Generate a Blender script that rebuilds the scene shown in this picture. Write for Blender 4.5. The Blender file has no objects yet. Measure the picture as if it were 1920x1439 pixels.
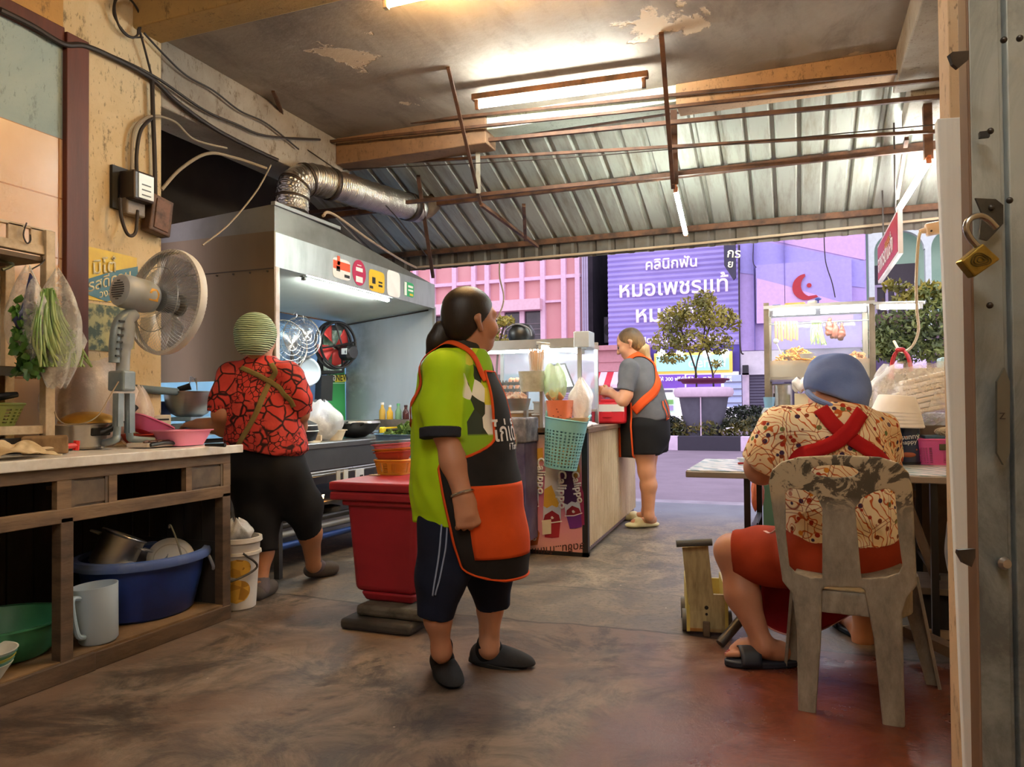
import bpy, bmesh, math, random, zlib
import numpy as np
from mathutils import Vector, Matrix, Euler
random.seed(7); RNG = np.random.default_rng(7)
SC = bpy.context.scene
# ---------------------------------------------------------------- camera
F_PX, TH, PITCH, ROLL, SHIFT, CAM_H = 1390.0, math.radians(20.9), math.radians(1.0), math.radians(.45), 18.0, 1.05
CAM = np.array([0, 0, CAM_H])
_r0 = np.array([math.cos(TH), math.sin(TH), 0.0])
CF = np.array([-math.sin(TH)*math.cos(PITCH), math.cos(TH)*math.cos(PITCH), math.sin(PITCH)])
_u0 = np.cross(_r0, CF)
CR = _r0*math.cos(ROLL) - _u0*math.sin(ROLL); CU = _u0*math.cos(ROLL) + _r0*math.sin(ROLL)
cd = bpy.data.cameras.new('camera'); cam = bpy.data.objects.new('camera', cd); SC.collection.objects.link(cam)
cd.sensor_width = 36; cd.sensor_fit = 'HORIZONTAL'; cd.lens = F_PX/1920*36; cd.shift_y = SHIFT/1920; cd.clip_start = .02; cd.clip_end = 300
M = Matrix([[CR[0], CU[0], -CF[0], CAM[0]], [CR[1], CU[1], -CF[1], CAM[1]], [CR[2], CU[2], -CF[2], CAM[2]], [0, 0, 0, 1]])
cam.matrix_world = M; SC.camera = cam
# ---------------------------------------------------------------- view, world
SC.view_settings.view_transform = 'Standard'; SC.view_settings.look = 'None'; SC.view_settings.gamma = 1; SC.view_settings.use_curve_mapping = False
SC.view_settings.exposure = EXPOSURE = .55
SC.cycles.use_denoising = True; SC.cycles.max_bounces = 8; SC.cycles.transparent_max_bounces = 12; SC.cycles.sample_clamp_indirect = 6
w = bpy.data.worlds.new('dusk'); SC.world = w; w.use_nodes = True
nt = w.node_tree; nt.nodes.clear()
_o = nt.nodes.new('ShaderNodeOutputWorld'); _b = nt.nodes.new('ShaderNodeBackground'); _t = nt.nodes.new('ShaderNodeTexCoord'); _s = nt.nodes.new('ShaderNodeSeparateXYZ'); _c = nt.nodes.new('ShaderNodeValToRGB')
nt.links.new(_t.outputs['Generated'], _s.inputs[0]); nt.links.new(_s.outputs[2], _c.inputs[0]); nt.links.new(_c.outputs[0], _b.inputs[0]); nt.links.new(_b.outputs[0], _o.inputs[0])
_c.color_ramp.elements[0].position = 0; _c.color_ramp.elements[0].color = (1, .86, .96, 1); _c.color_ramp.elements[1].position = .6; _c.color_ramp.elements[1].color = (.76, .74, .98, 1)
_b.inputs[1].default_value = WORLD = 1.65
# lamp strengths
TUBE_W, LED_W, WARM_W, ASSUMED_ROOM_W, HOOD_W, STALL_W = 125.0, 170.0, 170.0, 100.0, 110.0, 45.0
# ---------------------------------------------------------------- pixel/plane helpers (1920x1439 photo pixel -> point at a real distance)
def ray(px, py): return CF*F_PX + CR*(px-960) - CU*(py-719.5-SHIFT)
def Pd(px, py, d): return CAM + ray(px, py)/F_PX*d
def PZ(px, py, z=0.): R = ray(px, py); return CAM + R*((z-CAM_H)/R[2])
def PY(px, py, y): R = ray(px, py); return CAM + R*(y/R[1])
def PX(px, py, x): R = ray(px, py); return CAM + R*(x/R[0])
def dep(p): return float((np.array(p)-CAM) @ CF)
def V(*a): return np.array(a, float)
# ---------------------------------------------------------------- objects
ORG = {}
def link(o): SC.collection.objects.link(o); return o
def tag(o, label, cat, group=None, kind=None):
    if label: o['label'] = label
    if cat: o['category'] = cat
    if group: o['group'] = group
    if kind: o['kind'] = kind
    return o
def thing(name, label, cat, loc=(0, 0, 0), group=None):
    o = link(bpy.data.objects.new(name, None)); o.location = loc; o.empty_display_size = .1; ORG[o.name] = np.array(loc, float)
    return tag(o, label, cat, group)
def finish(me, name, m, parent=None, smooth=True, sub=0, bev=0, solid=0, loc=None):
    """mesh data given in world coordinates (or the local ones of a prototype at 0,0,0) -> one object"""
    o = link(bpy.data.objects.new(name, me))
    if m is not None:
        for q in (m if isinstance(m, (list, tuple)) else [m]): me.materials.append(q)
    if parent is not None:
        org = ORG.get(parent.name, np.zeros(3)); me.transform(Matrix.Translation(-org)); o.parent = parent; ORG[o.name] = org
    else:
        if loc is None and len(me.vertices):
            co = np.empty(len(me.vertices)*3, np.float32); me.vertices.foreach_get('co', co); co = co.reshape(-1, 3)
            loc = ((co[:, 0].min()+co[:, 0].max())/2, (co[:, 1].min()+co[:, 1].max())/2, co[:, 2].min())
        loc = np.array(loc if loc is not None else (0, 0, 0), float)
        me.transform(Matrix.Translation(-loc)); o.location = loc; ORG[o.name] = loc
    if smooth:
        me.polygons.foreach_set('use_smooth', [True]*len(me.polygons))
        if smooth != 'all': me.set_sharp_from_angle(angle=math.radians(38))
    if solid: s = o.modifiers.new('solid', 'SOLIDIFY'); s.thickness = solid; s.offset = 0
    if bev: b = o.modifiers.new('bevel', 'BEVEL'); b.width = bev; b.segments = 2; b.limit_method = 'ANGLE'; b.angle_limit = math.radians(40)
    if sub: s = o.modifiers.new('sub', 'SUBSURF'); s.levels = s.render_levels = sub
    return o
def basis(d):
    d = np.array(d, float); d /= np.linalg.norm(d); a = V(0, 0, 1) if abs(d[2]) < .95 else V(1, 0, 0)
    x = np.cross(a, d); x /= np.linalg.norm(x); return x, np.cross(d, x), d
class MB:
    def __init__(s): s.v = []; s.f = []; s.mi = []; s.cur = 0
    def add(s, vs, fs):
        n = len(s.v); s.v += [tuple(map(float, v)) for v in vs]; s.f += [tuple(n+i for i in f) for f in fs]; s.mi += [s.cur]*len(fs); return s
    def box(s, a, b, rz=0, c=None):
        a = np.minimum(a, b) if 1 else a; 
        return s
    def bx(s, a, b, R=None, piv=None):
        a, b = np.minimum(a, b), np.maximum(a, b)
        vs = np.array([[x, y, z] for x in (a[0], b[0]) for y in (a[1], b[1]) for z in (a[2], b[2])], float)
        if R is not None: piv = np.array(piv if piv is not None else (a+b)/2); vs = (vs-piv) @ np.array(R).T + piv
        return s.add(vs, [(0, 1, 3, 2), (4, 6, 7, 5), (0, 4, 5, 1), (2, 3, 7, 6), (0, 2, 6, 4), (1, 5, 7, 3)])
    def quad(s, *p): return s.add(p, [tuple(range(len(p)))])
    def beam(s, p, q, w, h=None, up=(0, 0, 1)):
        """square bar from p to q"""
        h = h or w; p = np.array(p, float); q = np.array(q, float); d = q-p; d /= np.linalg.norm(d); up = np.array(up, float)
        if abs(d @ up) > .97: up = V(0, 1, 0)
        x = np.cross(d, up); x /= np.linalg.norm(x); y = np.cross(x, d)
        vs = [e + x*sx*w/2 + y*sy*h/2 for e in (p, q) for sx, sy in ((-1, -1), (1, -1), (1, 1), (-1, 1))]
        return s.add(vs, [(3, 2, 1, 0), (4, 5, 6, 7), (0, 1, 5, 4), (1, 2, 6, 5), (2, 3, 7, 6), (3, 0, 4, 7)])
    def tube(s, path, r, n=10, cap=True, closed=False, flat=None):
        path = np.array(path, float); m = len(path); rs = np.broadcast_to(np.array(r, float), (m,)) if np.ndim(r) < 1 else np.array(r, float)
        T = np.gradient(path, axis=0) if not closed else np.roll(path, -1, 0)-np.roll(path, 1, 0)
        T /= np.maximum(np.linalg.norm(T, axis=1, keepdims=True), 1e-9)
        x, y, _ = basis(T[0]); vs = []
        for i in range(m):
            x = x - T[i]*(x @ T[i]); x /= max(np.linalg.norm(x), 1e-9); y = np.cross(T[i], x)
            for k in range(n):
                a = 2*math.pi*k/n; vs.append(path[i] + (x*math.cos(a) + y*math.sin(a)*(flat or 1))*rs[i])
        fs = [(i*n+k, i*n+(k+1) % n, ((i+1) % m)*n+(k+1) % n, ((i+1) % m)*n+k) for i in range(m if closed else m-1) for k in range(n)]
        if cap and not closed: fs += [tuple(range(n))[::-1], tuple((m-1)*n+k for k in range(n))]
        return s.add(vs, fs)
    def cyl(s, p, q, r, r2=None, n=20, cap=True): return s.tube([p, q], [r, r if r2 is None else r2], n, cap)
    def lathe(s, prof, c, n=32, axis=(0, 0, 1), sx=1., sy=1., rz=0., sq=0.):
        """profile [(radius, height)...]; sq>0 turns the circle into a rounded square"""
        X, Y, D = basis(axis) if tuple(axis) != (0, 0, 1) else (V(1, 0, 0), V(0, 1, 0), V(0, 0, 1)); c = np.array(c, float); vs = []
        for r, h in prof:
            for k in range(n):
                a = 2*math.pi*k/n; ca, sa = math.cos(a), math.sin(a)
                if sq: e = 2/(2+sq*6); ca, sa = math.copysign(abs(ca)**e, ca), math.copysign(abs(sa)**e, sa)
                ux, uy = ca*sx*r, sa*sy*r; vs.append(c + X*(ux*math.cos(rz)-uy*math.sin(rz)) + Y*(ux*math.sin(rz)+uy*math.cos(rz)) + D*h)
        m = len(prof); fs = [(i*n+k, i*n+(k+1) % n, (i+1)*n+(k+1) % n, (i+1)*n+k) for i in range(m-1) for k in range(n)]
        return s.add(vs, fs)
    def disc(s, c, r, axis=(0, 0, 1), n=32, sx=1, sy=1):
        X, Y, D = basis(axis) if tuple(axis) != (0, 0, 1) else (V(1, 0, 0), V(0, 1, 0), V(0, 0, 1))
        return s.add([np.array(c)+X*math.cos(2*math.pi*k/n)*r*sx+Y*math.sin(2*math.pi*k/n)*r*sy for k in range(n)], [tuple(range(n))])
    def prism(s, poly, o, X, Y, t):
        """outline poly (u,v) in plane o+X*u+Y*v, thickness t along X x Y"""
        o, X, Y = (np.array(q, float) for q in (o, X, Y)); N = np.cross(X, Y); N /= np.linalg.norm(N); n = len(poly)
        vs = [o+X*u+Y*v for u, v in poly] + [o+X*u+Y*v+N*t for u, v in poly]
        return s.add(vs, [tuple(range(n))[::-1], tuple(range(n, 2*n))] + [(i, (i+1) % n, n+(i+1) % n, n+i) for i in range(n)])
    def grid(s, P):
        P = np.array(P, float); a, b = P.shape[:2]
        return s.add(P.reshape(-1, 3), [(i*b+j, i*b+j+1, (i+1)*b+j+1, (i+1)*b+j) for i in range(a-1) for j in range(b-1)])
    def ball(s, c, r, n=14, m=8, R=None):
        r = np.broadcast_to(np.array(r, float), (3,)); c = np.array(c, float); vs = []
        for i in range(m+1):
            for k in range(n):
                t, a = math.pi*i/m, 2*math.pi*k/n; q = V(math.sin(t)*math.cos(a), math.sin(t)*math.sin(a), -math.cos(t))*r
                vs.append(c + (np.array(R) @ q if R is not None else q))
        return s.add(vs, [(i*n+k, i*n+(k+1) % n, (i+1)*n+(k+1) % n, (i+1)*n+k) for i in range(m) for k in range(n)])
    def build(s, name, m, parent=None, weld=True, **k):
        me = bpy.data.meshes.new(name); me.from_pydata(s.v, [], s.f)
        if weld:
            bm = bmesh.new(); bm.from_mesh(me); bmesh.ops.remove_doubles(bm, verts=bm.verts, dist=1e-5); bmesh.ops.recalc_face_normals(bm, faces=bm.faces)
            bm.to_mesh(me); bm.free()
        elif any(s.mi): pass
        if any(s.mi) and len(me.polygons) == len(s.mi): me.polygons.foreach_set('material_index', s.mi)
        me.validate(); return finish(me, name, m, parent, **k)
def kids(o): return [c for c in SC.objects if c.parent == o]
def dup(root, loc=None, rz=None, label=None, group=None, rot=None):
    def cp(o, par):
        c = o.copy(); link(c); ORG[c.name] = ORG.get(o.name, np.zeros(3))
        if par is not None: c.parent = par
        for ch in kids(o): cp(ch, c)
        return c
    c = cp(root, None)
    if loc is not None: c.location = loc
    if rz is not None: c.rotation_euler = (0, 0, rz)
    if rot is not None: c.rotation_euler = rot
    if label: c['label'] = label
    if group: c['group'] = group
    return c
def crv(pts, n=40, closed=False):
    """Catmull-Rom through the points"""
    P = np.array(pts, float); m = len(P); out = []
    segs = m if closed else m-1; per = max(2, n//segs)
    for i in range(segs):
        p0, p1, p2, p3 = (P[(i-1) % m], P[i], P[(i+1) % m], P[(i+2) % m]) if closed else (P[max(i-1, 0)], P[i], P[i+1], P[min(i+2, m-1)])
        for t in np.arange(per)/per:
            out.append(.5*((2*p1)+(-p0+p2)*t+(2*p0-5*p1+4*p2-p3)*t*t+(-p0+3*p1-3*p2+p3)*t**3))
    if not closed: out.append(P[-1])
    return np.array(out)
def text(body, name, m, o, X, Y, h, t=.001, parent=None, align='LEFT', bold=.012):
    """raised lettering, height h, lower left at o, running along X with up Y"""
    c = bpy.data.curves.new(name, 'FONT'); c.body = body; c.size = 1; c.offset = bold; c.extrude = 0; c.resolution_u = 3; c.align_x = align
    q = link(bpy.data.objects.new(name+'_tmp', c)); dg = bpy.context.evaluated_depsgraph_get(); dg.update()
    me = bpy.data.meshes.new_from_object(q.evaluated_get(dg), depsgraph=dg); bpy.data.objects.remove(q); bpy.data.curves.remove(c)
    X = np.array(X, float); Y = np.array(Y, float); X = X/np.linalg.norm(X); Y = Y/np.linalg.norm(Y); N = np.cross(X, Y)
    bm = bmesh.new(); bm.from_mesh(me)
    if t:
        r = bmesh.ops.extrude_face_region(bm, geom=bm.faces[:]); bmesh.ops.translate(bm, verts=[v for v in r['geom'] if isinstance(v, bmesh.types.BMVert)], vec=(0, 0, t/h))
    bm.to_mesh(me); bm.free()
    A = Matrix([[X[0]*h, Y[0]*h, N[0]*h, o[0]], [X[1]*h, Y[1]*h, N[1]*h, o[1]], [X[2]*h, Y[2]*h, N[2]*h, o[2]], [0, 0, 0, 1]]); me.transform(A); me.name = name
    return finish(me, name, m, parent, smooth=False)
# ---------------------------------------------------------------- materials
def lin(h):
    if not isinstance(h, str): return tuple(h)+(1,)
    c = [int(h[i:i+2], 16)/255 for i in (0, 2, 4)]; return tuple(x/12.92 if x <= .04045 else ((x+.055)/1.055)**2.4 for x in c)+(1,)
class N:
    def __init__(s, name, rough=.5, metal=0., spec=.5):
        s.m = bpy.data.materials.new(name); s.m.use_nodes = True; s.t = s.m.node_tree; s.b = s.t.nodes['Principled BSDF']
        s.b.inputs['Roughness'].default_value = rough; s.b.inputs['Metallic'].default_value = metal; s.b.inputs['Specular IOR Level'].default_value = spec
        s.tc = s.t.nodes.new('ShaderNodeTexCoord').outputs['Object']
    def n(s, ty, **k):
        q = s.t.nodes.new('ShaderNode'+ty)
        for a, b in k.items(): setattr(q, a, b)
        return q
    def put(s, sock, v):
        if hasattr(v, 'links'): s.t.links.new(v, sock)
        elif isinstance(v, str): sock.default_value = lin(v)
        elif isinstance(v, (tuple, list)) and len(v) == 3 and sock.type == 'RGBA': sock.default_value = tuple(v)+(1,)
        else: sock.default_value = v
    def map(s, sc=(1, 1, 1), rot=(0, 0, 0), loc=(0, 0, 0), v=None):
        q = s.n('Mapping'); q.inputs['Scale'].default_value = sc; q.inputs['Rotation'].default_value = rot; q.inputs['Location'].default_value = loc; s.t.links.new(v or s.tc, q.inputs[0]); return q.outputs[0]
    def noise(s, sc, v=None, det=5, rough=.6, dist=0., col=False):
        q = s.n('TexNoise'); q.inputs['Scale'].default_value = sc; q.inputs['Detail'].default_value = det; q.inputs['Roughness'].default_value = rough; q.inputs['Distortion'].default_value = dist; s.t.links.new(v or s.tc, q.inputs['Vector']); return q.outputs[1 if col else 0]
    def vor(s, sc, v=None, feat='F1', out='Distance', rnd=1.):
        q = s.n('TexVoronoi', feature=feat); q.inputs['Scale'].default_value = sc; q.inputs['Randomness'].default_value = rnd; s.t.links.new(v or s.tc, q.inputs['Vector']); return q.outputs[out]
    def wave(s, sc, v=None, dist=0., axis='X', det=2, prof='SIN', ty='BANDS'):
        q = s.n('TexWave', wave_type=ty, wave_profile=prof); q.bands_direction = axis; q.inputs['Scale'].default_value = sc; q.inputs['Distortion'].default_value = dist; q.inputs['Detail'].default_value = det; s.t.links.new(v or s.tc, q.inputs['Vector']); return q.outputs['Fac']
    def ramp(s, f, *st, interp='LINEAR'):
        q = s.n('ValToRGB'); q.color_ramp.interpolation = interp; e = q.color_ramp.elements
        while len(e) < len(st): e.new(.5)
        for a, (p, c) in zip(e, st): a.position = p; a.color = lin(c) if isinstance(c, str) else ((c, c, c, 1) if not isinstance(c, tuple) else lin(c))
        s.put(q.inputs[0], f); return q.outputs[0]
    def mix(s, f, a, b, bl='MIX'):
        q = s.n('Mix', data_type='RGBA', blend_type=bl); s.put(q.inputs[0], f); s.put(q.inputs[6], a); s.put(q.inputs[7], b); return q.outputs[2]
    def math(s, op, a, b=0., c=None):
        q = s.n('Math', operation=op); s.put(q.inputs[0], a); s.put(q.inputs[1], b)
        if c is not None: s.put(q.inputs[2], c)
        return q.outputs[0]
    def xyz(s, v=None):
        q = s.n('SeparateXYZ'); s.t.links.new(v or s.tc, q.inputs[0]); return q.outputs
    def wpos(s): return s.n('NewGeometry').outputs['Position']
    def step(s, x, a, soft=.01): q = s.n('MapRange'); s.put(q.inputs[0], x); q.inputs[1].default_value = a-soft; q.inputs[2].default_value = a+soft; return q.outputs[0]
    def color(s, c): s.put(s.b.inputs['Base Color'], c); return s
    def rough(s, c): s.put(s.b.inputs['Roughness'], c); return s
    def bump(s, h, st=.3, d=.01):
        q = s.n('Bump'); q.inputs['Strength'].default_value = st; q.inputs['Distance'].default_value = d; s.put(q.inputs['Height'], h)
        old = s.b.inputs['Normal'].links
        if old: s.t.links.new(old[0].from_socket, q.inputs['Normal'])
        s.t.links.new(q.outputs[0], s.b.inputs['Normal']); return s
    def alpha(s, a): s.put(s.b.inputs['Alpha'], a); return s
    def emit(s, c, k): s.put(s.b.inputs['Emission Color'], c); s.b.inputs['Emission Strength'].default_value = k; return s
    def trans(s, k, ior=1.45): s.b.inputs['Transmission Weight'].default_value = k; s.b.inputs['IOR'].default_value = ior; return s
    def coat(s, k, r=.1): s.b.inputs['Coat Weight'].default_value = k; s.b.inputs['Coat Roughness'].default_value = r; return s
MC = {}
def mat(name, col, rough=.5, metal=0., col2=None, sc=8., lo=.4, hi=.7, bump=0., bsc=None, spec=.5, stretch=None, emit=0, alpha=None, det=5):
    """plain stuff with patches of a second colour and a fine relief"""
    if name in MC: return MC[name]
    n = N(name, rough, metal, spec); v = n.map(stretch) if stretch else None
    if col2: n.color(n.mix(n.ramp(n.noise(sc, v, det), (lo, 0.), (hi, 1.)), col, col2))
    else: n.color(n.mix(n.ramp(n.noise(sc, v, 4), (.3, 0.), (.75, .14)), col, '000000'))
    if bump: n.bump(n.noise(bsc or sc*4, v, 4), bump)
    if emit: n.emit(col, emit)
    if alpha is not None: n.alpha(alpha)
    MC[name] = n.m; return n.m
def glow(name, col, k):
    n = N(name); n.color('ffffff'); n.emit(col, k); return n.m
# ================================================================ materials of the place
m_ceil = N('ceiling_concrete', .85)
_v = m_ceil.map((1, .6, 1)); _a = m_ceil.noise(.9, _v, 8, .62, .6); _b2 = m_ceil.noise(4.5, m_ceil.map((1, .35, 1)), 8, .7, .4)
_c1 = m_ceil.mix(m_ceil.ramp(_a, (.34, 0.), (.68, 1.)), '7d7064', 'a99b8b'); _c1 = m_ceil.mix(m_ceil.ramp(_b2, (.5, 0.), (.72, .55)), _c1, '5c5148')
_pe = m_ceil.ramp(m_ceil.noise(1.3, m_ceil.map((1, 1, 1), loc=(3.1, 7.7, 0)), 7, .62, .3), (.62, 0.), (.635, 1.)); _c1 = m_ceil.mix(_pe, _c1, 'c2ab90')
m_ceil.color(_c1).bump(m_ceil.math('ADD', m_ceil.noise(5, None, 8), m_ceil.math('MULTIPLY', _pe, -.8)), .5, .02); m_ceil = m_ceil.m
def plaster(name, a, b, dirt='5a4632', bump=.35):
    n = N(name, .8); c = n.mix(n.ramp(n.noise(1.6, None, 7, .65, .4), (.4, 0.), (.66, 1.)), a, b); c = n.mix(n.ramp(n.noise(11, n.map((1, 1, .5)), 8, .75), (.57, 0.), (.66, .75)), c, dirt); c = n.mix(n.ramp(n.noise(55, n.map((1, 1, .4)), 3, .7), (.6, 0.), (.68, .6)), c, dirt)
    n.color(c).bump(n.noise(16, None, 8, .7), bump, .012); return n.m
m_cream = plaster('cream_plaster', 'd9c29a', 'c5a877'); m_beam = plaster('ochre_beam_plaster', 'b28c66', '98755a'); m_grey_beam = plaster('grey_plaster', 'a49a8c', '857a6d')
m_bluegrey = plaster('blue_grey_paint', '8fa3a2', 'a5b4ae', '71807c', .15); m_paleceil = plaster('mouldy_white_paint', 'd5dccb', 'b3bba4', '7c7b62')
m_orange = plaster('ochre_paint', 'bf9150', 'ab7f45')
n = N('peach_tile', .25); _br = n.n('TexBrick'); _br.offset = 0; _x = n.xyz(); _cb = n.n('CombineXYZ'); n.t.links.new(_x[1], _cb.inputs[0]); n.t.links.new(_x[2], _cb.inputs[1]); n.t.links.new(_cb.outputs[0], _br.inputs[0])
for k, v in (('Scale', 1.), ('Mortar Size', .004), ('Brick Width', .33), ('Row Height', .3)): _br.inputs[k].default_value = v
n.put(_br.inputs['Color1'], 'e4c29d'); n.put(_br.inputs['Color2'], 'dfbb95'); n.put(_br.inputs['Mortar'], 'a9764f')
n.color(n.mix(n.ramp(n.noise(1.5, None, 5), (.45, 0.), (.75, .4)), _br.outputs[0], 'c98d58')).bump(n.noise(30), .12, .004); m_tile = n.m
m_redwood = mat('red_brown_painted_wood', '5b2517', .55, col2='431a10', sc=3, bump=.1, stretch=(4, 4, .5))
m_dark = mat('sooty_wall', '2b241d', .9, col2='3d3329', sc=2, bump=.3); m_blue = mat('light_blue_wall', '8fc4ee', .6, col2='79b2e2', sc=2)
n = N('floor_concrete', .5); p = n.wpos(); x = n.xyz(p)
big = n.noise(.9, p, 10, .7, .6); mid = n.noise(3.0, p, 12, .76, .7); fin = n.noise(38, p, 4, .7)
inner = n.mix(n.ramp(mid, (.42, 0.), (.58, 1.)), '453a31', '827262'); inner = n.mix(n.ramp(big, (.45, 0.), (.56, .8)), inner, '664f40'); inner = n.mix(n.ramp(n.noise(1.9, p, 10, .74, .6), (.52, 0.), (.6, .8)), inner, '332922')
mx = n.math('ADD', x[0], n.math('MULTIPLY', big, .9)); my = n.math('ADD', x[1], n.math('MULTIPLY', mid, .5))
redm = n.math('MULTIPLY', n.step(mx, .05, .3), n.math('SUBTRACT', 1., n.step(my, 3.75, .25)))
redc = n.mix(n.ramp(mid, (.4, 0.), (.7, 1.)), '66301f', '824a35'); inner = n.mix(redm, inner, redc)
outer = n.mix(n.ramp(mid, (.41, 0.), (.6, 1.)), '51483d', '8b7b66'); outer = n.mix(n.ramp(fin, (.52, 0.), (.62, .55)), outer, '352d25')
wob = n.math('MULTIPLY', n.math('SUBTRACT', n.noise(.9, p, 5), .5), .35); ye = n.math('ADD', x[1], wob)
c = n.mix(n.step(ye, 3.43, .015), inner, outer); rough_strip = n.math('MULTIPLY', n.step(ye, 3.43, .01), n.math('SUBTRACT', 1., n.step(ye, 4.15, .02)))
c = n.mix(n.math('MULTIPLY', rough_strip, .35), c, '4f4740'); walk = n.mix(n.ramp(mid, (.35, 0.), (.65, 1.)), '5a5d61', '7b7e82'); c = n.mix(n.step(ye, 6.9, .5), c, walk)
seam = n.math('MULTIPLY', n.math('SUBTRACT', 1., n.step(n.math('ABSOLUTE', n.math('SUBTRACT', ye, 3.43)), .011, .006)), .7); c = n.mix(seam, c, '2b241f')
seam2 = n.math('MULTIPLY', n.math('SUBTRACT', 1., n.step(n.math('ABSOLUTE', n.math('SUBTRACT', ye, 4.15)), .009, .005)), .6); c = n.mix(seam2, c, '2b241f')
spk = n.math('MULTIPLY', n.math('SUBTRACT', 1., n.step(n.vor(9, p), .045, .01)), n.step(n.noise(1.3, p, 3), .56, .02)); c = n.mix(n.math('MULTIPLY', spk, .75), c, 'd8c9ae')
n.color(c); n.rough(n.mix(redm, n.ramp(mid, (.3, .42), (.7, .7)), n.ramp(n.noise(5, p), (.3, .13), (.7, .3)))); n.bump(n.math('ADD', n.noise(14, p, 8, .72), n.math('MULTIPLY', fin, rough_strip)), .28, .012); n.bump(n.math('MULTIPLY', mid, 1.), .25, .03); m_floor = n.m
n = N('asphalt', .8); p = n.wpos(); n.color(n.mix(n.ramp(n.noise(1.2, p, 8, .7), (.35, 0.), (.7, 1.)), '75666f', '85757e')).bump(n.noise(60, p, 3), .3, .01); m_road = n.m
n = N('tin_sheet', .5, .25); n.color(n.mix(n.ramp(n.noise(3, n.map((3, .4, .4)), 8, .7), (.46, 0.), (.72, 1.)), 'a3a295', '79705f')); n.bump(n.noise(9), .06, .01); m_tin = n.m
m_rust = mat('rusty_steel', '6d4a34', .7, .3, '3f2d22', 9, .4, .65, .3, 40); m_rod = mat('brown_painted_rod', '5f412f', .65, .2, '3a281e', 7, .4, .7, .2, 30)
m_greysteel = mat('grey_painted_steel', '9a988c', .55, .3, '6d5c48', 6, .5, .75, .1); m_wire = mat('dark_cable', '2a1f18', .6); m_wire2 = mat('grey_cable', '9a8a72', .55)
m_steel = N('stainless_steel', .33, 1.); m_steel.color(m_steel.mix(m_steel.noise(5, m_steel.map((1, 1, 6)), 5), 'a5a39d', 'c3c2bd')); m_steel.rough(m_steel.ramp(m_steel.noise(7, None, 6), (.3, .26), (.7, .5))); m_steel = m_steel.m
# ================================================================ the room
def struct(mb, name, m, **k): o = mb.build(name, m, None, **k); o['kind'] = 'structure'; return o
struct(MB().quad((-6, -4, 0), (4, -4, 0), (4, 8.05, 0), (-6, 8.05, 0)), 'floor', m_floor, smooth=False)
struct(MB().bx((-14, 8.05, -.2), (14, 8.3, .0)), 'kerb_strip', mat('kerb_concrete', '9a9298', .8, col2='857d84', sc=3, bump=.2), smooth=False)
struct(MB().bx((-60, 8.3, -.3), (60, 70, -.04)), 'road', m_road, smooth=False)
mk = MB()
for xx in (-4.6, -1.35, 2.2): mk.bx((xx, 11.6, -.04), (xx+.75, 11.72, -.034))
struct(mk, 'road_markings', mat('road_paint', 'cfc3c6', .7), smooth=False)
struct(MB().bx((-4.2, 3.2, 3.2), (1.6, 5.2, 3.35)).bx((-4.2, -4, 3.62), (1.6, 3.2, 3.75)), 'ceiling', m_ceil, smooth=False)
struct(MB().bx((-3.6, -4, 0), (-3.4, 2.64, 2.4)), 'wall_left', m_tile, smooth=False)
struct(MB().bx((-3.6, -4, 2.4), (-3.4, 2.64, 2.87)), 'wall_left_upper', m_bluegrey, smooth=False)
struct(MB().bx((-3.6, -4, 2.87), (-3.385, 2.64, 2.96)).bx((-3.6, 2.64, 0), (-3.37, 2.765, 2.94)), 'trim_1', m_redwood, smooth=False, bev=.004)
struct(MB().bx((-3.6, -4, 2.96), (-3.402, 2.766, 3.62)), 'wall_left_top', m_orange, smooth=False)
struct(MB().bx((-3.95, 2.76, 0), (-3.4, 3.26, 3.62)).bx((-3.42, 2.64, 2.94), (-3.4, 2.77, 3.62)), 'pillar_left', m_cream, smooth=False, bev=.008)
struct(MB().bx((-3.7, 3.26, 2.8), (-3.4, 5.2, 3.2)), 'beam_left', m_grey_beam, smooth=False, bev=.01)
struct(MB().bx((-4.2, 3.06, 3.165), (1.6, 3.26, 3.62)), 'beam_cross', plaster('pale_ochre_plaster', 'b08d55', '9a7c4c'), smooth=False, bev=.01)
struct(MB().bx((-.72, 5.0, 3.05), (.62, 5.2, 3.2)), 'beam_front', m_beam, smooth=False, bev=.008)
struct(MB().bx((-3.4, 5.0, 2.99), (-2.1, 5.2, 3.2)), 'beam_front_left', plaster('brown_plaster', '8a6a4e', '705541'), smooth=False, bev=.008)
struct(MB().bx((-2.1, 5.02, 3.09), (-.72, 5.2, 3.2)), 'beam_front_patch', m_paleceil, smooth=False)
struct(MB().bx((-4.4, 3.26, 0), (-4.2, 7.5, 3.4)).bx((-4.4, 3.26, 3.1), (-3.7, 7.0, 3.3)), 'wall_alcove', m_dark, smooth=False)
struct(MB().bx((-4.2, 3.3, .82), (-4.16, 7.4, 1.95)), 'wall_alcove_panel', m_blue, smooth=False)
struct(MB().bx((.86, -4, 0), (1.06, 5.2, 3.7)), 'wall_right', m_cream, smooth=False)
struct(MB().bx((-3.6, -4.2, 0), (1.06, -4, 3.7)), 'wall_back', m_cream, smooth=False)
struct(MB().bx((.60, 3.26, 3.0), (.86, 5.2, 3.2)), 'beam_right', m_grey_beam, smooth=False, bev=.01)
struct(MB().prism([(5.2, 3.15), (5.62, 3.0), (5.62, 2.9), (5.2, 2.95)], (.70, 0, 0), (0, 1, 0), (0, 0, 1), .3), 'beam_bracket', m_grey_beam, smooth=False, bev=.01)
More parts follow.
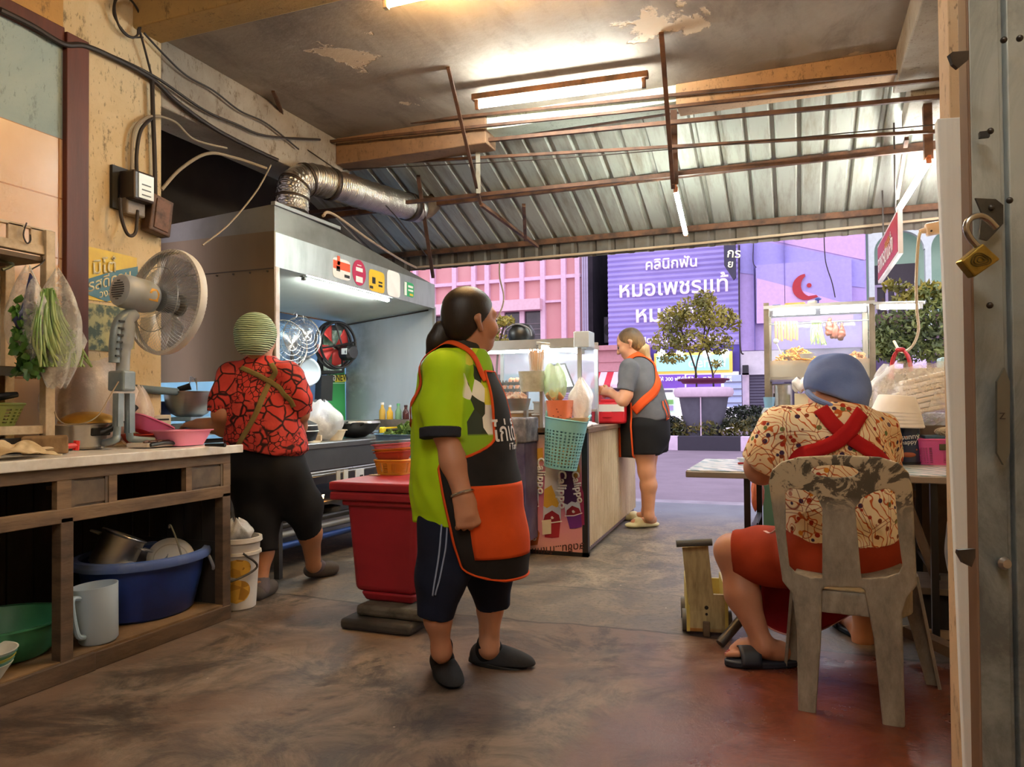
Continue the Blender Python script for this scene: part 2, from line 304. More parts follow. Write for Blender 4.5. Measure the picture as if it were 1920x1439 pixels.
# canopy of ribbed sheet
SL = .352; Y0, Z0, Y1 = 5.02, 3.235, 6.75
def roofz(y): return Z0-SL*(y-Y0)
prof = []; x = -4.6
while x < 2.8: prof += [(x, 0), (x+.125, 0), (x+.140, .032), (x+.165, .032)]; x += .18
struct(MB().grid([[(a, y, roofz(y)+h) for a, h in prof] for y in (Y0, 5.9, Y1+.05)]), 'roof_canopy', m_tin, smooth=False, solid=.002)
prof2 = []; x = -4.6
while x < 2.8: prof2 += [(x, 0), (x+.11, 0), (x+.13, .02), (x+.165, .02)]; x += .18
fm = MB().grid([[(a, Y1+.02+h, z) for a, h in prof2] for z in (roofz(Y1)-.17, roofz(Y1)+.02)])
struct(fm, 'trim_2', mat('brown_fascia_sheet', '6d655a', .7, .2, '584a3b', 4, .4, .7, .1), smooth=False, solid=.002)
# ================================================================ lamps
def tube_lamp(name, label, p, q, r, col, k, body=None, bw=.045, bo=(0, 0, .035), cat='fluorescent lamp', group=None):
    p, q = np.array(p, float), np.array(q, float); root = thing(name, label, cat, (p+q)/2, group); d = (q-p)/np.linalg.norm(q-p); bo = np.array(bo)
    MB().cyl(p+d*.02, q-d*.02, r, n=12).build('tube', glow(name+'_light', col, k), root)
    if body:
        MB().beam(p+bo-d*.03, q+bo+d*.03, bw, bw*.8).build('lamp_body', body, root, smooth=False, bev=.004)
        for e, s in ((p, -1), (q, 1)): MB().beam(e+bo*1.1, e-bo*.55, .03, .026, up=d).build('end_cap', body, root, smooth=False, bev=.003)
    return root
tube_lamp('ceiling_lamp', 'long white fluorescent tube in a rusty batten under the ceiling edge', PZ(897, 200, 3.07)+V(0, -.02, 0), PZ(1207, 157, 3.07)+V(0, .0, 0), .02, (.93, 1, .96), TUBE_W, m_rust, .05, (0, -.01, .05))
_w1, _w2 = PZ(724, 7, 3.1), PZ(724, 7, 3.1)+V(1.2, .0, 0)
tube_lamp('ceiling_lamp', 'warm glowing tube at the top edge of the photo', _w1, _w2, .02, (1, .62, .25), WARM_W, mat('white_batten', 'd8c6a8', .5), .05, (0, 0, .05))
tube_lamp('tube_lamp', 'white tube hanging from the roof rail above the planter tree', PY(1267, 358, 5.5), PY(1286, 440, 6.1), .017, (.88, 1, .94), LED_W, mat('lamp_socket', 'b5673c', .5), .02, (0, 0, .025))
tube_lamp('tube_lamp', 'white tube slanting above the red hanging sign', PY(1741, 303, 5.3), PY(1683, 397, 6.3), .02, (.93, 1, .98), LED_W, mat('lamp_socket', 'b5673c'), .02, (0, 0, .025))
for yy in (-.1, -1.4):
    tube_lamp('ceiling_lamp', 'assumed unseen room ceiling lamp behind the viewer', (-.95-.3*yy, yy, 3.5), (.25-.3*yy, yy, 3.5), .02, (1, .96, .88), ASSUMED_ROOM_W, m_greysteel, .05, (0, 0, .05), group='assumed room lamps behind the viewer')  # unseen, assumed lamps added to light the chair back, gate and left wall
# ================================================================ steel under the canopy
def rod(name, label, p, q, w=.022, m=None, cat='steel rod', group='rusty rods across the canopy'):
    return tag(MB().beam(p, q, w, w).build(name, m or m_rod, None, smooth=False), label, cat, group)
def rod_ext(a, b, y, ex=.0): p, q = PY(*a, y), PY(*b, y); return p-(q-p)*ex, q+(q-p)*ex
for i, (a, b, y, w, lab) in enumerate([
    ((480, 259), (1764, 127), 4.95, .020, 'topmost rusty rod crossing under the ceiling beam'),
    ((480, 280), (1764, 149), 4.93, .020, 'second rusty rod from the top below the ceiling beam'),
    ((512, 302), (1764, 181), 5.06, .026, 'third rusty rod from the top, doubled by a roof rail'),
    ((551, 316), (1764, 246), 5.2, .020, 'fourth rusty rod from the top, just below the thin wire'),
    ((606, 396), (1764, 276), 5.45, .028, 'lowest thick rusty rod that carries the hanging tubes')]):
    p, q = rod_ext(a, b, y, .06 if i < 2 else .03); q = p+(q-p)*1.0
    rod('roof_rod', lab, p, q, w)
for y, lab in ((5.25, 'upper roof purlin screwed under the ribbed sheets'), (5.95, 'middle roof purlin screwed under the ribbed sheets'), (6.7, 'outer roof purlin along the fascia sheet')):
    tag(MB().bx((-4.4, y-.02, roofz(y)-.055), (1.9, y+.02, roofz(y)-.006)).build('roof_purlin', m_rust, None, smooth=False), lab, 'purlin', 'roof purlins')
def hanger(lab, top, bot, y0, y1, w=.022, m=None):
    p, q = PZ(top[0], top[1], 3.2), PY(bot[0], bot[1], y1); return rod('hanger_rod', lab, p, q, w, m, group='hanger rods')
hanger('slanting hanger rod left of the long ceiling tube', (840, 125), (901, 382), 0, 5.45)
hanger('slanting hanger rod over the pale ceiling patch by the duct', (512, 170), (562, 300), 0, 5.0)
hanger('brown hanger rod at the right end of the long tube', (1240, 60), (1262, 352), 0, 5.45, .028)
rod('hanger_post', 'pale steel post dropping from the left end of the long tube', PY(895, 206, 5.06), PY(897, 362, 5.3), .035, m_greysteel, 'post', 'hanger posts')
rod('hanger_post', 'short steel post on the beam above the duct elbow', PY(600, 238, 4.95), PY(600, 305, 4.95), .045, m_rod, 'post', 'hanger posts')
rod('hanger_post', 'brown post under the beam beside the hanging white tube', PY(1262, 160, 5.1), PY(1266, 345, 5.42), .045, m_rod, 'post', 'hanger posts')
rod('hanger_post', 'long thin post running down past the duct end', PY(784, 330, 5.5), PY(812, 520, 6.3), .03, m_rod, 'post', 'hanger posts')
rod('roof_brace', 'steel brace slanting down to the fascia from the pale post', PY(903, 384, 5.45), PY(1008, 462, 6.6), .028, m_rust, 'brace', 'roof braces')
rod('roof_brace', 'upright steel stub on the roof rail near the fascia', PY(982, 385, 5.6), PY(985, 450, 6.2), .028, m_rust, 'brace', 'roof braces')
rod('roof_brace', 'dark flat brace above the slanting tube on the right', PY(1738, 190, 5.3), PY(1741, 300, 5.35), .05, m_rust, 'brace', 'roof braces')
rod('roof_brace', 'thin brace crossing left of the slanting tube', PY(1700, 260, 5.4), PY(1682, 372, 6.2), .025, m_rust, 'brace', 'roof braces')
def cable(name, label, pts, r=.006, m=None, n=60, cat='cable', group=None): return tag(MB().tube(crv(pts, n), r, 8).build(name, m or m_wire, None), label, cat, group)
cable('conduit_pipe', 'thin beige pipe running along the bottom of the canopy fascia', [PY(606, 405, 4.6), PY(625, 402, 4.8), PY(700, 455, 5.6), PY(772, 498, 6.6), PY(800, 500, 6.7), PY(937, 489, 6.72), PY(1250, 462, 6.72), PY(1500, 437, 6.72), PY(1772, 408, 6.72)], .011, mat('beige_pipe', 'bfa586', .5), cat='pipe')
cable('stay_wire', 'thin straight wire between the third and fourth rods', [PY(551, 322, 5.1), PY(1060, 296, 5.1), PY(1764, 233, 5.1)], .004, m_wire)
# exhaust duct
m_foil = N('crumpled_foil', .3, 1.); m_foil.color(m_foil.mix(m_foil.noise(3), 'b9b2a6', 'dcd8d0')).bump(m_foil.wave(22, m_foil.map((1, 1, 1)), 1.2, 'Y'), .5, .012).bump(m_foil.noise(18), .5, .02)
duct = thing('exhaust_duct', 'crinkled silver foil duct bending out of the steel hood', 'duct', PX(545, 390, -3.33))
pa = crv([PX(547, 398, -3.33), PX(549, 368, -3.33), PX(556, 346, -3.32), PX(585, 337, -3.28), PX(640, 352, -3.2), PX(700, 370, -3.15), PX(782, 392, -3.1)], 90)
rr = .115+.004*np.sin(np.arange(len(pa))*1.7); MB().tube(pa, rr, 28).build('foil_hose', m_foil.m, duct, smooth='all')
for k in (.14, .3, .45, .62, .96): i = int(k*(len(pa)-1)); MB().tube(pa[i-1:i+2], .121, 28, cap=False).build('clamp_ring', mat('dark_band', '4b4037', .5, .7), duct, solid=.003)
e = pa[-1]; MB().tube(crv([e, e+V(.02, .12, .04), e+V(.05, .2, .14), e+V(.06, .22, .3)], 20), .1, 20).build('outlet_elbow', mat('rusty_elbow', '7d6650', .5, .6, '54402f', 6), duct)
# hanging sign
sg = thing('hanging_sign', 'red white-edged sign hanging edge-on under the canopy', 'sign', PX(1670, 520, .663))
c0, c1, c2, c3 = [PX(a, b, .663) for a, b in ((1648, 524), (1689, 489), (1689, 405), (1650, 446))]
yA, yB = (c0[1]+c3[1])/2, (c1[1]+c2[1])/2; zt = 2.83; zb = 2.83-.50*(yA-yB)/1.5
zt, zb = (c2[2]+c3[2])/2, (c0[2]+c1[2])/2
MB().bx((.650, yB, zb), (.676, yA, zt)).build('sign_edge', mat('white_edge', 'e8e2e0', .5), sg, smooth=False)
MB().bx((.646, yB+.04, zb+.022), (.680, yA-.04, zt-.022)).build('sign_face', mat('sign_red', 'b02534', .45), sg, smooth=False)
wS = yA-yB; text('ลานสวย', 'gold_lettering', mat('sign_gold', 'c98b3e', .5), (.645, yA-wS*.42, zt-.145), (0, -1, 0), (0, 0, 1), .11, .002, sg)
text('อาหารตามสั่ง', 'white_lettering', mat('sign_white', 'efe6e6', .5), (.645, yA-wS*.06, zb+.07), (0, -1, 0), (0, 0, 1), .185, .002, sg)
for y_ in (yB+.25, yA-.3): MB().cyl((.663, y_, zt-.03), (.663, y_, roofz(y_)-.01), .006).build('hook', m_wire, sg)
# socket box on the right
jb = thing('junction_box', 'beige cable box fixed high beside the door post', 'junction box', PY(1755, 428, 5.0))
a = PY(1755, 428, 5.0); ax = V(1, .0, .14); ax /= np.linalg.norm(ax)
MB().beam(a-ax*.055, a+ax*.06, .06, .07).build('box', mat('beige_plastic', 'e2c3a4', .45), jb, smooth=False, bev=.006)
MB().cyl(a-ax*.09, a-ax*.05, .012, .02).build('cable_gland', mat('beige_plastic', ''), jb)
for q in (V(-.03, 0, -.022), V(.035, 0, .02)): MB().cyl(a+q-V(0, .041, 0), a+q-V(0, .034, 0), .006).build('screw', m_wire, jb)
cable('power_cable', 'pale cable looping from the beige box down to the stall roof', [a-ax*.08, PY(1722, 452, 5.0), PY(1718, 520, 5.2), PY(1719, 580, 5.4), PY(1722, 620, 5.5), PY(1710, 650, 5.6), PY(1690, 660, 5.7), PY(1676, 640, 5.8)], .009, mat('cream_cable', 'd6c2a2', .5))
# electric wall gear on the left pillar
X4 = -3.39
mt = thing('electric_meter', 'small black electricity meter with a white face on the cream pillar', 'meter', PX(245, 355, X4))
def wb(px0, py0, px1, py1, x0, t): p, q = PX(px0, py1, x0), PX(px1, py0, x0); return (x0, p[1], min(p[2], q[2])), (x0+t, q[1], max(p[2], q[2]))
MB().bx(*wb(203, 324, 245, 390, X4-.02, .03)).build('backboard', mat('black_board', '17130f', .6), mt, smooth=False)
a_, b_ = wb(222, 334, 262, 376, X4, .11); MB().bx(a_, b_).build('meter_case', mat('brown_black_case', '34261b', .4), mt, smooth=False, bev=.012)
pf = (a_[0]+.111, a_[1], a_[2]); MB().bx((b_[0]-.002, a_[1]+.03, a_[2]+.015), (b_[0]+.004, b_[1]-.01, b_[2]-.015)).build('dial', mat('white_dial', 'e9efe8', .3), mt, smooth=False)
for k in range(3): MB().bx((b_[0]+.003, a_[1]+.05, a_[2]+.03+k*.028), (b_[0]+.006, b_[1]-.03, a_[2]+.036+k*.028)).build('dial_line', mat('dark_ink', '555a58', .5), mt, smooth=False)
a_, b_ = wb(222, 372, 258, 402, X4, .06); MB().bx(a_, b_).build('terminal_cover', mat('grimy_cover', '7c6b57', .5, col2='4f4234'), mt, smooth=False, bev=.01)
bk = thing('switch_box', 'rusty brown fuse box hanging below the meter', 'fuse box', PX(285, 410, X4))
a_, b_ = wb(266, 378, 306, 436, X4, .07); MB().bx(a_, b_, R=Euler((math.radians(-8), 0, 0)).to_matrix()).build('box_body', mat('rusty_box', '5f4331', .6, .3, '3d2a1e', 14), bk, smooth=False, bev=.008)
MB().bx((b_[0]-.002, a_[1]+.025, a_[2]+.02), (b_[0]+.006, b_[1]-.025, b_[2]-.02), R=Euler((math.radians(-8), 0, 0)).to_matrix()).build('box_lid', mat('rusty_lid', '6d4a36', .6, .3, '46301f', 20), bk, smooth=False, bev=.004)
def W(px, py, x=-3.37): return PX(px, py, x)
cable('wall_cable', 'dark cable bundle strung along the top of the left wall', [W(0, 18), W(60, 48), W(118, 82), W(160, 86), W(220, 112), W(285, 148), W(330, 190), W(400, 240), W(470, 277), W(520, 300)], .014)
cable('wall_cable', 'thinner cable sagging along the left beam face', [W(270, 62), W(310, 105), W(350, 142), W(400, 170), W(450, 208), W(500, 232), W(560, 280)], .006)
cable('wall_cable', 'cable running beside the bundle down the left beam', [W(160, 84), W(240, 118), W(300, 150), W(380, 205), W(440, 232), W(500, 255), W(600, 262)], .008)
cable('wall_cable', 'black riser cable down the right edge of the pillar', [W(285, 150), W(287, 220), W(290, 300), W(291, 372)], .012)
cable('wall_cable', 'cable looping from the riser down to the meter', [W(284, 222), W(264, 245), W(256, 290), W(257, 334)], .010)
cable('wall_cable', 'pale conduit curve behind the meter cable', [W(300, 218), W(272, 222), W(250, 250), W(247, 330)], .009, m_wire2)
cable('wall_cable', 'black loop drooping below the meter', [W(225, 372, -3.33), W(228, 410, -3.31), W(240, 440, -3.31), W(254, 436, -3.31), W(258, 395, -3.33)], .009)
cable('wall_cable', 'grey wire arcing from the pillar into the dark alcove', [W(300, 218), W(330, 230), W(365, 262), W(425, 278)], .007, m_wire2)
cable('wall_cable', 'grey cable bowed across the dark alcove over the hood', [PX(303, 356, -3.4), PX(340, 316, -3.4), PX(390, 288, -3.4), PX(440, 296, -3.4), PX(500, 316, -3.3)], .010, m_wire2)
cable('wall_cable', 'long thin wire drooping over the hood front corner', [PX(508, 310, -3.2), PX(480, 360, -3.1), PX(430, 420, -3.1), PX(380, 460, -3.1)], .005, m_wire2)
cable('wall_cable', 'wire slanting from the rods past the foil duct', [PY(560, 270, 4.6), PY(640, 325, 4.8), PY(724, 386, 5.2), PY(800, 480, 5.9)], .005)
cable('wall_cable', 'hanging wire in front of the pink facade', [PY(937, 490, 6.7), PY(937, 520, 6.7), PY(944, 552, 6.7), PY(942, 575, 6.7), PY(930, 600, 6.7)], .008, m_wire2)
cl = W(240, 32, -3.36); cable('cable_coil', 'coiled spare cable hung high on the left pillar', [cl+V(0, .085*math.cos(t)*(1+.04*math.sin(3*t)), .105*math.sin(t)) for t in np.linspace(0, 12.2, 40)]+[W(285, 145)], .006, n=160, cat='cable')
cable('wall_cable', 'thin cable dropping from the coil along the ceiling corner', [W(215, 0), W(214, 30), W(240, 66), W(268, 70)], .005)
# ---- posters
po = thing('advert_poster', 'torn yellow and blue poster with white lettering on the pillar', 'poster', PX(215, 515, -3.397))
def wq(mb, pts, x, t=.002):
    P = [PX(a, b, x) for a, b in pts]; return mb.add(P+[p+V(t, 0, 0) for p in P], [tuple(range(len(P)))[::-1], tuple(range(len(P), 2*len(P)))]+[(i, (i+1) % len(P), len(P)+(i+1) % len(P), len(P)+i) for i in range(len(P))])
wq(MB(), [(163, 462), (200, 470), (256, 484), (256, 545), (240, 572), (200, 566), (162, 562)], -3.397).build('yellow_sheet', mat('poster_yellow', 'e0bd27', .5, col2='cda321', sc=9), po, smooth=False)
wq(MB(), [(162, 524), (215, 508), (258, 500), (258, 548), (200, 566), (162, 552)], -3.394).build('blue_band', mat('poster_blue', '2f6577', .5, col2='45707a', sc=14), po, smooth=False)
for s, a, b, h in (('รสดีควบ', (165, 548), (255, 522), .085), ('วงลด', (186, 559), (255, 543), .055), ('มิโต๋', (172, 514), (240, 508), .1)):
    p, q = PX(*a, -3.3905), PX(*b, -3.3905); text(s, 'lettering', mat('poster_white', 'e8dcae', .5), p, q-p, (0, 0, 1), h, .001, po)
p2 = tag(wq(MB(), [(163, 568), (215, 575), (250, 580), (252, 655), (205, 660), (163, 656)], -3.396).build('faded_poster', mat('faded_poster', 'a9a06a', .6, col2='41503f', sc=16, lo=.44, hi=.56), None, smooth=False), 'faded mottled green poster below the yellow one', 'poster')
# ================================================================ across the street
YB = 32.
def bz(px, py, y=YB): p = PY(px, py, y); return p[0], p[2]
def brect(mb, px0, py0, px1, py1, y=YB, t=.15, pym=None):
    """upright box on a facade plane; corners by photo pixel (top-left, bottom-right)"""
    x0, za = bz(px0, py0, y); x1, zb = bz(px1, py1, y); return mb.bx((x0, y-t, zb), (x1, y, za))
m_pink = mat('pink_wall', 'd29a98', .7, col2='c98a8c', sc=.6, lo=.35, hi=.75); m_rib = mat('lilac_pink_trim', 'dcb9cd', .6); m_win = mat('dark_window', '2d2a33', .15, col2='463f45', sc=2)
pk = thing('pink_building', 'salmon pink building front with a lilac rib grid across the street', 'building', (-16, YB, 0))
MB().bx((-34, YB, 0), (-8.85, YB+8, 11)).build('wall', m_pink, pk, smooth=False)
rb = MB(); ztop = 11
for px in (855, 891, 916, 944, 981, 1020, 1059, 1085): x = bz(px, 560)[0]; rb.bx((x-.11, YB-.22, 2.9), (x+.11, YB+.02, ztop))
for k in range(1, 12): rb.bx((-16.2-k*.95-.1, YB-.22, 2.9), (-16.2-k*.95+.1, YB, ztop))
rb.bx((-16.2-.11, YB-.22, 2.9), (-16.09, YB, ztop)); z1 = bz(944, 528)[1]
for z in (z1, z1+2.2): rb.bx((-30, YB-.2, z-.08), (-8.85, YB, z+.08))
x0 = bz(1020, 565)[0]; z2 = bz(1040, 566)[1]; rb.bx((x0, YB-.18, z2-.05), (bz(1059, 565)[0], YB, z2+.05))
rb.build('facade_ribs', m_rib, pk, smooth=False)
zt, zb = bz(944, 567)[1], bz(944, 587)[1]; MB().bx((-26, YB-.6, zb), (x0, YB, zt)).build('balcony_band', mat('pale_pink_band', 'dfb9c4', .6), pk, smooth=False)
for a, b in ((819, 853), (859, 889), (948, 979), (985, 1017)):
    xa, xb = bz(a, 600)[0], bz(b, 600)[0]; zz = bz(980, 640)[1]; wn = MB().bx((xa, YB-.06, zz), (xb, YB+.02, zb)).build('window', m_win, pk, smooth=False)
    MB().bx((xa, YB-.1, zz+.5), (xb, YB-.06, zz+.54)).bx((xa, YB-.1, zz+.25), (xb, YB-.06, zz+.29)).bx((xa, YB-.1, zz+.75), (xb, YB-.06, zz+.79)).build('louvre', mat('louvre', '6d6468', .5), wn, smooth=False)
x1 = bz(1262, 660, 31.4)[0]; za, zc, zd = bz(1150, 648, 31.)[1], bz(1150, 657, 31.)[1], bz(1150, 697, 31.)[1]
MB().bx((-26, 30.8, zc), (x1-1.0, YB, za)).bx((-26, 31.0, zd), (x1-1.0, YB, zc)).bx((-26, 30.95, (zc+zd)/2-.05), (x1-1.0, YB, (zc+zd)/2)).build('shop_fascia', mat('dusky_pink', 'c48a90', .6), pk, smooth=False)
MB().bx((-26, 31.6, 0), (x1-1.0, YB, zd)).build('shop_front', mat('shop_dark', '4d3a42', .6, col2='8a6a74', sc=1.2), pk, smooth=False)
aw = thing('striped_awning', 'red and white striped awning under the pink fascia', 'awning', (-9.5, 30.5, bz(1110, 724, 30.6)[1]))
xa, xb = bz(1050, 715, 30.6)[0], bz(1160, 715, 30.6)[0]; zA, zB = bz(1110, 699, 31)[1], bz(1110, 726, 30.4)[1]; ns = 9
for k in range(ns): u, v = xa+(xb-xa)*k/ns, xa+(xb-xa)*(k+1)/ns; MB().add([(u, 31., zA), (v, 31., zA), (v, 30.3, zB+.08), (u, 30.3, zB+.08), (v, 30.3, zB-.06), (u, 30.3, zB-.06)], [(0, 1, 2, 3), (3, 2, 4, 5)]).build('red_stripe' if k % 2 else 'white_stripe', mat('awning_red', 'cf2f3f', .6) if k % 2 else mat('awning_white', 'ead2d8', .6), aw, smooth=False, solid=.02)
struct(MB().bx((-8.85, YB+1, 0), (-8.6, YB+14, 11)).bx((-8.85, YB+13, 0), (-7, YB+14, 11)).bx((-7.6, YB+.6, 0), (-7.3, YB+14, 11)), 'wall_passage', mat('passage_grey', '4a464d', .8, col2='35323a', sc=1), smooth=False)
ac = thing('air_conditioner', 'grey air conditioner box in the dark passage', 'air conditioner', (-8.3, YB+2, bz(1118, 660)[1]))
x0, z0 = -8.35, bz(1098, 645, YB+2)[1]; x1, z1 = -7.75, bz(1128, 595, YB+2)[1]; MB().bx((x0, YB+2, z0), (x1, YB+2.5, z1)).build('casing', mat('casing_grey', '5b5660', .5), ac, smooth=False, bev=.03)
MB().disc(((x0+x1)/2, YB+1.99, (z0+z1)/2), .3, (0, -1, 0)).build('grille', mat('grille_dark', '29272d', .5), ac)
for px in (1093, 1097, 1101): x = bz(px, 560, YB-.3)[0]; tag(MB().cyl((x, YB-.3, 2.7), (x, YB-.3, 9.5), .045, n=8).build('drain_pipe', mat('pipe_grey', 'a89fb8', .5), None), 'grey downpipe at the right edge of the pink building', 'pipe', 'downpipes on the pink building')
# dental clinic board
cb = thing('clinic_sign', 'purple ribbed billboard with large white Thai lettering', 'billboard', (-4.8, YB, 3))
xl, xr = bz(1144, 580)[0], bz(1386, 580)[0]; zb0 = bz(1250, 652)[1]; pts = []; z = zb0
m_pur = mat('sign_purple', '998dd0', .45, col2='a79ad6', sc=.5)
while z < 9: pts += [(z, 0), (z+.1, -.06), (z+.18, -.06), (z+.21, 0)]; z += .22
MB().grid([[(x, YB-.35+d, z) for z, d in pts] for x in (xl, xr)]).build('ribbed_panel', m_pur, cb, smooth=False)
MB().bx((xl, YB-.3, zb0-1.1), (xr, YB-.1, zb0)).build('lower_band', mat('deep_purple', '4a3d9c', .5), cb, smooth=False)
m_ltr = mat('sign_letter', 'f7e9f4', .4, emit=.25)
def stext(s, a, b, wpx):
    p, q = PY(*a, YB-.5), PY(*b, YB-.5); o = text(s, 'lettering', m_ltr, p, (1, 0, 0), (0, 0, 1), 1, .08, None); 
    co = [v.co.x for v in o.data.vertices]; wd = max(co)-min(co); k = (q[0]-p[0])/wd; me = o.data; bpy.data.objects.remove(o); me.transform(Matrix.Diagonal((k, 1, k, 1))); me.transform(Matrix.Translation(p-V(min(v.co.x for v in me.vertices), 0, 0)))
    finish(me, 'lettering', None, cb, smooth=False)
stext('คลินิกฟัน', (1211, 507), (1307, 500), 0); stext('หมอเพชรแท้', (1162, 559), (1366, 543), 0); stext('หมอเอก', (1193, 606), (1330, 596), 0); stext('เปิดทุกวัน 10.00 - 20.00 น.', (1200, 648), (1362, 637), 0)
vs = thing('vertical_sign', 'narrow dark sign box with pale lettering between the billboards', 'sign', (-2.5, 30.5, bz(1370, 522, 30.5)[1]))
x0, z0 = bz(1358, 512, 30.5); x1, z1 = bz(1379, 455, 30.5); MB().prism([(x0, z0+.3), (x1-.1, z0-.3), (x1, z0-.2), (x1, z1), (x0, z1)], (0, 30.7, 0), (1, 0, 0), (0, 0, 1), .25).build('sign_box', mat('box_navy', '2c2a45', .4), vs, smooth=False)
text('กร', 'lettering', mat('sign_letter2', 'e6e6c0', .4, emit=.5), (x0+.1, 30.4, z0+.6), (1, 0, -.12), (.1, 0, 1), .5, .02, vs); text('ย', 'lettering', mat('sign_letter2', ''), (x0+.12, 30.4, z0+.2), (1, 0, -.12), (.1, 0, 1), .4, .02, vs)
# lilac panel building
lb = thing('lilac_building', 'lilac panel facade with a red crescent emblem', 'building', (0, YB, 0))
xl, xr = bz(1387, 560)[0], bz(1624, 560)[0]; zlo, zhi = bz(1420, 658)[1], 8.05
m_lil = mat('lilac_panel', 'b9a2dc', .5); m_lav = mat('lavender_panel', 'a79fe2', .5); m_lpk = mat('pink_lilac_panel', 'd2aede', .5)
MB().bx((xl, YB-.2, zlo), (xr, YB, 11)).build('facade', m_lil, lb, smooth=False)
MB().bx((xl+2.2, YB-.1, 0), (xr, YB, zlo)).build('ground_floor', mat('grey_lilac', '9d93ad', .6, col2='7d7590', sc=1), lb, smooth=False)
def lpoly(nm, m, pts, d): P = [bz(a, b, YB-d) for a, b in pts]; return MB().prism(P[::-1], (0, YB-d, 0), (1, 0, 0), (0, 0, 1), .01).build(nm, m, lb, smooth=False)
lpoly('colour_field', m_lav, [(1388, 457), (1440, 455), (1622, 490), (1622, 540), (1388, 512)], .22); lpoly('colour_field', m_lpk, [(1450, 452), (1622, 438), (1622, 488)], .22)
x0, za = bz(1418, 503); x1, zc = bz(1597, 632); za = bz(1510, 495)[1]; zc = bz(1430, 608)[1]; MB().bx((x0, YB-.5, zc), (x1, YB-.2, za)).build('raised_panel', mat('raised_lavender', 'b0a4e4', .5), lb, smooth=False)
lpoly('colour_field', mat('pale_pink_panel', 'dab6e4', .5), [(1419, 522), (1470, 535), (1600, 574), (1600, 600), (1419, 607)], .52)
m_red = mat('emblem_red', 'b3202f', .45); cx, cz = bz(1512, 538, YB-.6); R = .52
ot = [(cx+R*math.cos(a), cz+R*math.sin(a)) for a in np.linspace(math.radians(95), math.radians(290), 20)]; inn = [(cx+.22+.42*math.cos(a), cz+.06+.46*math.sin(a)) for a in np.linspace(math.radians(250), math.radians(128), 16)]
MB().prism(ot+[(cx+.42, cz-.42), (cx+.36, cz-.34)]+inn, (0, YB-.54, 0), (1, 0, 0), (0, 0, 1), .06).disc((cx+.1, YB-.6, cz+.05), .09, (0, -1, 0), 20).build('crescent_emblem', m_red, lb, smooth=False)
sm = MB(); zj = bz(1420, 505)[1]; sm.bx((xl, YB-.215, zj-.01), (x0, YB-.2, zj+.01)).bx((x1, YB-.215, zj+.03), (xr, YB-.2, zj+.05))
for px in (1415, 1472): x = bz(px, 560)[0]; sm.bx((x-.01, YB-.53, zc if px > 1420 else zlo), (x+.01, YB-.19, 8))
sm.build('panel_joint', mat('joint_line', '6f66a8', .5), lb, smooth=False)
tk = MB()
for k in range(34): x = xl+.2+k*.132; tk.bx((x, YB-.3, zhi-.16-.05*(k % 3 == 0)), (x+.035, YB-.24, zhi))
tk.build('light_strip', mat('strip_light', 'f4ecff', .4, emit=1.2), lb, smooth=False)
cable('facade_cable', 'black cable hanging down the lilac facade', [PY(1545, 440, 31.2), PY(1548, 490, 31.2), PY(1560, 530, 31.2), PY(1566, 558, 31.2)], .02); cable('facade_cable', 'black cable down the seam beside the purple billboard', [PY(1386, 460, 31.1), PY(1386, 560, 31.1), PY(1388, 650, 31.1), PY(1394, 665, 31.1)], .03)
cable('facade_cable', 'short dark cable looping at the top of the lilac facade', [PY(1413, 450, 31.2), PY(1412, 490, 31.2), PY(1418, 502, 31.2)], .015)
# shops below
def sbox(nm, m, px0, py0, px1, py1, y, par, t=.2): return brect(MB(), px0, py0, px1, py1, y, t).build(nm, m, par, smooth=False)
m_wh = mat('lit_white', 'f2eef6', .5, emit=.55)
sh = thing('shop_front', 'brightly lit shop front with a pale blue board and purple banners', 'shop', (-4, YB, 0))
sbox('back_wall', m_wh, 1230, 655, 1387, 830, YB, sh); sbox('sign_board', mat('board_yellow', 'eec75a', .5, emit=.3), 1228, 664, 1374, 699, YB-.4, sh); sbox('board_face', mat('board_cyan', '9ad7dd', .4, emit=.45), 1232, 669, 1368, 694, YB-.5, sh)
text('dental', 'lettering', mat('board_letter', 'd8f2ee', .4, emit=.5), PY(1290, 690, YB-.75), (1, 0, 0), (0, 0, 1), .62, .02, sh)
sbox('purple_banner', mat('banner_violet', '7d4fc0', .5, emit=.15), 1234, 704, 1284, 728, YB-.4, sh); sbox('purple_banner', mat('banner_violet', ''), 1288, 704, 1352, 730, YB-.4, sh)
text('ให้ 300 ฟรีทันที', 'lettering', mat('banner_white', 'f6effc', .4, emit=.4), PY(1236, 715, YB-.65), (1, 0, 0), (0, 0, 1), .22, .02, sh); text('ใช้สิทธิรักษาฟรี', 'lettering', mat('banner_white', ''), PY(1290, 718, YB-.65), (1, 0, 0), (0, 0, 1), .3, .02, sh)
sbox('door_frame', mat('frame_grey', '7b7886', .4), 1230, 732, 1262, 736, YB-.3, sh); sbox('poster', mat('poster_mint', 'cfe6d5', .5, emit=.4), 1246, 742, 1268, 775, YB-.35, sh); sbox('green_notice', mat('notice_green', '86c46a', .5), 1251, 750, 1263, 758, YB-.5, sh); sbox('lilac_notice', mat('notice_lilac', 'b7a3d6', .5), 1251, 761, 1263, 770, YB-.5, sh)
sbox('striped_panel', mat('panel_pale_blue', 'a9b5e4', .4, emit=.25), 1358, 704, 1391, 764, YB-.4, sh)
for k in range(4): sbox('louvre_line', mat('frame_grey', ''), 1358, 716+k*13, 1391, 717.5+k*13, YB-.5, sh)
bl2 = MB()
for px in (1240, 1275, 1325, 1360): p = PY(px, 662, YB-.7); bl2.ball(p, .16, 10, 6)
bl2.build('spot_lamp', mat('spot_light', 'ffffff', .4, emit=6), sh)
rs = thing('roller_shutter_shop', 'white walled shop with a closed grey roller shutter', 'shop', (-1, YB, 0))
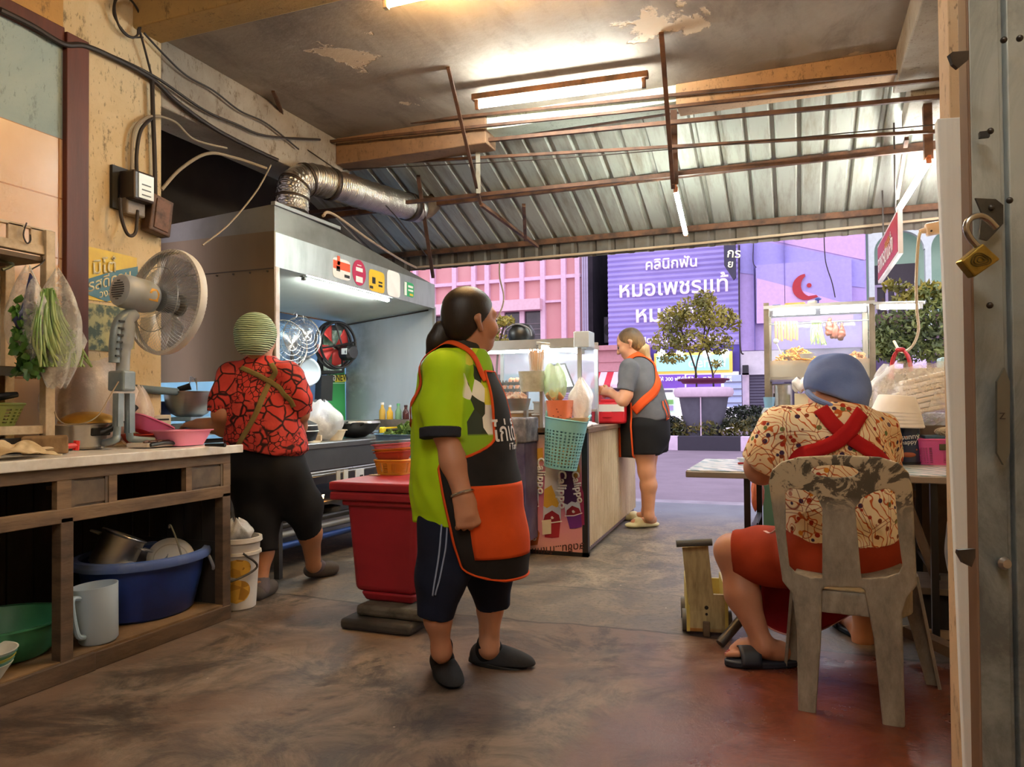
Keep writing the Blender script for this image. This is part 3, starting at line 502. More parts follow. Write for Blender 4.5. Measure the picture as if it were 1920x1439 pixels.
sbox('upper_wall', mat('off_white_wall', 'dcd6de', .6), 1389, 660, 1470, 702, YB, rs); sbox('pillar', mat('pale_pillar', 'e2ccd8', .6, col2='c4b5c0', sc=3), 1392, 700, 1406, 790, YB, rs)
sx0, sz0 = bz(1407, 800); sx1, sz1 = bz(1470, 704); pts = []; z = max(sz0, 0)
while z < sz1: pts += [(z, 0), (z+.06, .03)]; z += .12
MB().grid([[(x, YB-.1-d, z) for z, d in pts] for x in (sx0, sx1)]).build('roller_shutter', mat('shutter_slate', '5a5566', .5, .2), rs, smooth=False)
sbox('wall_speaker', mat('speaker_black', '1f1d22', .5), 1393, 686, 1404, 700, YB-.3, rs, .4)
# green house with arches
gb = thing('green_building', 'pale green house with arched balconies behind the sign', 'building', (6, YB, 0))
m_gr = mat('pale_green_wall', '9fc0a6', .7, col2='8db197', sc=.7); m_grw = mat('greenish_white', 'c9d6cf', .6)
MB().bx((2.75, YB+1.2, 0), (14, YB+7, 11)).build('wall', m_gr, gb, smooth=False)
MB().bx((2.75, YB-.1, 0), (14, YB+1.2, 3.9)).build('lower_storey', mat('brown_purple_wall', '5d4b55', .7, col2='77606a', sc=1), gb, smooth=False)
zsp = bz(1700, 470)[1]
for k in range(4):
    xa = 2.75+k*1.95; am = MB(); n_ = 16; r_ = .86; cxx = xa+1.06
    arc = [(cxx+r_*math.cos(a), zsp+r_*.9*math.sin(a)) for a in np.linspace(math.pi, 0, n_)]
    for i in range(n_-1): (u, a1), (v, b1) = arc[i], arc[i+1]; am.add([(u, YB-.1, a1), (v, YB-.1, b1), (v, YB-.1, 9.5), (u, YB-.1, 9.5), (u, YB+.2, a1), (v, YB+.2, b1)], [(0, 1, 2, 3), (0, 4, 5, 1)])
    am.bx((xa, YB-.1, 3.5), (xa+.2, YB+.2, 9.5)).bx((xa+1.92, YB-.1, zsp), (xa+1.95, YB+.2, 9.5)); am.build('arch', m_grw, gb, smooth=False)
    if k != 1:
        MB().bx((xa+.25, YB+1.1, 4.0), (xa+1.85, YB+1.22, 6.6)).build('doorway', mat('dark_doorway', '352d33', .5), gb, smooth=False)
        fr = MB()
        for q in (.28, .68, 1.0, 1.4): fr.bx((xa+q, YB+1.0, 4.1), (xa+q+.1, YB+1.1, 5.7))
        fr.bx((xa+.28, YB+1.0, 5.7), (xa+1.5, YB+1.1, 5.8)).build('window_frame', mat('lilac_frame', 'b9aac8', .5), gb, smooth=False)
    MB().bx((xa+.2, YB-.05, 3.9), (xa+1.95, YB+.05, 4.5)).build('balcony_rail', mat('maroon_rail', '5b3440', .6), gb, smooth=False)
struct(MB().bx((-60, YB+9, 0), (60, YB+9.2, 12)), 'wall_far', mat('far_grey', '8b8090', .8), smooth=False)
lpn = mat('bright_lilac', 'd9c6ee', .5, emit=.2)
for k in range(9): MB().bx((2.95+k*.62, YB-.25, 2.3), (3.42+k*.62, YB-.1, 2.8+.35*(k % 3))).build('shop_board', lpn if k % 3 else mat('board_dark_violet', '4b3a60', .5), gb, smooth=False)
MB().bx((-2.45, 30.7, 7.6), (-2.4, YB-.3, 7.66)).build('bracket', m_wire, vs, smooth=False)
# ================================================================ median and trees
for k in range(-7, 5):
    x0 = -2.64+1.44*k; tag(MB().bx((x0, 18., -.05), (x0+1.44, 18.25, .3)).build('kerb_block', mat('kerb_black', '34303c', .7) if k % 2 == 0 else mat('kerb_pale', 'd9c3d8', .7, col2='c8b2c8', sc=5), None, smooth=False, bev=.015), 'black painted kerb block below the hedge' if k % 2 == 0 else 'pale painted kerb block below the hedge', 'kerb', 'black kerb blocks' if k % 2 == 0 else 'pale kerb blocks', 'thing')
struct(MB().bx((-20, 18.2, 0), (14, 20.2, .26)), 'ground_median', mat('median_soil', '3c352d', .9), smooth=False)
def leafmat(nm, a, b, c): n = N(nm, .55); v = n.noise(2.2, None, 3); w_ = n.vor(9, None, 'F1', 'Color'); n.color(n.mix(n.ramp(v, (.38, 0.), (.62, 1.)), n.mix(n.xyz(w_)[0], a, b), c)); n.b.inputs['Subsurface Weight'].default_value = 0; return n.m
def crown(name, m, blobs, n, size, par, asp=.45, hollow=.35):
    """leaf cloud: blobs = [(centre, radii, weight)]"""
    ws = np.array([b[2] for b in blobs], float); ws /= ws.sum(); mb = MB()
    for i in RNG.choice(len(blobs), n, p=ws):
        c, r, _ = blobs[i]; d = RNG.normal(size=3); d /= np.linalg.norm(d); p = np.array(c)+d*np.array(r)*(hollow+(1-hollow)*RNG.random()**.6)
        t = RNG.normal(size=3); t[2] -= .3; t /= np.linalg.norm(t); s = np.cross(t, RNG.normal(size=3)); s /= np.linalg.norm(s)+1e-9; L = size*(.6+.8*RNG.random())
        mb.add([p-t*L/2, p+s*L*asp/2, p+t*L/2, p-s*L*asp/2], [(0, 1, 2, 3)])
    return mb.build(name, m, par, weld=False, smooth=False)
m_olive = leafmat('olive_leaf', '9a9436', 'b3a244', '66682c'); m_grn = leafmat('green_leaf', '64773a', '8d9446', '47552c'); m_bark = mat('bark', '4a3a2e', .9, col2='2f261f', bump=.4)  # street-lamp light on the trees is put into these brighter leaf colours
pl = thing('planter_pot', 'big round grey planter with a pale rim on the road median', 'planter', (-2.05, 18.9, .26)); S = dep(V(-2, 18.9, 1))/F_PX
pc = PY(1319, 790, 18.9); x0, zR = PY(1319, 735, 18.9)[0], PY(1319, 742, 18.9)[2]; cxx = x0; zT = PY(1319, 712, 18.9)[2]
MB().lathe([(.42, .2), (.60, zR-.02), (.58, zR-.02), (.4, .22)], (cxx, 18.9, .0), 40).build('pot_body', mat('pot_grey', '5b5a66', .7, col2='4a4854', sc=2, bump=.1), pl)
MB().lathe([(.56, zR-.06), (.69, zR-.03), (.73, zR+.06), (.71, zR+.17), (.63, zR+.2), (.56, zR+.17)], (cxx, 18.9, 0), 40).build('rim', mat('rim_pink_white', 'dcc3d6', .6), pl)
MB().lathe([(.62, zT-.03), (.64, zT), (.6, zT+.02), (.5, zT-.1)], (cxx, 18.9, 0), 32).build('inner_ring', mat('ring_maroon', '6d2a4a', .6), pl); MB().disc((cxx, 18.9, zR+.14), .58).build('soil', mat('soil', '33291f', .9), pl)
MB().bx((cxx-.012, 18.27, .2), (cxx+.012, 18.31, zR)).build('seam', mat('rim_pink_white', ''), pl, smooth=False)
tr = thing('small_tree', 'small olive green tree growing in the grey planter', 'tree', (cxx, 18.9, zR))
def at(px, py, y=18.9): return PY(px, py, y)
MB().tube(crv([at(1306, 730), at(1305, 700), at(1297, 672), at(1285, 640), at(1270, 600)]), .022, 7).tube(crv([at(1303, 715), at(1307, 680), at(1318, 640), at(1325, 580)]), .02, 7).build('stem', m_bark, tr)
MB().tube(crv([at(1338, 730), at(1336, 700), at(1328, 670), at(1322, 640), at(1340, 590)]), .022, 7).tube(crv([at(1336, 706), at(1345, 690), at(1356, 676)]), .01, 6).build('stem', m_bark, tr)
crown('foliage', m_olive, [(at(1262, 600), (.42, .4, .36), 3), (at(1300, 585), (.5, .45, .4), 3), (at(1340, 598), (.5, .45, .36), 3), (at(1322, 562), (.28, .3, .26), 1.6), (at(1250, 640), (.45, .4, .35), 2.2), (at(1300, 640), (.6, .5, .3), 3), (at(1350, 645), (.36, .4, .3), 1.4), (at(1262, 672), (.4, .3, .14), 1), (at(1375, 605), (.2, .2, .25), .6), (at(1345, 682), (.2, .2, .1), .25)], 3400, .12, tr)
crown('hedge', leafmat('hedge_leaf', '3d4a22', '8a7a3a', '232c17'), [((-2.05+k*.62, 18.55+.2*(k % 2), .48), (.42, .3, .2+.06*(k % 3)), 1) for k in range(-16, 9)], 8000, .13, None, .4, .2); hd = SC.objects['hedge']; tag(hd, 'low leafy hedge along the top of the kerb', 'hedge', kind='stuff')
for px, py, rx, lab in ((1400, 775, .75, 'dark clipped bush right of the grey planter'), (1440, 778, .8, 'dark clipped bush behind the glass food stall'), (1248, 792, .45, 'dark clipped bush left of the grey planter')):
    p = PY(px, py, 19.4); tag(crown('clipped_bush', leafmat('bush_leaf', '2a3322', '3b4530', '1b2218'), [(p-V(0, 0, .1), (rx, .4, .3), 1)], 1500, .09, None, .5, .6), lab, 'bush')
rt = thing('street_tree', 'olive leafed tree behind the food stall on the right', 'tree', PY(1700, 700, 18.7)*V(1, 1, 0))
def a2(px, py, y=18.7): return PY(px, py, y)
MB().tube(crv([a2(1700, 816), a2(1698, 690), a2(1705, 620), a2(1720, 560)]), .05, 8).tube(crv([a2(1700, 680), a2(1670, 620), a2(1655, 560)]), .03, 7).build('trunk', m_bark, rt)
crown('foliage', m_grn, [(a2(1690, 625), (.67, .6, .6), 3), (a2(1750, 620), (.67, .6, .67), 3), (a2(1660, 640), (.47, .5, .4), 2), (a2(1740, 555), (.47, .4, .3), 1.2), (a2(1700, 660), (.93, .6, .27), 2), (a2(1800, 600), (.8, .6, .8), 2)], 4200, .15, rt, .4)
crown('foliage', m_olive, [(a2(1740, 545), (.45, .3, .19), 2), (a2(1680, 535), (.3, .2, .13), 1), (a2(1705, 560), (.33, .2, .19), 1)], 420, .18, rt, .4)
lt = thing('street_tree', 'small yellow green tree peeking past the central woman', 'tree', PY(940, 720, 18.8)*V(1, 1, 0)); MB().tube(crv([PY(930, 816, 18.8), PY(932, 680, 18.8), PY(945, 610, 18.8)]), .03, 7).build('trunk', m_bark, lt)
crown('foliage', m_olive, [(PY(948, 602, 18.8), (.26, .25, .14), 2), (PY(935, 640, 18.8), (.35, .3, .2), 2), (PY(925, 612, 18.8), (.3, .3, .25), 2)], 700, .12, lt)
# ================================================================ smooth one-piece bodies: blended limbs meshed as one surface
def smin(a, b, k): h = np.maximum(k-np.abs(a-b), 0)/k; return np.minimum(a, b)-h*h*k*.25
class Body:
    def __init__(s): s.p = []; s.fx = []
    def cap(s, a, b, ra, rb=None, k=.03, cut=0, fl=None, sub=False):
        """tapered limb a->b; cut=1 flat at b, 2 flat at both ends; fl=(axis, factor) widens it along an axis"""
        a, b = V(*a), V(*b); rb = ra if rb is None else rb; R = max(ra, rb)*(max(1, fl[1]) if fl else 1)
        s.p.append((0, a, b, ra, rb, k, cut, (V(*fl[0])/np.linalg.norm(fl[0]), fl[1]) if fl else None, sub, np.minimum(a, b)-R, np.maximum(a, b)+R)); return s
    def chain(s, pts, rs, k=.03, cut=0, fl=None):
        for i in range(len(pts)-1): s.cap(pts[i], pts[i+1], rs[i], rs[i+1], k, (1 if cut and i == len(pts)-2 else 0), fl)
        return s
    def ell(s, c, r, R=None, k=.03, sub=False):
        c, r = V(*c), np.broadcast_to(np.array(r, float), (3,)); s.p.append((1, c, r, np.eye(3) if R is None else np.array(R, float), 0, k, 0, None, sub, c-r.max(), c+r.max())); return s
    def one(s, q, P):
        if q[0] == 1: L = (P-q[1]) @ q[3]; k0 = np.linalg.norm(L/q[2], axis=-1); k1 = np.linalg.norm(L/q[2]**2, axis=-1); return k0*(k0-1)/np.maximum(k1, 1e-9)
        a, b, ra, rb, cut, fl = q[1], q[2], q[3], q[4], q[6], q[7]; X = P-a
        if fl: X = X-fl[0]*(X @ fl[0])[..., None]*(1-1/fl[1]); ab = (b-a)-fl[0]*((b-a) @ fl[0])*(1-1/fl[1])
        else: ab = b-a
        t = np.clip((X @ ab)/max(ab @ ab, 1e-12), 0, 1); d = np.linalg.norm(X-t[..., None]*ab, axis=-1)-(ra+(rb-ra)*t)
        if cut: n = (b-a)/np.linalg.norm(b-a); d = np.maximum(d, (P-b) @ n); d = np.maximum(d, -((P-a) @ n)) if cut == 2 else d
        return d
    def ev(s, P):
        D = np.full(P.shape[:-1], .4)
        for q in s.p: d = s.one(q, P); D = np.maximum(D, -d) if q[8] else smin(D, d, q[5])
        for f in s.fx: D = D+f(P)
        return D
    def grad(s, P, e=.004):
        G = np.stack([s.ev(P+np.eye(3)[i]*e)-s.ev(P-np.eye(3)[i]*e) for i in range(3)], -1); return G/np.maximum(np.linalg.norm(G, axis=-1, keepdims=True), 1e-9)
    def proj(s, P, off=.004, it=10):
        P = np.array(P, float)
        for _ in range(it): P = P-(s.ev(P)-off)[..., None]*s.grad(P)*.8
        return P
    def mesh(s, name, m, parent=None, h=.006, cuts=(), **kw):
        lo = np.min([q[9] for q in s.p if not q[8]], 0)-.03; hi = np.max([q[10] for q in s.p if not q[8]], 0)+.03; n = np.ceil((hi-lo)/h).astype(int)+1
        D = np.full(n, .4, np.float32); ax = [lo[i]+h*np.arange(n[i]) for i in range(3)]
        for q in s.p:
            pad = q[5]+.015; i0 = np.maximum(((q[9]-pad-lo)/h).astype(int), 0); i1 = np.minimum(((q[10]+pad-lo)/h).astype(int)+2, n); sl = tuple(slice(a, b) for a, b in zip(i0, i1))
            P = np.stack(np.meshgrid(*[ax[i][sl[i]] for i in range(3)], indexing='ij'), -1); d = s.one(q, P); D[sl] = np.maximum(D[sl], -d) if q[8] else smin(D[sl], d, q[5])
        near = np.nonzero(np.abs(D) < .05)
        if s.fx or cuts:
            P = np.stack([ax[i][near[i]] for i in range(3)], -1); d = D[near].astype(float)
            for f in s.fx: d = d+f(P)
            D[near] = d
        for c, nn in cuts:
            nn = V(*nn)/np.linalg.norm(nn); g = (ax[0][:, None, None]-c[0])*nn[0]+(ax[1][None, :, None]-c[1])*nn[1]+(ax[2][None, None, :]-c[2])*nn[2]; D = np.maximum(D, g)
        v, f = nets(D); me = bpy.data.meshes.new(name); me.from_pydata((v*h+lo).tolist(), [], f.tolist()); kw.setdefault('smooth', 'all'); return finish(me, name, m, parent, **kw)
def nets(D):
    """surface nets over a distance grid"""
    S = D < 0; n = np.array(D.shape); c = [S[i:n[0]-1+i, j:n[1]-1+j, k:n[2]-1+k] for i in (0, 1) for j in (0, 1) for k in (0, 1)]
    cnt = np.sum(c, 0, dtype=np.int8); A = np.nonzero((cnt > 0) & (cnt < 8)); idx = np.full(n-1, -1, np.int64); idx[A] = np.arange(len(A[0])); A = np.stack(A, -1)
    co = np.array([(i, j, k) for i in (0, 1) for j in (0, 1) for k in (0, 1)]); vals = np.stack([D[A[:, 0]+i, A[:, 1]+j, A[:, 2]+k] for i, j, k in co], -1).astype(float); s = np.zeros((len(A), 3)); w = np.zeros(len(A))
    for a in range(8):
        for b in range(a+1, 8):
            if np.abs(co[a]-co[b]).sum() != 1: continue
            x = (vals[:, a] < 0) != (vals[:, b] < 0); t = np.where(x, vals[:, a]/np.where(x, vals[:, a]-vals[:, b], 1), 0); s += x[:, None]*(co[a]+t[:, None]*(co[b]-co[a])); w += x
    v = A+s/w[:, None]; F = []
    for ax in range(3):
        o1, o2 = [(1, 2), (2, 0), (0, 1)][ax]; lo = [slice(None)]*3; hi = [slice(None)]*3; lo[ax] = slice(0, -1); hi[ax] = slice(1, None); a, b = S[tuple(lo)], S[tuple(hi)]; E = np.stack(np.nonzero(a != b), -1)
        E = E[(E[:, o1] > 0) & (E[:, o2] > 0) & (E[:, o1] < n[o1]-1) & (E[:, o2] < n[o2]-1)]; e1, e2 = np.eye(3, dtype=int)[o1], np.eye(3, dtype=int)[o2]
        q = np.stack([idx[tuple((E-d).T)] for d in (0*e1, e1, e1+e2, e2)], -1); fl = a[tuple(E.T)]; q[fl] = q[fl][:, ::-1]; q = q[:, ::-1]; F.append(q[(q >= 0).all(1)])
    return v, np.concatenate(F)
def folds(amp, fr, seed, st=(1, 1, 1)):
    r_ = np.random.default_rng(seed); K = r_.normal(size=(7, 3))*fr*np.array(st); ph = r_.random(7)*6.28
    return lambda P: amp*sum(np.sin(P @ K[i]+ph[i]+1.5*np.sin(P @ K[i-1]*.6)) for i in range(7))/3
def ribbon(S, pts, w, name, m, par, off=.005, th=.003, n=40, nw=3):
    """strap lying on a garment"""
    c = S.proj(crv(pts, n), off); c[1:-1] = (c[:-2]+c[1:-1]*2+c[2:])/4; N_ = S.grad(c); T = np.gradient(c, axis=0); T /= np.linalg.norm(T, axis=1, keepdims=True); B_ = np.cross(N_, T); B_ /= np.linalg.norm(B_, axis=1, keepdims=True)
    G = np.stack([S.proj(c+B_*w*u, off, 3) for u in np.linspace(-.5, .5, nw+1)], 1); return MB().grid(G).build(name, m, par, smooth='all', solid=th)
def drape(S, ctr, zs, span, name, m, par, off=.006, th=.004, nu=26, rmax=.5, hang=None):
    """cloth wrapped round a body: rows at heights zs, from angle span(z)[0] to [1] about ctr(z)"""
    G = []
    for z in zs:
        a = np.linspace(*span(z), nu); c = V(*ctr(z), z); d = np.stack([np.cos(a), np.sin(a), 0*a], -1); r = np.full(nu, rmax)
        for _ in range(40): r = r-np.clip(S.ev(c+d*r[:, None])-off, -.03, .05)*.85
        G.append(c+d*r[:, None])
    return MB().grid(G).build(name, m, par, smooth='all', solid=th), np.array(G)
def hand(S, w, f, n, t, sc=1., curl=(.5, .7, .5), spread=.0, thumb=.5):
    """five unequal fingers; f along the hand, n the way the palm faces, t towards the thumb"""
    w, f, n, t = V(*w), V(*f)/np.linalg.norm(f), V(*n), V(*t); n = n-f*(n @ f); n /= np.linalg.norm(n); t = np.cross(f, n)*np.sign(np.cross(f, n) @ t)
    for i, (o, L, r) in enumerate(((.029, (.040, .025, .020), .0088), (.010, (.045, .029, .021), .0092), (-.009, (.041, .027, .021), .0088), (-.027, (.032, .021, .018), .0078))):
        kn = w+(f*(.086-.004*abs(i-1))+t*o)*sc; S.cap(w+t*o*.5*sc+f*.008*sc, kn, .0125*sc, .0115*sc, .02); p = kn; ang = 0
        for j in range(3): ang += curl[j]*(1+.12*i*(j == 0)); d = f*math.cos(ang)+n*math.sin(ang)+t*spread*(1.5-i)*.2; q = p+d/np.linalg.norm(d)*L[j]*sc; S.cap(p, q, r*(1-.09*j)*sc, r*(.92-.09*j)*sc, .005 if j else .008); p = q
    S.cap(w, w+f*.05*sc, .02*sc, .022*sc, .02, fl=(t, 1.35)); b = w+(f*.022+t*.026+n*.006)*sc; d1 = f*.75+t*(.75-thumb*.3)+n*.35; d1 /= np.linalg.norm(d1); q = b+d1*.042*sc; d2 = f*.9+n*(.3+thumb*.5)+t*.12; d2 /= np.linalg.norm(d2)
    S.cap(w+t*.012*sc, b, .015*sc, .015*sc, .015).cap(b, q, .0125*sc, .0105*sc, .01).cap(q, q+d2*.028*sc, .0102*sc, .0085*sc, .006); return S
def head(S, c, fw, up=(0, 0, 1), sc=1., par=None, m_eye=None):
    fw = V(*fw)/np.linalg.norm(fw); up = V(*up); rt = np.cross(fw, up); rt /= np.linalg.norm(rt); up = np.cross(rt, fw); R = np.stack([rt, fw, up], 1); L = lambda x, y, z: c+R @ V(x, y, z)*sc
    S.ell(L(0, -.012, .03), V(.076, .096, .086)*sc, R, .03).ell(L(0, .022, -.03), V(.062, .07, .088)*sc, R, .03).ell(L(0, .042, -.085), V(.04, .042, .03)*sc, R, .03).cap(L(0, .088, .012), L(0, .108, -.028), .007*sc, .0125*sc, .016).cap(L(-.012, .098, -.032), L(.012, .098, -.032), .0085*sc, None, .008)
    S.cap(L(-.016, .086, -.057), L(.016, .086, -.057), .007*sc, None, .008).cap(L(-.014, .084, -.069), L(.014, .084, -.069), .008*sc, None, .006).cap(L(-.045, .068, .024), L(.045, .068, .024), .012*sc, None, .02)
    for s_ in (-1, 1):
        S.ell(L(.046*s_, .06, -.03), V(.02, .022, .022)*sc, R, .03); e = L(.074*s_, -.012, -.012); S.cap(e+R @ V(0, -.008, .024)*sc, e+R @ V(.006*s_, -.016, .012)*sc, .010*sc, .012*sc, .01).cap(e+R @ V(.008*s_, -.018, .012)*sc, e+R @ V(.0, .004, -.026)*sc, .0105*sc, .009*sc, .01)
        S.ell(L(.032*s_, .094, .004), V(.016, .014, .010)*sc, R, .01, sub=True)
        if par is not None: MB().ball(L(.032*s_, .078, .003), .0125*sc, 14, 8).build('eye', mat('eye_dark', '2a1d18', .15), par)
    return R
def skin(nm, a, b): n = N(nm, .48); n.color(n.mix(n.ramp(n.noise(5, None, 5), (.35, 0.), (.7, 1.)), a, b)).bump(n.noise(60, None, 3), .08, .004); n.b.inputs['Subsurface Weight'].default_value = .06; n.b.inputs['Subsurface Radius'].default_value = (.02, .008, .004); return n.m
def fabric(nm, c, c2=None, rough=.85, w=260): n = N(nm, rough, 0, .25); n.color(n.mix(n.ramp(n.noise(6, None, 5), (.35, 0.), (.7, 1.)), c, c2 or c)); n.bump(n.noise(w, None, 2), .15, .002); return n.m
# ================================================================ left counter
def U(d): return d/F_PX
m_cwood = mat('worn_brown_wood', '5f4a37', .65, col2='3b2d22', sc=5, bump=.25, stretch=(1, 1, 4)); m_rail = mat('worn_rail_wood', '7d6347', .6, col2='4e3b2a', sc=7, bump=.2, stretch=(3, .5, 3)); m_cdark = mat('black_cabinet_board', '1d1814', .8, col2='2e2721', sc=4, stretch=(4, 4, .5), bump=.2)
m_top = mat('scuffed_pale_metal', 'e9e3da', .3, .05, 'b9ac9c', 6, .45, .75, .06)
m_alu = mat('aluminium', 'b9b6b2', .32, .85, '9a948c', 5); m_black = mat('black_plastic', '121212', .4)
XF = -2.65
cab = thing('wooden_cabinet', 'old brown wooden counter cabinet with open front and empty drawer holes', 'cabinet', (-3.0, 1.5, 0))
ys = (-.6, .55, 2.055, 2.92)
for yy in ys: MB().bx((XF-.05, yy, .06), (XF, yy+.055, .63)).build('post', m_cwood, cab, smooth=False, bev=.003)
MB().bx((XF-.03, -.6, .775), (XF, 2.975, .835)).build('upper_rail', m_rail, cab, smooth=False, bev=.003); MB().bx((XF-.03, -.6, .61), (XF, 2.975, .665)).build('lower_rail', m_rail, cab, smooth=False, bev=.003)
for a, b in ((.9, .95), (1.0, 1.04), (2.04, 2.1), (2.27, 2.31), (2.685, 2.72), (2.925, 2.975)): MB().bx((XF-.03, a, .665), (XF-.001, b, .775)).build('stile', m_rail, cab, smooth=False)
for a, b in ((2.1, 2.27), (2.72, 2.925)):
    dr = MB().bx((XF-.022, a, .66), (XF-.012, b, .78)).build('drawer_front', mat('drawer_wood', '54463a', .6, col2='75614b', sc=8), cab, smooth=False)
    MB().bx((XF-.014, a+.015, .675), (XF-.006, b-.015, .765)).bx((XF-.0145, a, .66), (XF-.004, a+.015, .78)).bx((XF-.0145, b-.015, .66), (XF-.004, b, .78)).build('moulding', mat('drawer_wood', ''), dr, smooth=False)
for a, b in ((1.05, 2.03), (2.32, 2.68)): MB().bx((XF-.5, a+.05, .69), (XF-.47, b-.04, .705)).build('drawer_runner', m_rail, cab, smooth=False)
MB().bx((-3.36, -.6, .055), (XF-.002, 2.95, .08)).build('bottom_board', mat('dirty_board', '7d6040', .8, col2='4b3a28', sc=5, bump=.2), cab, smooth=False)
MB().bx((XF-.03, -.6, .0), (XF+.012, 2.2, .075)).bx((XF-.03, 2.2, .0), (XF+.004, 2.975, .07)).build('plinth', m_cwood, cab, smooth=False, bev=.004)
sd = MB(); 
for k in range(6): sd.bx((-3.36+k*.115, 2.925, .06), (-3.36+k*.115+.108, 2.945, .8))
sd.bx((-3.36, 2.92, .33), (XF-.05, 2.927, .39)).build('end_panel', m_cdark, cab, smooth=False)
bp = MB()
for k in range(28): bp.bx((-3.375, -.6+k*.128, .06), (-3.362, -.6+k*.128+.12, .82))
bp.build('back_panel', m_cdark, cab, smooth=False)
MB().bx((-3.36, 2.055, .08), (-2.75, 2.075, .6)).build('partition', m_cdark, cab, smooth=False) if 0 else None
ct = tag(MB().bx((-3.39, -.7, .835), (-2.63, 3.03, .862)).bx((-2.640, -.7, .825), (-2.622, 3.035, .866)).build('countertop', m_top, None, smooth=False, bev=.004), 'long pale scuffed countertop on the brown cabinet', 'countertop')
# ---- plate rack on the counter
m_rack = mat('grimy_white_wood', 'cdb99a', .6, col2='8e7757', sc=7, bump=.15); m_shelf = mat('dark_shelf_board', '4d3d2c', .7, col2='6e583f', sc=4)
rk = thing('plate_rack', 'grimy white slatted plate rack standing at the left edge', 'rack', (-3.2, 1.8, .862))
for x, y in ((-3.1, 2.335), (-3.36, 2.335)): MB().bx((x-.02, y-.02, .862), (x+.02, y+.025, 1.845 if x > -3.2 else 1.75)).build('post', m_rack, rk, smooth=False, bev=.003)
MB().bx((-3.13, 1.0, 1.735), (-3.09, 2.36, 1.775)).build('front_rail', m_rack, rk, smooth=False, bev=.003); MB().bx((-3.12, 1.0, 1.84), (-3.1, 2.36, 1.852)).build('top_rail', m_rack, rk, smooth=False)
for k in range(12): MB().bx((-3.115, 1.16+k*.1, 1.77), (-3.1, 1.16+k*.1+.065, 1.845)).build('slat', m_rack, rk, smooth=False)
for z, d in ((1.725, 0), (1.235, 0), (.975, 0)): MB().bx((-3.38, 1.0, z-.02), (-3.1, 2.335, z)).build('shelf', m_shelf, rk, smooth=False)
for z in (1.215, .965): MB().bx((-3.125, 1.0, z-.02), (-3.095, 2.33, z+.016)).build('shelf_edge', m_rack if z < 1 else mat('grey_edge', '5d584f', .5), rk, smooth=False)
MB().bx((-3.11, 1.0, .862), (-3.1, 2.3, .93)).build('lower_panel', m_cdark, rk, smooth=False)
MB().bx((-3.375, 2.0, 1.24), (-3.37, 2.32, 1.7)).build('back_board', mat('pale_board', 'd2bf9f', .5, col2='c0a67c'), rk, smooth=False)
MB().bx((-3.375, 1.0, .98), (-3.37, 2.32, 1.2)).build('yellow_reflection', mat('yellow_reflection_tint', 'b99a45', .5, col2='8a6d2b'), rk, smooth=False)  # thin sheet whose yellow paints a reflection on the wall behind
hk = crv([PX(50, 418, -3.08), PX(44, 440, -3.08), PX(50, 456, -3.08), PX(57, 452, -3.08), PX(57, 440, -3.08)], 20); tag(MB().tube(hk, .0035, 6).build('wire_hook', m_wire, None), 'wire hook hanging on the rack slats', 'hook')
hk = crv([PX(78, 495, -3.04), PX(60, 505, -3.04), PX(58, 509, -3.04), PX(62, 513, -3.04)], 12); tag(MB().tube([PX(84, 487, -3.09)]+list(hk), .003, 6).build('wire_hook', m_wire, None), 'bent wire hook on the rack post above the vegetable bags', 'hook')
def basket(name, label, cat, c, prof, m, n=40, sx=1, sy=1, sq=0, rz=0, wave=0, parts=(), cols=0, rows=0, band=(.15, .85), group=None, th=.003):
    """openwork tub: walls with real holes between cols x rows bars"""
    root = thing(name, label, cat, c, group); c = np.array(c, float); (r0, h0), (r1, h1) = prof[0], prof[-1]
    mb = MB()
    def pt(a, t): 
        r = r0+(r1-r0)*t; ca, sa = math.cos(a), math.sin(a)
        if sq: e = 2/(2+sq*6); ca, sa = math.copysign(abs(ca)**e, ca), math.copysign(abs(sa)**e, sa)
        u, v = r*ca*sx, r*sa*sy; return c+V(u*math.cos(rz)-v*math.sin(rz), u*math.sin(rz)+v*math.cos(rz), h0+(h1-h0)*t)
    ts = [0, band[0]]+list(np.linspace(band[0], band[1], rows*2+1)[1:])+[1] if rows else [0, 1]
    nn = cols*2 if cols else n; A = [2*math.pi*k/nn for k in range(nn+1)]; P = [[pt(a, t) for a in A] for t in ts]
    for i in range(len(ts)-1):
        for k in range(nn):
            if rows and 1 <= i < len(ts)-2 and (i % 2 == 1) and k % 2 == 1: continue
            mb.quad(P[i][k], P[i][k+1], P[i+1][k+1], P[i+1][k])
    mb.build('side_wall', m, root, smooth=False, solid=th); MB().add([pt(a, 0) for a in A[:-1]], [tuple(range(nn))]).build('bottom', m, root, solid=th)
    MB().tube([pt(a, 1) for a in np.linspace(0, 2*math.pi, 49)[:-1]], .006+.0*r1, 8, closed=True).build('rim', m, root)
    return root
u = U(2.95); bs = basket('plastic_basket', 'olive green openwork basket of knives on the lower rack shelf', 'basket', (-3.22, 2.08, .98), [(.10, 0), (.125, .095)], mat('olive_plastic', '7d8236', .5), sx=.9, sy=1.5, sq=.6, cols=26, rows=5)
for k, (dy, dz) in enumerate(((-.1, .02), (0.02, 0), (.1, .012))):
    kn = thing('kitchen_knife', ('black handled knife at the left of the olive basket', 'black handled knife in the middle of the olive basket', 'black handled knife at the right of the olive basket')[k], 'knife', (-3.15, 2.05+dy, 1.08)); p = V(-3.2, 2.02+dy, 1.085+dz)
    MB().tube([p, p+V(.05, .06, .012), p+V(.06, .11, .02)], [.013, .016, .012], 8).build('handle', m_black, kn); MB().prism([(0, -.02), (-.12, -.015), (-.14, .015), (0, .02)], p-V(0, 0, .02), V(.3, 1, .1)/1.05, (0, 0, 1), .002).build('blade', m_steel, kn, smooth=False)
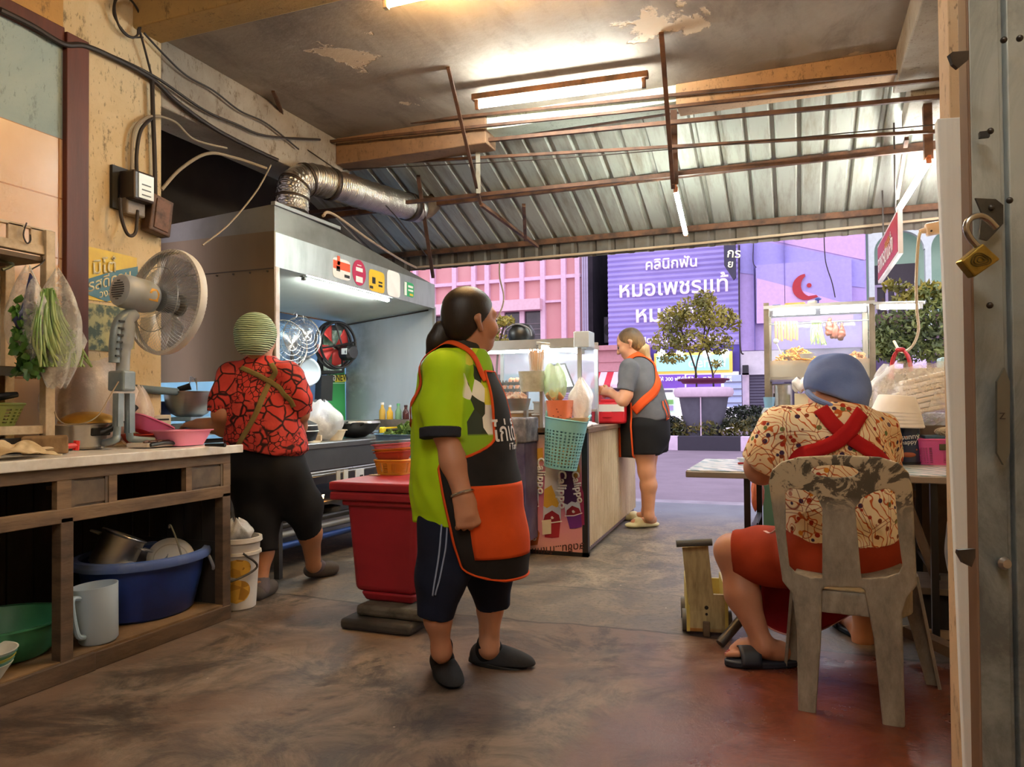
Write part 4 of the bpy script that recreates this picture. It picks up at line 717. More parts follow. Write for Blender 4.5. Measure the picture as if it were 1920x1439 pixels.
tag(MB().lathe([(.0, 0), (.07, .0), (.1, .06), (.104, .06), (.072, -.004)], (-3.2, 2.02, 1.24), 28).build('teal_bowl', mat('teal_enamel', '3f6f6c', .3), None), 'teal bowl on the upper rack shelf at the left edge', 'bowl')
tag(MB().lathe([(.0, 0), (.06, .0), (.075, .03), (.078, .03)], (-3.2, 2.02, 1.301), 24).build('yellow_cup', mat('yellow_plastic', 'e0b52a', .4), None), 'yellow cup inside the teal bowl', 'cup')
tag(MB().tube(crv([PX(0, 489, -3.2), PX(14, 492, -3.15), PX(24, 496, -3.15), PX(16, 502, -3.15), PX(4, 506, -3.15)], 20), .007, 8).build('clamp_lamp', mat('greenish_metal', '5c6150', .5, .6), None), 'small metal clamp under the top rack shelf', 'clamp')
# ---- bags of vegetables
def film(nm, c=(.92, .9, .86), a=.22, r=.12):
    if nm in MC: return MC[nm]
    n = N(nm, r, 0, .6); n.color(c+()); nz = n.noise(7, None, 6, .7); fr = n.n('LayerWeight'); fr.inputs[0].default_value = .35; n.alpha(n.math('ADD', a, n.math('MULTIPLY', n.math('ADD', fr.outputs[1], n.ramp(nz, (.5, 0.), (.68, .8))), .35))); n.bump(nz, .8, .02); MC[nm] = n.m; return n.m
def baggy(name, m, c, rx, rz, par, neck=.25, sy=.7, seed=0, amp=.16, n=30, mm=22, top=None):
    """crumpled closed bag; c = centre of the belly"""
    r_ = np.random.default_rng(seed); ph = r_.random(8)*6.28; rows = []
    for i in range(mm+1):
        t = i/mm; z = -1+2*t*(1.0 if not top else top); w = math.sin(math.pi*min(1, .06+t*.94))**.55 if t < .5 else (neck+(1-neck)*math.cos((t-.5)*math.pi)**1.0)
        row = []
        for k in range(n):
            a = 2*math.pi*k/n; q = 1+amp*(math.sin(3*a+ph[0]+3*t)*.5+math.sin(5*a+ph[1]-5*t)*.4+math.sin(9*a+ph[2]+9*t)*.3+math.sin(14*a+ph[3]-4*t)*.25*t)
            row.append(V(c[0]+rx*w*q*math.cos(a), c[1]+rx*sy*w*q*math.sin(a), c[2]+rz*z+.012*math.sin(4*a+ph[4])))
        rows.append(row+[row[0]])
    return MB().grid(rows).build(name, m, par, smooth='all')
hb = thing('vegetable_bag', 'clear bag with a bunch of leafy green herbs spilling out', 'bag of herbs', PX(55, 700, -3.02))
def stk(pts, r, n=16): return MB().tube(crv(pts, n), r, 6)
lm = MB()
for k in range(230):
    t = RNG.random(); p = PX(28+44*RNG.random()+6*t, 570+130*t, -3.02+.07*RNG.random()-.02); d = RNG.normal(size=3); d[2] -= .6; d /= np.linalg.norm(d); s = np.cross(d, V(1, .2, .1)+.4*RNG.normal(size=3)); s /= np.linalg.norm(s); L = .028+.018*RNG.random(); up = np.cross(d, s)*.006
    lm.add([p, p+s*L*.42+d*L*.35, p+s*L*.34+d*L*.8, p+d*L*1.1+up, p-s*L*.34+d*L*.8, p-s*L*.42+d*L*.35, p+d*L*.5-up], [(0, 1, 6), (1, 2, 6), (2, 3, 6), (3, 4, 6), (4, 5, 6), (5, 0, 6)])
lm.build('herb_leaf', leafmat('herb_leaf_mat', '3c6a1f', '5a8a2c', '254a16'), hb, weld=False)
sm_ = MB()
for k in range(14): sm_.tube([PX(60+RNG.normal()*4, 540, -3.0), PX(50+RNG.normal()*12, 630, -3.0)], .003, 5)
sm_.build('stem', mat('herb_stem', '4f7a35', .5), hb)
MB().grid([[PX(a, b, -2.985) for a, b in ((56, 512), (62, 520), (68, 527))], [PX(a, b, -2.975) for a, b in ((40, 580), (50, 590), (60, 590))], [PX(a, b, -2.98) for a, b in ((24, 600), (30, 612), (36, 618))]]).build('blue_band', mat('navy_band', '1d2450', .4), hb, solid=.004)
_c = PX(52, 590, -3.02); baggy('plastic_film', film('clear_film'), _c, .085, .2, hb, .12, .8, 3)
gb_ = thing('vegetable_bag', 'clear bag of long green stalks hanging from the rack post', 'bag of stalks', PX(110, 700, -3.0))
st = MB()
for k in range(90):
    a = RNG.normal()*13; p = [PX(92+a*.5, 540+RNG.random()*20, -3.0+.05*RNG.random()), PX(92+a, 600, -3.0+.08*RNG.random()), PX(105+a*1.7, 650, -3.0+.08*RNG.random()), PX(118+a*1.5+RNG.normal()*10, 688, -3.0+.06*RNG.random())]; st.tube(crv(p, 10), .0045, 5)
n = N('stalk_green', .45); n.color(n.mix(n.ramp(n.noise(9, n.map((2, 2, .5)), 3), (.35, 0.), (.65, 1.)), '5d8a3a', 'b3bf84')); st.build('stalk', n.m, gb_)
baggy('plastic_film', film('clear_film'), PX(106, 615, -3.0), .115, .255, gb_, .05, .62, 5, .14)
MB().grid([[PX(a, b, -2.96) for a, b in ((118, 570), (126, 600), (134, 640))], [PX(a, b, -2.93) for a, b in ((140, 600), (150, 625), (150, 660))], [PX(a, b, -2.95) for a, b in ((158, 628), (164, 640), (158, 655))]]).build('bag_corner', film('clear_film'), gb_, smooth='all')
# ---- things on the counter
zc = .8665
def cloth(name, label, c, rx, ry, h, m, seed=1, cat='cloth', n=40):
    r_ = np.random.default_rng(seed); ph = r_.random(12)*6.28; rows = []
    for i in range(n+1):
        row = []
        for j in range(n+1):
            u, v = 2*i/n-1, 2*j/n-1; q = math.hypot(u, v)+1e-6; e = 1+.18*math.sin(3*math.atan2(v, u)+ph[0])+.1*math.sin(7*math.atan2(v, u)+ph[1])
            z = h*max(0, 1-q**2*.6)*(.5+.5*abs(math.sin(4*u+2*v+ph[2])+.6*math.sin(7*v-3*u+ph[3])+.4*math.sin(11*u+6*v+ph[4]))/1.6)
            row.append(V(c[0]+rx*u*e, c[1]+ry*v*e, c[2]+.004+z))
        rows.append(row)
    return tag(MB().grid(rows).build(name, m, None, smooth='all', solid=.004), label, cat)
cloth('rag', 'crumpled cream rag at the left end of the countertop', PZ(40, 858, zc)+V(-.02, -.04, 0), .09, .17, .065, mat('cream_rag', 'cdb893', .9, col2='a58b62', sc=9), 2)
cbd = thing('chopping_board', 'worn wooden chopping board behind the cream rag', 'board', PZ(85, 850, zc)); p0, p1 = PZ(40, 852, zc), PZ(128, 849, zc); dr_ = (p1-p0)/np.linalg.norm(p1-p0); nr = V(-dr_[1], dr_[0], 0)
MB().beam(p0+V(0, 0, .035)+nr*.06, p1+V(0, 0, .035)+nr*.06, .22, .07, ).build('board', mat('board_wood', '9a7a52', .6, col2='6d5233', sc=8, stretch=(4, 1, 1), bump=.1), cbd, smooth=False, bev=.006)
rc = thing('red_clamp', 'small red plastic clamp in front of the chopping board', 'clamp', PZ(118, 851, zc)); p = PZ(120, 848, zc)+V(0.02, 0, .025)
MB().ball(p-V(0, .035, 0), (.02, .03, .022)).tube([p-V(0, .02, 0), p+V(0, .05, .002)], .012, 8).build('body', mat('red_plastic', 'd3322c', .35), rc); MB().tube([p+V(0, .04, -.02), p+V(0, .045, .022)], .013, 8).build('knob', mat('red_plastic', ''), rc)
po_ = thing('saucepan', 'aluminium saucepan with a black lifted handle behind the red clamp', 'pot', PZ(150, 843, zc)); c = PZ(152, 843, zc)+V(-.08, .05, 0); k_ = U(dep(c))
MB().lathe([(0, 0), (.105, 0), (.115, .01), (.123, .105), (.129, .112), (.124, .116), (.117, .105), (.108, .012), (0, .008)], c, 40).build('pan', m_alu, po_)
h0 = c+V(.115, .02, .075); MB().tube(crv([h0, h0+V(.03, .04, .02), h0+V(.05, .10, .075), h0+V(.055, .15, .12)], 16), [.016]*6+[.02]*7+[.014]*4 if 0 else .016, 10).build('handle', m_black, po_); MB().bx(h0+V(-.015, -.05, -.015), h0+V(.012, .05, .022)).build('handle_bracket', m_black, po_, smooth=False, bev=.006)
ld = tag(MB().lathe([(.13, 0), (.125, .012), (.10, .035), (.055, .052), (0, .058)], c+V(-.01, .06, .119), 36).build('golden_lid', mat('brass_lid', 'c8983f', .35, .55, 'a87a2c', 6, bump=.1), None), 'domed golden lid resting on the saucepan', 'lid')
sb = thing('plastic_bag', 'big milky plastic bag heaped behind the fan on the counter', 'plastic bag', (-3.25, 2.72, zc)); baggy('bag_film', film('milky_film', (.93, .82, .74), .42, .3), (-3.25, 2.70, zc+.22), .17, .21, sb, .5, 1.3, 11, .2)
sb2 = thing('plastic_bag', 'second milky bag right of the fan stand', 'plastic bag', (-3.22, 2.94, zc)); baggy('bag_film', film('milky_film'), (-3.24, 2.93, zc+.15), .1, .15, sb2, .35, .8, 12, .2)
tag(MB().cyl(PX(199, 795, -3.15), PX(203, 752, -3.15), .006, n=10).build('drinking_straw', mat('violet_straw', '8a63c4', .4), None), 'violet drinking straw standing by the fan', 'straw')
ob = thing('socket_strip', 'white socket box on the counter beside the second milky bag', 'socket box', PX(292, 800, -3.36)); a_, b_ = wb(276, 778, 309, 806, -3.39, .05); MB().bx(a_, b_).build('box', mat('ivory_plastic', 'ddd0ba', .4), ob, smooth=False, bev=.006); MB().bx((b_[0]-.001, a_[1]+.02, b_[2]-.03), (b_[0]+.003, b_[1]-.02, b_[2]-.022)).build('slot', m_black, ob, smooth=False)
tag(MB().cyl(PX(255, 729, -3.37), PX(318, 735, -3.4)+V(0, .05, 0), .022).build('grey_pipe', mat('blue_grey_pipe', '6d7f86', .4), None), 'short blue grey pipe by the pillar foot', 'pipe')
# red and pink plastic basins, tray
m_pinkp = mat('pink_plastic', 'e889a5', .35); m_pinkd = mat('pink_plastic_deep', 'e0709c', .35); m_redp = mat('dull_red_plastic', 'b23c2c', .4)
zb_ = zc; cpk = PZ(365, 835, zb_)+V(-.06, -.02, 0)
def basin(name, label, c, prof, m, sx=1, sy=1, sq=0, rz=0, rot=None, cat='basin', th=.004, n=44, group=None):
    """prof of the outside; wall given thickness by going back down inside"""
    o = prof; inn = [(max(r-th, 0), h+(th if h < prof[-1][1]-1e-6 else 0)) for r, h in reversed(prof)]
    q = thing(name, label, cat, c, group); MB().lathe([(0, o[0][1])]+o+inn+[(0, o[0][1]+th)], c, n, sx=sx, sy=sy, sq=sq, rz=rz).build('shell', m, q)
    rr, hh = prof[-1]; MB().lathe([(rr-.002, hh-.004), (rr+.009, hh-.003), (rr+.010, hh+.003), (rr-.004, hh+.003)], c, n, sx=sx, sy=sy, sq=sq, rz=rz).build('rim', m, q)
    return q
basin('plastic_basin', 'pink oblong basin at the right end of the countertop', cpk, [(.085, 0), (.105, .04), (.12, .075)], m_pinkp, .8, 1.05, .5)
cr = PZ(300, 836, zb_)+V(-.19, .0, 0); basin('plastic_basin', 'dull red basin left of the pink basin', cr+V(.06, .03, 0), [(.07, .01), (.085, .03), (.095, .055)], m_redp, .75, 1.15, .4)
ck = basin('colander', 'pink colander lying tilted on the red basin', cr+V(.04, .05, .06), [(.06, .0), (.085, .03), (.1, .062)], m_pinkd, .75, 1.2, .3, cat='colander'); ck.rotation_euler = (math.radians(-20), 0, 0)
trm = PZ(300, 838, zb_)+V(-.04, .06, 0); ty = thing('chopping_tray', 'white cutting tray with dark meat scraps at the counter edge', 'tray', trm)
MB().bx(trm+V(-.07, -.16, 0), trm+V(.07, .17, .022)).build('tray', mat('white_tray', 'd9cbbc', .35, col2='c4b29e'), ty, smooth=False, bev=.008)
sc_ = MB()
for k in range(26): p = trm+V(.03+.035*RNG.random(), -.14+.27*RNG.random(), .026); sc_.ball(p, (.01+.008*RNG.random(), .014+.012*RNG.random(), .008), 6, 4)
tag(sc_.build('meat_scraps', mat('dark_meat', '3b1f16', .5, col2='5b3222', sc=30), None), 'dark chopped scraps along the white cutting tray', 'scraps', kind='stuff')
tag(MB().tube(crv([trm+V(.075, -.15, .012), trm+V(.08, -.06, .02), trm+V(.076, .02, .012)], 12), .009, 8).build('knife_handle_cleaver', m_black, None), 'black handled cleaver lying before the white tray', 'knife')
tag(MB().tube([PZ(385, 838, zc)+V(0, 0, .008), PZ(425, 838, zc)+V(0, -.01, .008)], [.006, .01], 8).build('black_ladle', m_black, None), 'thin black handle at the corner of the countertop', 'ladle')
# ---- fan
fan = thing('electric_fan', 'large grey pedestal fan standing on the countertop', 'fan', PZ(250, 838, zc)+V(-.05, 0, 0)); fx = -2.96
m_fang = mat('grey_fan_plastic', 'a3aab0', .4, col2='8a8f90', sc=5); m_fanb = mat('bluish_fan_post', '8b999f', .4, .2, '6f7c82', 7)
def Q(px, py, x=fx): return PX(px, py, x)
dF = dep(Q(230, 700)); kF = U(dF)
MB().tube(crv([Q(222, 770), Q(219, 815), Q(214, 826), Q(190, 832, fx-.1)], 24), .017, 12).tube(crv([Q(243, 770), Q(243, 815), Q(250, 824), Q(290, 827, fx+.05)], 24), .017, 12).beam(Q(222, 738), Q(221, 800), .036, .03).beam(Q(243, 738), Q(243, 812), .036, .03).build('base_legs', m_fanb, fan)
MB().beam(Q(229, 696), Q(228, 734), .1, .075, ).build('collar', m_fanb, fan, smooth=False, bev=.01); MB().cyl(Q(228, 740), Q(228, 790), .013).build('pole', m_steel, fan)
MB().tube(crv([Q(230, 698), Q(232, 660), Q(236, 630), Q(238, 600), Q(250, 588)], 24), [.03]*8+[.038]*9+[.034]*8, 14).build('neck', m_fang, fan)
MB().tube(crv([Q(214, 680), Q(215, 640), Q(222, 605), Q(240, 588)], 20), .024, 12).build('tilt_bracket', m_fanb, fan)
for k in range(6): MB().bx(Q(214+k*1.4, 668-k*13)+V(.02, -.014, -.004), Q(214+k*1.4, 668-k*13)+V(.03, .014, .004)).build('vent_slit', mat('slit_dark', '3c4144', .6), fan, smooth=False)
H0, H1 = Q(222, 541, fx+.02), Q(290, 556, fx+.02); ax = (H1-H0)/np.linalg.norm(H1-H0); ax = V(.10, .97, -.1); ax /= np.linalg.norm(ax); Hc = Q(232, 546, fx); L = .19
MB().lathe([(.0, 0), (.056, 0), (.074, .008), (.081, .03), (.081, L*.75), (.07, L*.95), (.03, L)], Hc-ax*.03, 36, axis=ax).build('motor_housing', m_fang, fan)
gr_ = MB(); X_, Y_, D_ = basis(ax)
for k in range(-4, 5): gr_.beam(Hc-ax*.031+Y_*k*.011-X_*math.sqrt(max(.045**2-(k*.011)**2, 0)), Hc-ax*.031+Y_*k*.011+X_*math.sqrt(max(.045**2-(k*.011)**2, 0)), .005, .004, up=ax)
gr_.build('vent_grille', mat('slit_dark', ''), fan, smooth=False)
sid = np.cross(ax, V(0, 0, 1)); sid = sid if sid[0] > 0 else -sid; up_ = np.cross(sid, ax); up_ = up_ if up_[2] > 0 else -up_
lab = Hc+ax*.105+sid*.0815; MB().add([lab+ax*a+up_*b+sid*(-.0006*0+.0015-abs(b)*.25) for a, b in ((-.024, -.03), (.024, -.03), (.026, .01), (.014, .03), (-.014, .03), (-.026, .01))], [(0, 1, 2, 3, 4, 5)]).build('logo_plate', mat('gold_plate', 'd9a23c', .4, .3), fan, solid=.003, smooth=False)
G = Q(313, 570, fx+.12); Gc = Hc+ax*(L+.045); R = .262
MB().lathe([(R-.01, -.022), (R+.004, -.02), (R+.008, 0), (R+.004, .02), (R-.01, .022)], Gc, 72, axis=ax).build('grille_ring', mat('white_ring', 'd6d3cc', .4), fan)
wm = m_steel
def wires(sgn, nw, nm):
    mb = MB()
    for k in range(nw):
        a = 2*math.pi*k/nw; dv = X_*math.cos(a)+Y_*math.sin(a); tw = X_*-math.sin(a)+Y_*math.cos(a)
        mb.tube([Gc+dv*R*t+tw*R*.12*math.sin(t*2)+ax*sgn*(.02+.055*math.sqrt(max(0, 1-t**2.4))) for t in (.2, .45, .7, .88, 1)], .0011, 4, cap=False)
    for t in (.2, .62): mb.tube([Gc+(X_*math.cos(a)+Y_*math.sin(a))*R*t+ax*sgn*(.02+.055*math.sqrt(max(0, 1-t**2.4))) for a in np.linspace(0, 6.283, 49)[:-1]], .002, 4, closed=True)
    o = mb.build(nm, mat('grille_wire', 'b9b9b4', .35, .8), fan, weld=False)
wires(-1, 84, 'rear_grille'); wires(1, 84, 'front_grille')
bl = MB()
for k in range(5):
    a0 = 2*math.pi*k/5+.3; rows = []
    for t in np.linspace(.16, .88, 8): rows.append([Gc+(X_*math.cos(a0+s*.42*(.7+.5*t)+t*.25)+Y_*math.sin(a0+s*.42*(.7+.5*t)+t*.25))*R*t+ax*(s*.03) for s in np.linspace(-1, 1, 6)])
    bl.grid(rows)
_bm = N('smoky_blade', .2); _bm.color('8d9298'); _bm.alpha(.38); bl.build('blade', _bm.m, fan, solid=.002, weld=False)
MB().lathe([(.0, .05), (.045, .045), (.055, .01), (.055, -.04), (0, -.04)], Gc, 24, axis=ax).build('hub', mat('smoky_hub', '6b7075', .4), fan); MB().disc(Gc+ax*.078, .058, ax).build('badge', mat('badge_grey', '77736b', .4), fan, solid=.004)
cable('fan_cord', 'thin cord looping from the fan collar to the golden lid', [Q(222, 716, fx+.05), Q(205, 745, fx+.05), Q(185, 778, fx+.05), Q(160, 793, fx+.03), Q(125, 796, -3.0), Q(108, 785, -3.05), Q(100, 764, -3.1)], .003, m_wire2)
# ---- under the counter
m_tubb = mat('blue_tub_plastic', '1e3a86', .45, col2='16296a', sc=4); m_green = mat('green_basin_plastic', '3f8a63', .4, col2='2f6d50', sc=4)
ctr = PX(270, 1064, -2.92); tz = .081; rim = .355
tb = thing('wash_tub', 'big blue plastic wash tub full of dirty dishes under the counter', 'tub', (ctr[0], ctr[1], tz)); cc = V(ctr[0], ctr[1], tz); hh = rim-tz
MB().lathe([(0, 0), (.20, 0), (.215, .012), (.25, hh*.6), (.265, hh), (.257, hh), (.24, hh*.6), (.2, .02), (0, .012)], cc, 48, sx=.92, sy=1.12).build('shell', m_tubb, tb); MB().lathe([(.255, hh-.02), (.292, hh-.026), (.296, hh-.006), (.288, hh+.012), (.262, hh+.014), (.252, hh)], cc, 48, sx=.92, sy=1.12).build('rim', mat('blue_rim_worn', '4a5f97', .45, col2='6a7aa3', sc=5), tb)
hp = PZ(365, 1085, hh+tz-.05); hp = V(hp[0]-.0, hp[1], hh+tz-.03); c0 = cc+V(.92*.275*.62, 1.12*.275*.78, hh-.03); tn = V(-.70, .62, 0)*1.; tn = V(-.6, .5, 0)/np.hypot(.6, .5); out = V(.62, .78, 0)
MB().tube(crv([c0-tn*.06+out*.0, c0-tn*.06+out*.02-V(0, 0, .05), c0-tn*.035+out*.025-V(0, 0, .075), c0+tn*.035+out*.025-V(0, 0, .075), c0+tn*.06+out*.02-V(0, 0, .05), c0+tn*.06], 30), .008, 10).build('handle', mat('grey_handle', '8d93a5', .4), tb)
bsn = PZ(70, 1250, .085); basin('plastic_basin', 'shallow green basin on the cabinet floor at the left edge', V(-2.95, 2.02, .085), [(.17, 0), (.20, .03), (.235, .135)], m_green, 1., 1.05)
for k, (z, col) in enumerate(((0, 'd8d9c9'), (.012, '4b8f86'), (.024, 'c9b23e'), (.036, '3e7f78'), (.048, 'e4e1d8'))): tag(MB().lathe([(0, z), (.06, z), (.095+.004*k, z+.055), (.1+.004*k, z+.055), (.062, z-.004), (0, z-.004)], (-2.72, 1.80, .09), 30).build('enamel_bowl', mat('enamel_%d' % k, col, .3), None), ('lowest pale bowl', 'teal bowl second from the bottom', 'yellow bowl in the middle', 'dark teal bowl second from the top', 'topmost white bowl')[k]+' of the small stack at the left frame edge', 'bowl', 'small bowl stack under the counter')
jg = thing('measuring_jug', 'cloudy translucent plastic jug leaning against the blue tub', 'jug', PZ(195, 1225, .02)); c = PZ(197, 1222, .081)*V(1, 1, 0)+V(-.14, .09, .081); tilt = V(-.06, -.05, 1); tilt /= np.linalg.norm(tilt)
_j = N('cloudy_plastic', .35); _j.color('c4d2de'); _j.alpha(.72); MB().lathe([(0, 0), (.066, 0), (.074, .01), (.088, .21), (.09, .235), (.087, .235), (.084, .21), (.07, .014), (0, .006)], c, 40, axis=tilt).build('jug_body', _j.m, jg)
hx = V(.2, -.98, 0); MB().tube(crv([c+tilt*.2+hx*.088, c+tilt*.205+hx*.125, c+tilt*.16+hx*.13, c+tilt*.06+hx*.115, c+tilt*.04+hx*.08], 20), .011, 8).build('handle', mat('jug_handle', 'a9c4dc', .4), jg)
pt_ = thing('stock_pot', 'tilted stainless pot lying on the dishes in the blue tub', 'pot', Pd(212, 1060, 3.42)); ax_ = V(.22, .38, .95); ax_ /= np.linalg.norm(ax_); c = Pd(204, 1066, 3.42); 
MB().lathe([(0, 0), (.088, 0), (.095, .008), (.095, .15), (.103, .158), (.1, .162), (.091, .15), (.09, .01), (0, .006)], c, 40, axis=ax_).build('pot_body', m_steel, pt_)
X2, Y2, _ = basis(ax_); hd_ = V(.8, .3, 0)
for s_ in (1, -1): q = c+ax_*.13; dv = (np.cross(ax_, hd_)); dv /= np.linalg.norm(dv); dd = np.cross(dv, ax_)*s_*-1; MB().tube(crv([q+dd*.094-dv*.04, q+dd*.14-dv*.035, q+dd*.14+dv*.035, q+dd*.094+dv*.04], 18), .006, 8).build('handle', m_steel, pt_)
m_plate = mat('white_melamine', 'e6e2dc', .3); pa_ = V(.62, -.55, .55); pa_ /= np.linalg.norm(pa_)
pp = thing('oval_plate', 'white oval plate propped up in the blue tub', 'plate', Pd(318, 1075, 3.52)); MB().lathe([(0, .0), (.075, .002), (.105, .015), (.107, .018), (.074, .008), (0, .006)], Pd(320, 1050, 3.6), 40, axis=pa_, sx=1, sy=1).build('plate_body', m_plate, pp, smooth='all'); MB().lathe([(.074, .0085), (.077, .0095), (.08, .0095)], Pd(320, 1050, 3.6), 40, axis=pa_).build('inner_line', mat('plate_line', 'c9c2b8', .4), pp)
tag(MB().lathe([(.075, 0), (.072, .02), (.055, .05), (.03, .066), (0, .07)], Pd(240, 1084, 3.38), 30, axis=(.1, -.1, 1)).build('white_bowl', mat('bluish_white_melamine', 'd9dbe6', .3), None, smooth='all'), 'white bowl upturned in the blue tub', 'bowl')
tag(MB().lathe([(.085, 0), (.08, .03), (.05, .06), (0, .065)], Pd(200, 1083, 3.36), 30, axis=(.2, 0, 1)).build('steel_bowl', m_alu, None, smooth='all'), 'aluminium bowl half under the tilted pot', 'bowl')
_tr = N('grey_clear', .2); _tr.color('9fa3b0'); _tr.alpha(.6); tag(MB().lathe([(.085, 0), (.1, .07), (.098, .07), (.083, 0), (0, 0)], Pd(275, 1070, 3.58), 30, axis=(.1, -.2, 1)).build('clear_box', _tr.m, None, smooth='all'), 'greyish see-through tub behind the white bowl', 'tub')
ldl = thing('ladle', 'steel ladle handle sticking up out of the blue tub', 'ladle', Pd(338, 1040, 3.56)); MB().tube(crv([Pd(342, 1048, 3.54), Pd(332, 1015, 3.54), Pd(322, 990, 3.54), Pd(318, 985, 3.54), Pd(317, 991, 3.54)], 20), .0045, 8).build('handle', m_steel, ldl); MB().ball(Pd(343, 1052, 3.54), .028).build('scoop', m_steel, ldl)
tag(MB().tube([Pd(352, 1050, 3.54), Pd(373, 1041, 3.56)], .006, 8).build('white_spoon', m_plate, None), 'white spoon handle beside the oval plate', 'spoon')
# pail by the cabinet end
m_pail = mat('white_pail', 'd3cbc2', .45, col2='b9aea2', sc=4); cp_ = PZ(447, 1146, 0)+V(-.06, .06, 0)
pl_ = thing('food_pail', 'white food pail with golden food pictures beside the cabinet end', 'pail', cp_); k = U(3.85); hp = .37
MB().lathe([(0, 0), (.088, 0), (.094, .006), (.118, hp), (.112, hp), (.088, .01), (0, .008)], cp_, 40).build('pail_body', m_pail, pl_); MB().lathe([(.112, hp-.09), (.124, hp-.085), (.122, hp-.07), (.114, hp-.068)], cp_, 40).lathe([(.116, hp-.03), (.128, hp-.02), (.126, hp+.002), (.114, hp+.003)], cp_, 40).build('rim', m_pail, pl_)
n = N('food_print', .4); v_ = n.vor(26, None, 'F1', 'Color'); n.color(n.mix(n.xyz(v_)[0], '9a6a1f', 'd9a63f')); 
def wrapq(name, m, c, r0, r1, z0, z1, a0, a1, par, round_=True):
    rows = []
    for t in np.linspace(0, 1, 11):
        w_ = math.sqrt(max(0, 1-(2*t-1)**2)) if round_ else 1; am = (a0+a1)/2; rows.append([c+V(math.cos(am+(a1-a0)/2*s*w_)*(r0+(r1-r0)*t), math.sin(am+(a1-a0)/2*s*w_)*(r0+(r1-r0)*t), z0+(z1-z0)*t) for s in np.linspace(-1, 1, 9)])
    return MB().grid(rows).build(name, m, par, smooth='all')
wrapq('food_picture', n.m, cp_, .1055, .114, .17, .27, -1.5, -.2, pl_); wrapq('food_picture', n.m, cp_, .099, .108, .04, .165, -1.6, -.2, pl_)
MB().tube(crv([cp_+V(.1, -.07, hp-.07), cp_+V(.13, .0, hp-.15), cp_+V(.08, -.13, hp-.2), cp_+V(-.03, -.145, hp-.2), cp_+V(-.1, -.07, hp-.07)], 30), .006, 8).build('handle', mat('dark_bail', '3a332d', .5), pl_)
pbg = thing('plastic_bag', 'grey crumpled bag rising from the food pail', 'plastic bag', cp_+V(0, 0, hp)); baggy('bag_film', film('grey_film', (.6, .58, .56), .6), cp_+V(-.01, 0, hp+.03), .08, .06, pbg, .2, 1, 14, .2)
# ================================================================ steel hood, stove
XH, YH0, YH1 = -2.95, 3.70, 5.84; XB = -3.87
m_side = N('warm_steel_sheet', .38, .85); m_side.color(m_side.mix(m_side.noise(3, m_side.map((1, 1, .25)), 4), '6d5f4d', '8f7d66')).bump(m_side.noise(3), .05); m_side = m_side.m
m_fas = mat('brushed_steel_sheet', 'b9bcb8', .36, .8, 'a6a8a4', 3, stretch=(1, 4, 1)); m_hin = mat('pale_green_steel', 'd2d8cc', .45, .3, 'c0c8bc', 2)
hood = thing('extractor_hood', 'big stainless steel cooking hood with stickers on its front', 'extractor hood', (-3.4, 4.75, .8))
MB().bx((XB, YH0-.012, 1.22), (XH, YH0, 2.13)).build('side_panel', m_side, hood, smooth=False); MB().bx((XB, YH0-.016, 1.90), (XH, YH0-.012, 1.905)).build('side_seam', mat('seam_dark', '3d3429', .6), hood, smooth=False)
for k in range(5): MB().cyl((XB+.35+k*.13, YH0-.012, 1.885), (XB+.35+k*.13, YH0-.019, 1.885), .006, n=8).build('rivet', mat('seam_dark', ''), hood)
top = [(XB, YH0, 2.21), (XH, YH0, 2.13), (XH, YH1, 2.12), (XB, YH1, 2.2)]; ap = [(XB, YH0, 2.25), (XH, YH0, 2.30), (XH-.02, 4.38, 2.275), (XB, 4.38, 2.28)]
MB().quad((XB, YH0-.01, 2.125), (XH, YH0-.01, 2.125), (XH, YH0-.01, 2.295), (XB, YH0-.01, 2.24)).quad((XH, YH0-.01, 2.125), (XH, YH1, 2.118), (XH-.01, 4.38, 2.275), (XH, YH0-.01, 2.295)).quad((XB, YH0-.01, 2.24), (XH, YH0-.01, 2.295), (XH-.01, 4.38, 2.275), (XB, 4.38, 2.26)).quad((XB, 4.38, 2.26), (XH-.01, 4.38, 2.275), (XH, YH1, 2.118), (XB, YH1, 2.12)).build('roof_panel', mat('dull_steel_sheet', '85837c', .4, .8, '6f6c64', 3), hood, smooth=False, weld=False)
MB().bx((XH-.02, YH0-.02, 2.285), (XH+.012, 4.38, 2.31)).build('roof_lip', mat('lip_steel', '9c9c98', .4, .8), hood, smooth=False, bev=.003)
MB().bx((XH-.015, YH0, 1.912), (XH, YH1, 2.125)).build('front_fascia', m_fas, hood, smooth=False)
MB().bx((XH-.05, YH0-.004, .84), (XH+.004, YH0+.035, 1.915)).build('corner_post', mat('peeling_film_steel', 'd6cdc4', .35, .3, 'b9a795', 7), hood, smooth=False, bev=.004)
MB().quad((XH-.015, YH0, 1.915), (XH-.015, YH1, 1.915), (XB, YH1, 1.82), (XB, YH0, 1.82)).build('soffit', m_hin, hood, smooth=False, weld=False)
n = N('sooty_steel', .42, .55); x = n.xyz(); so = n.math('MULTIPLY', n.ramp(n.noise(2.2, None, 6, .6), (.34, 0.), (.56, 1.)), n.math('SUBTRACT', 1., n.step(x[0], -.28, .26))); so = n.math('MULTIPLY', so, .9)
n.color(n.mix(so, n.mix(n.noise(3, n.map((5, 5, .6)), 5), 'bccad3', 'cfd9df'), '3a3836')).bump(n.noise(4), .06)
MB().bx((XB, YH1, .82), (XH, YH1+.012, 1.925)).build('end_panel', n.m, hood, smooth=False); MB().bx((XH-.02, YH1-.01, .82), (XH+.003, YH1+.014, 1.925)).build('corner_post', m_fas, hood, smooth=False)
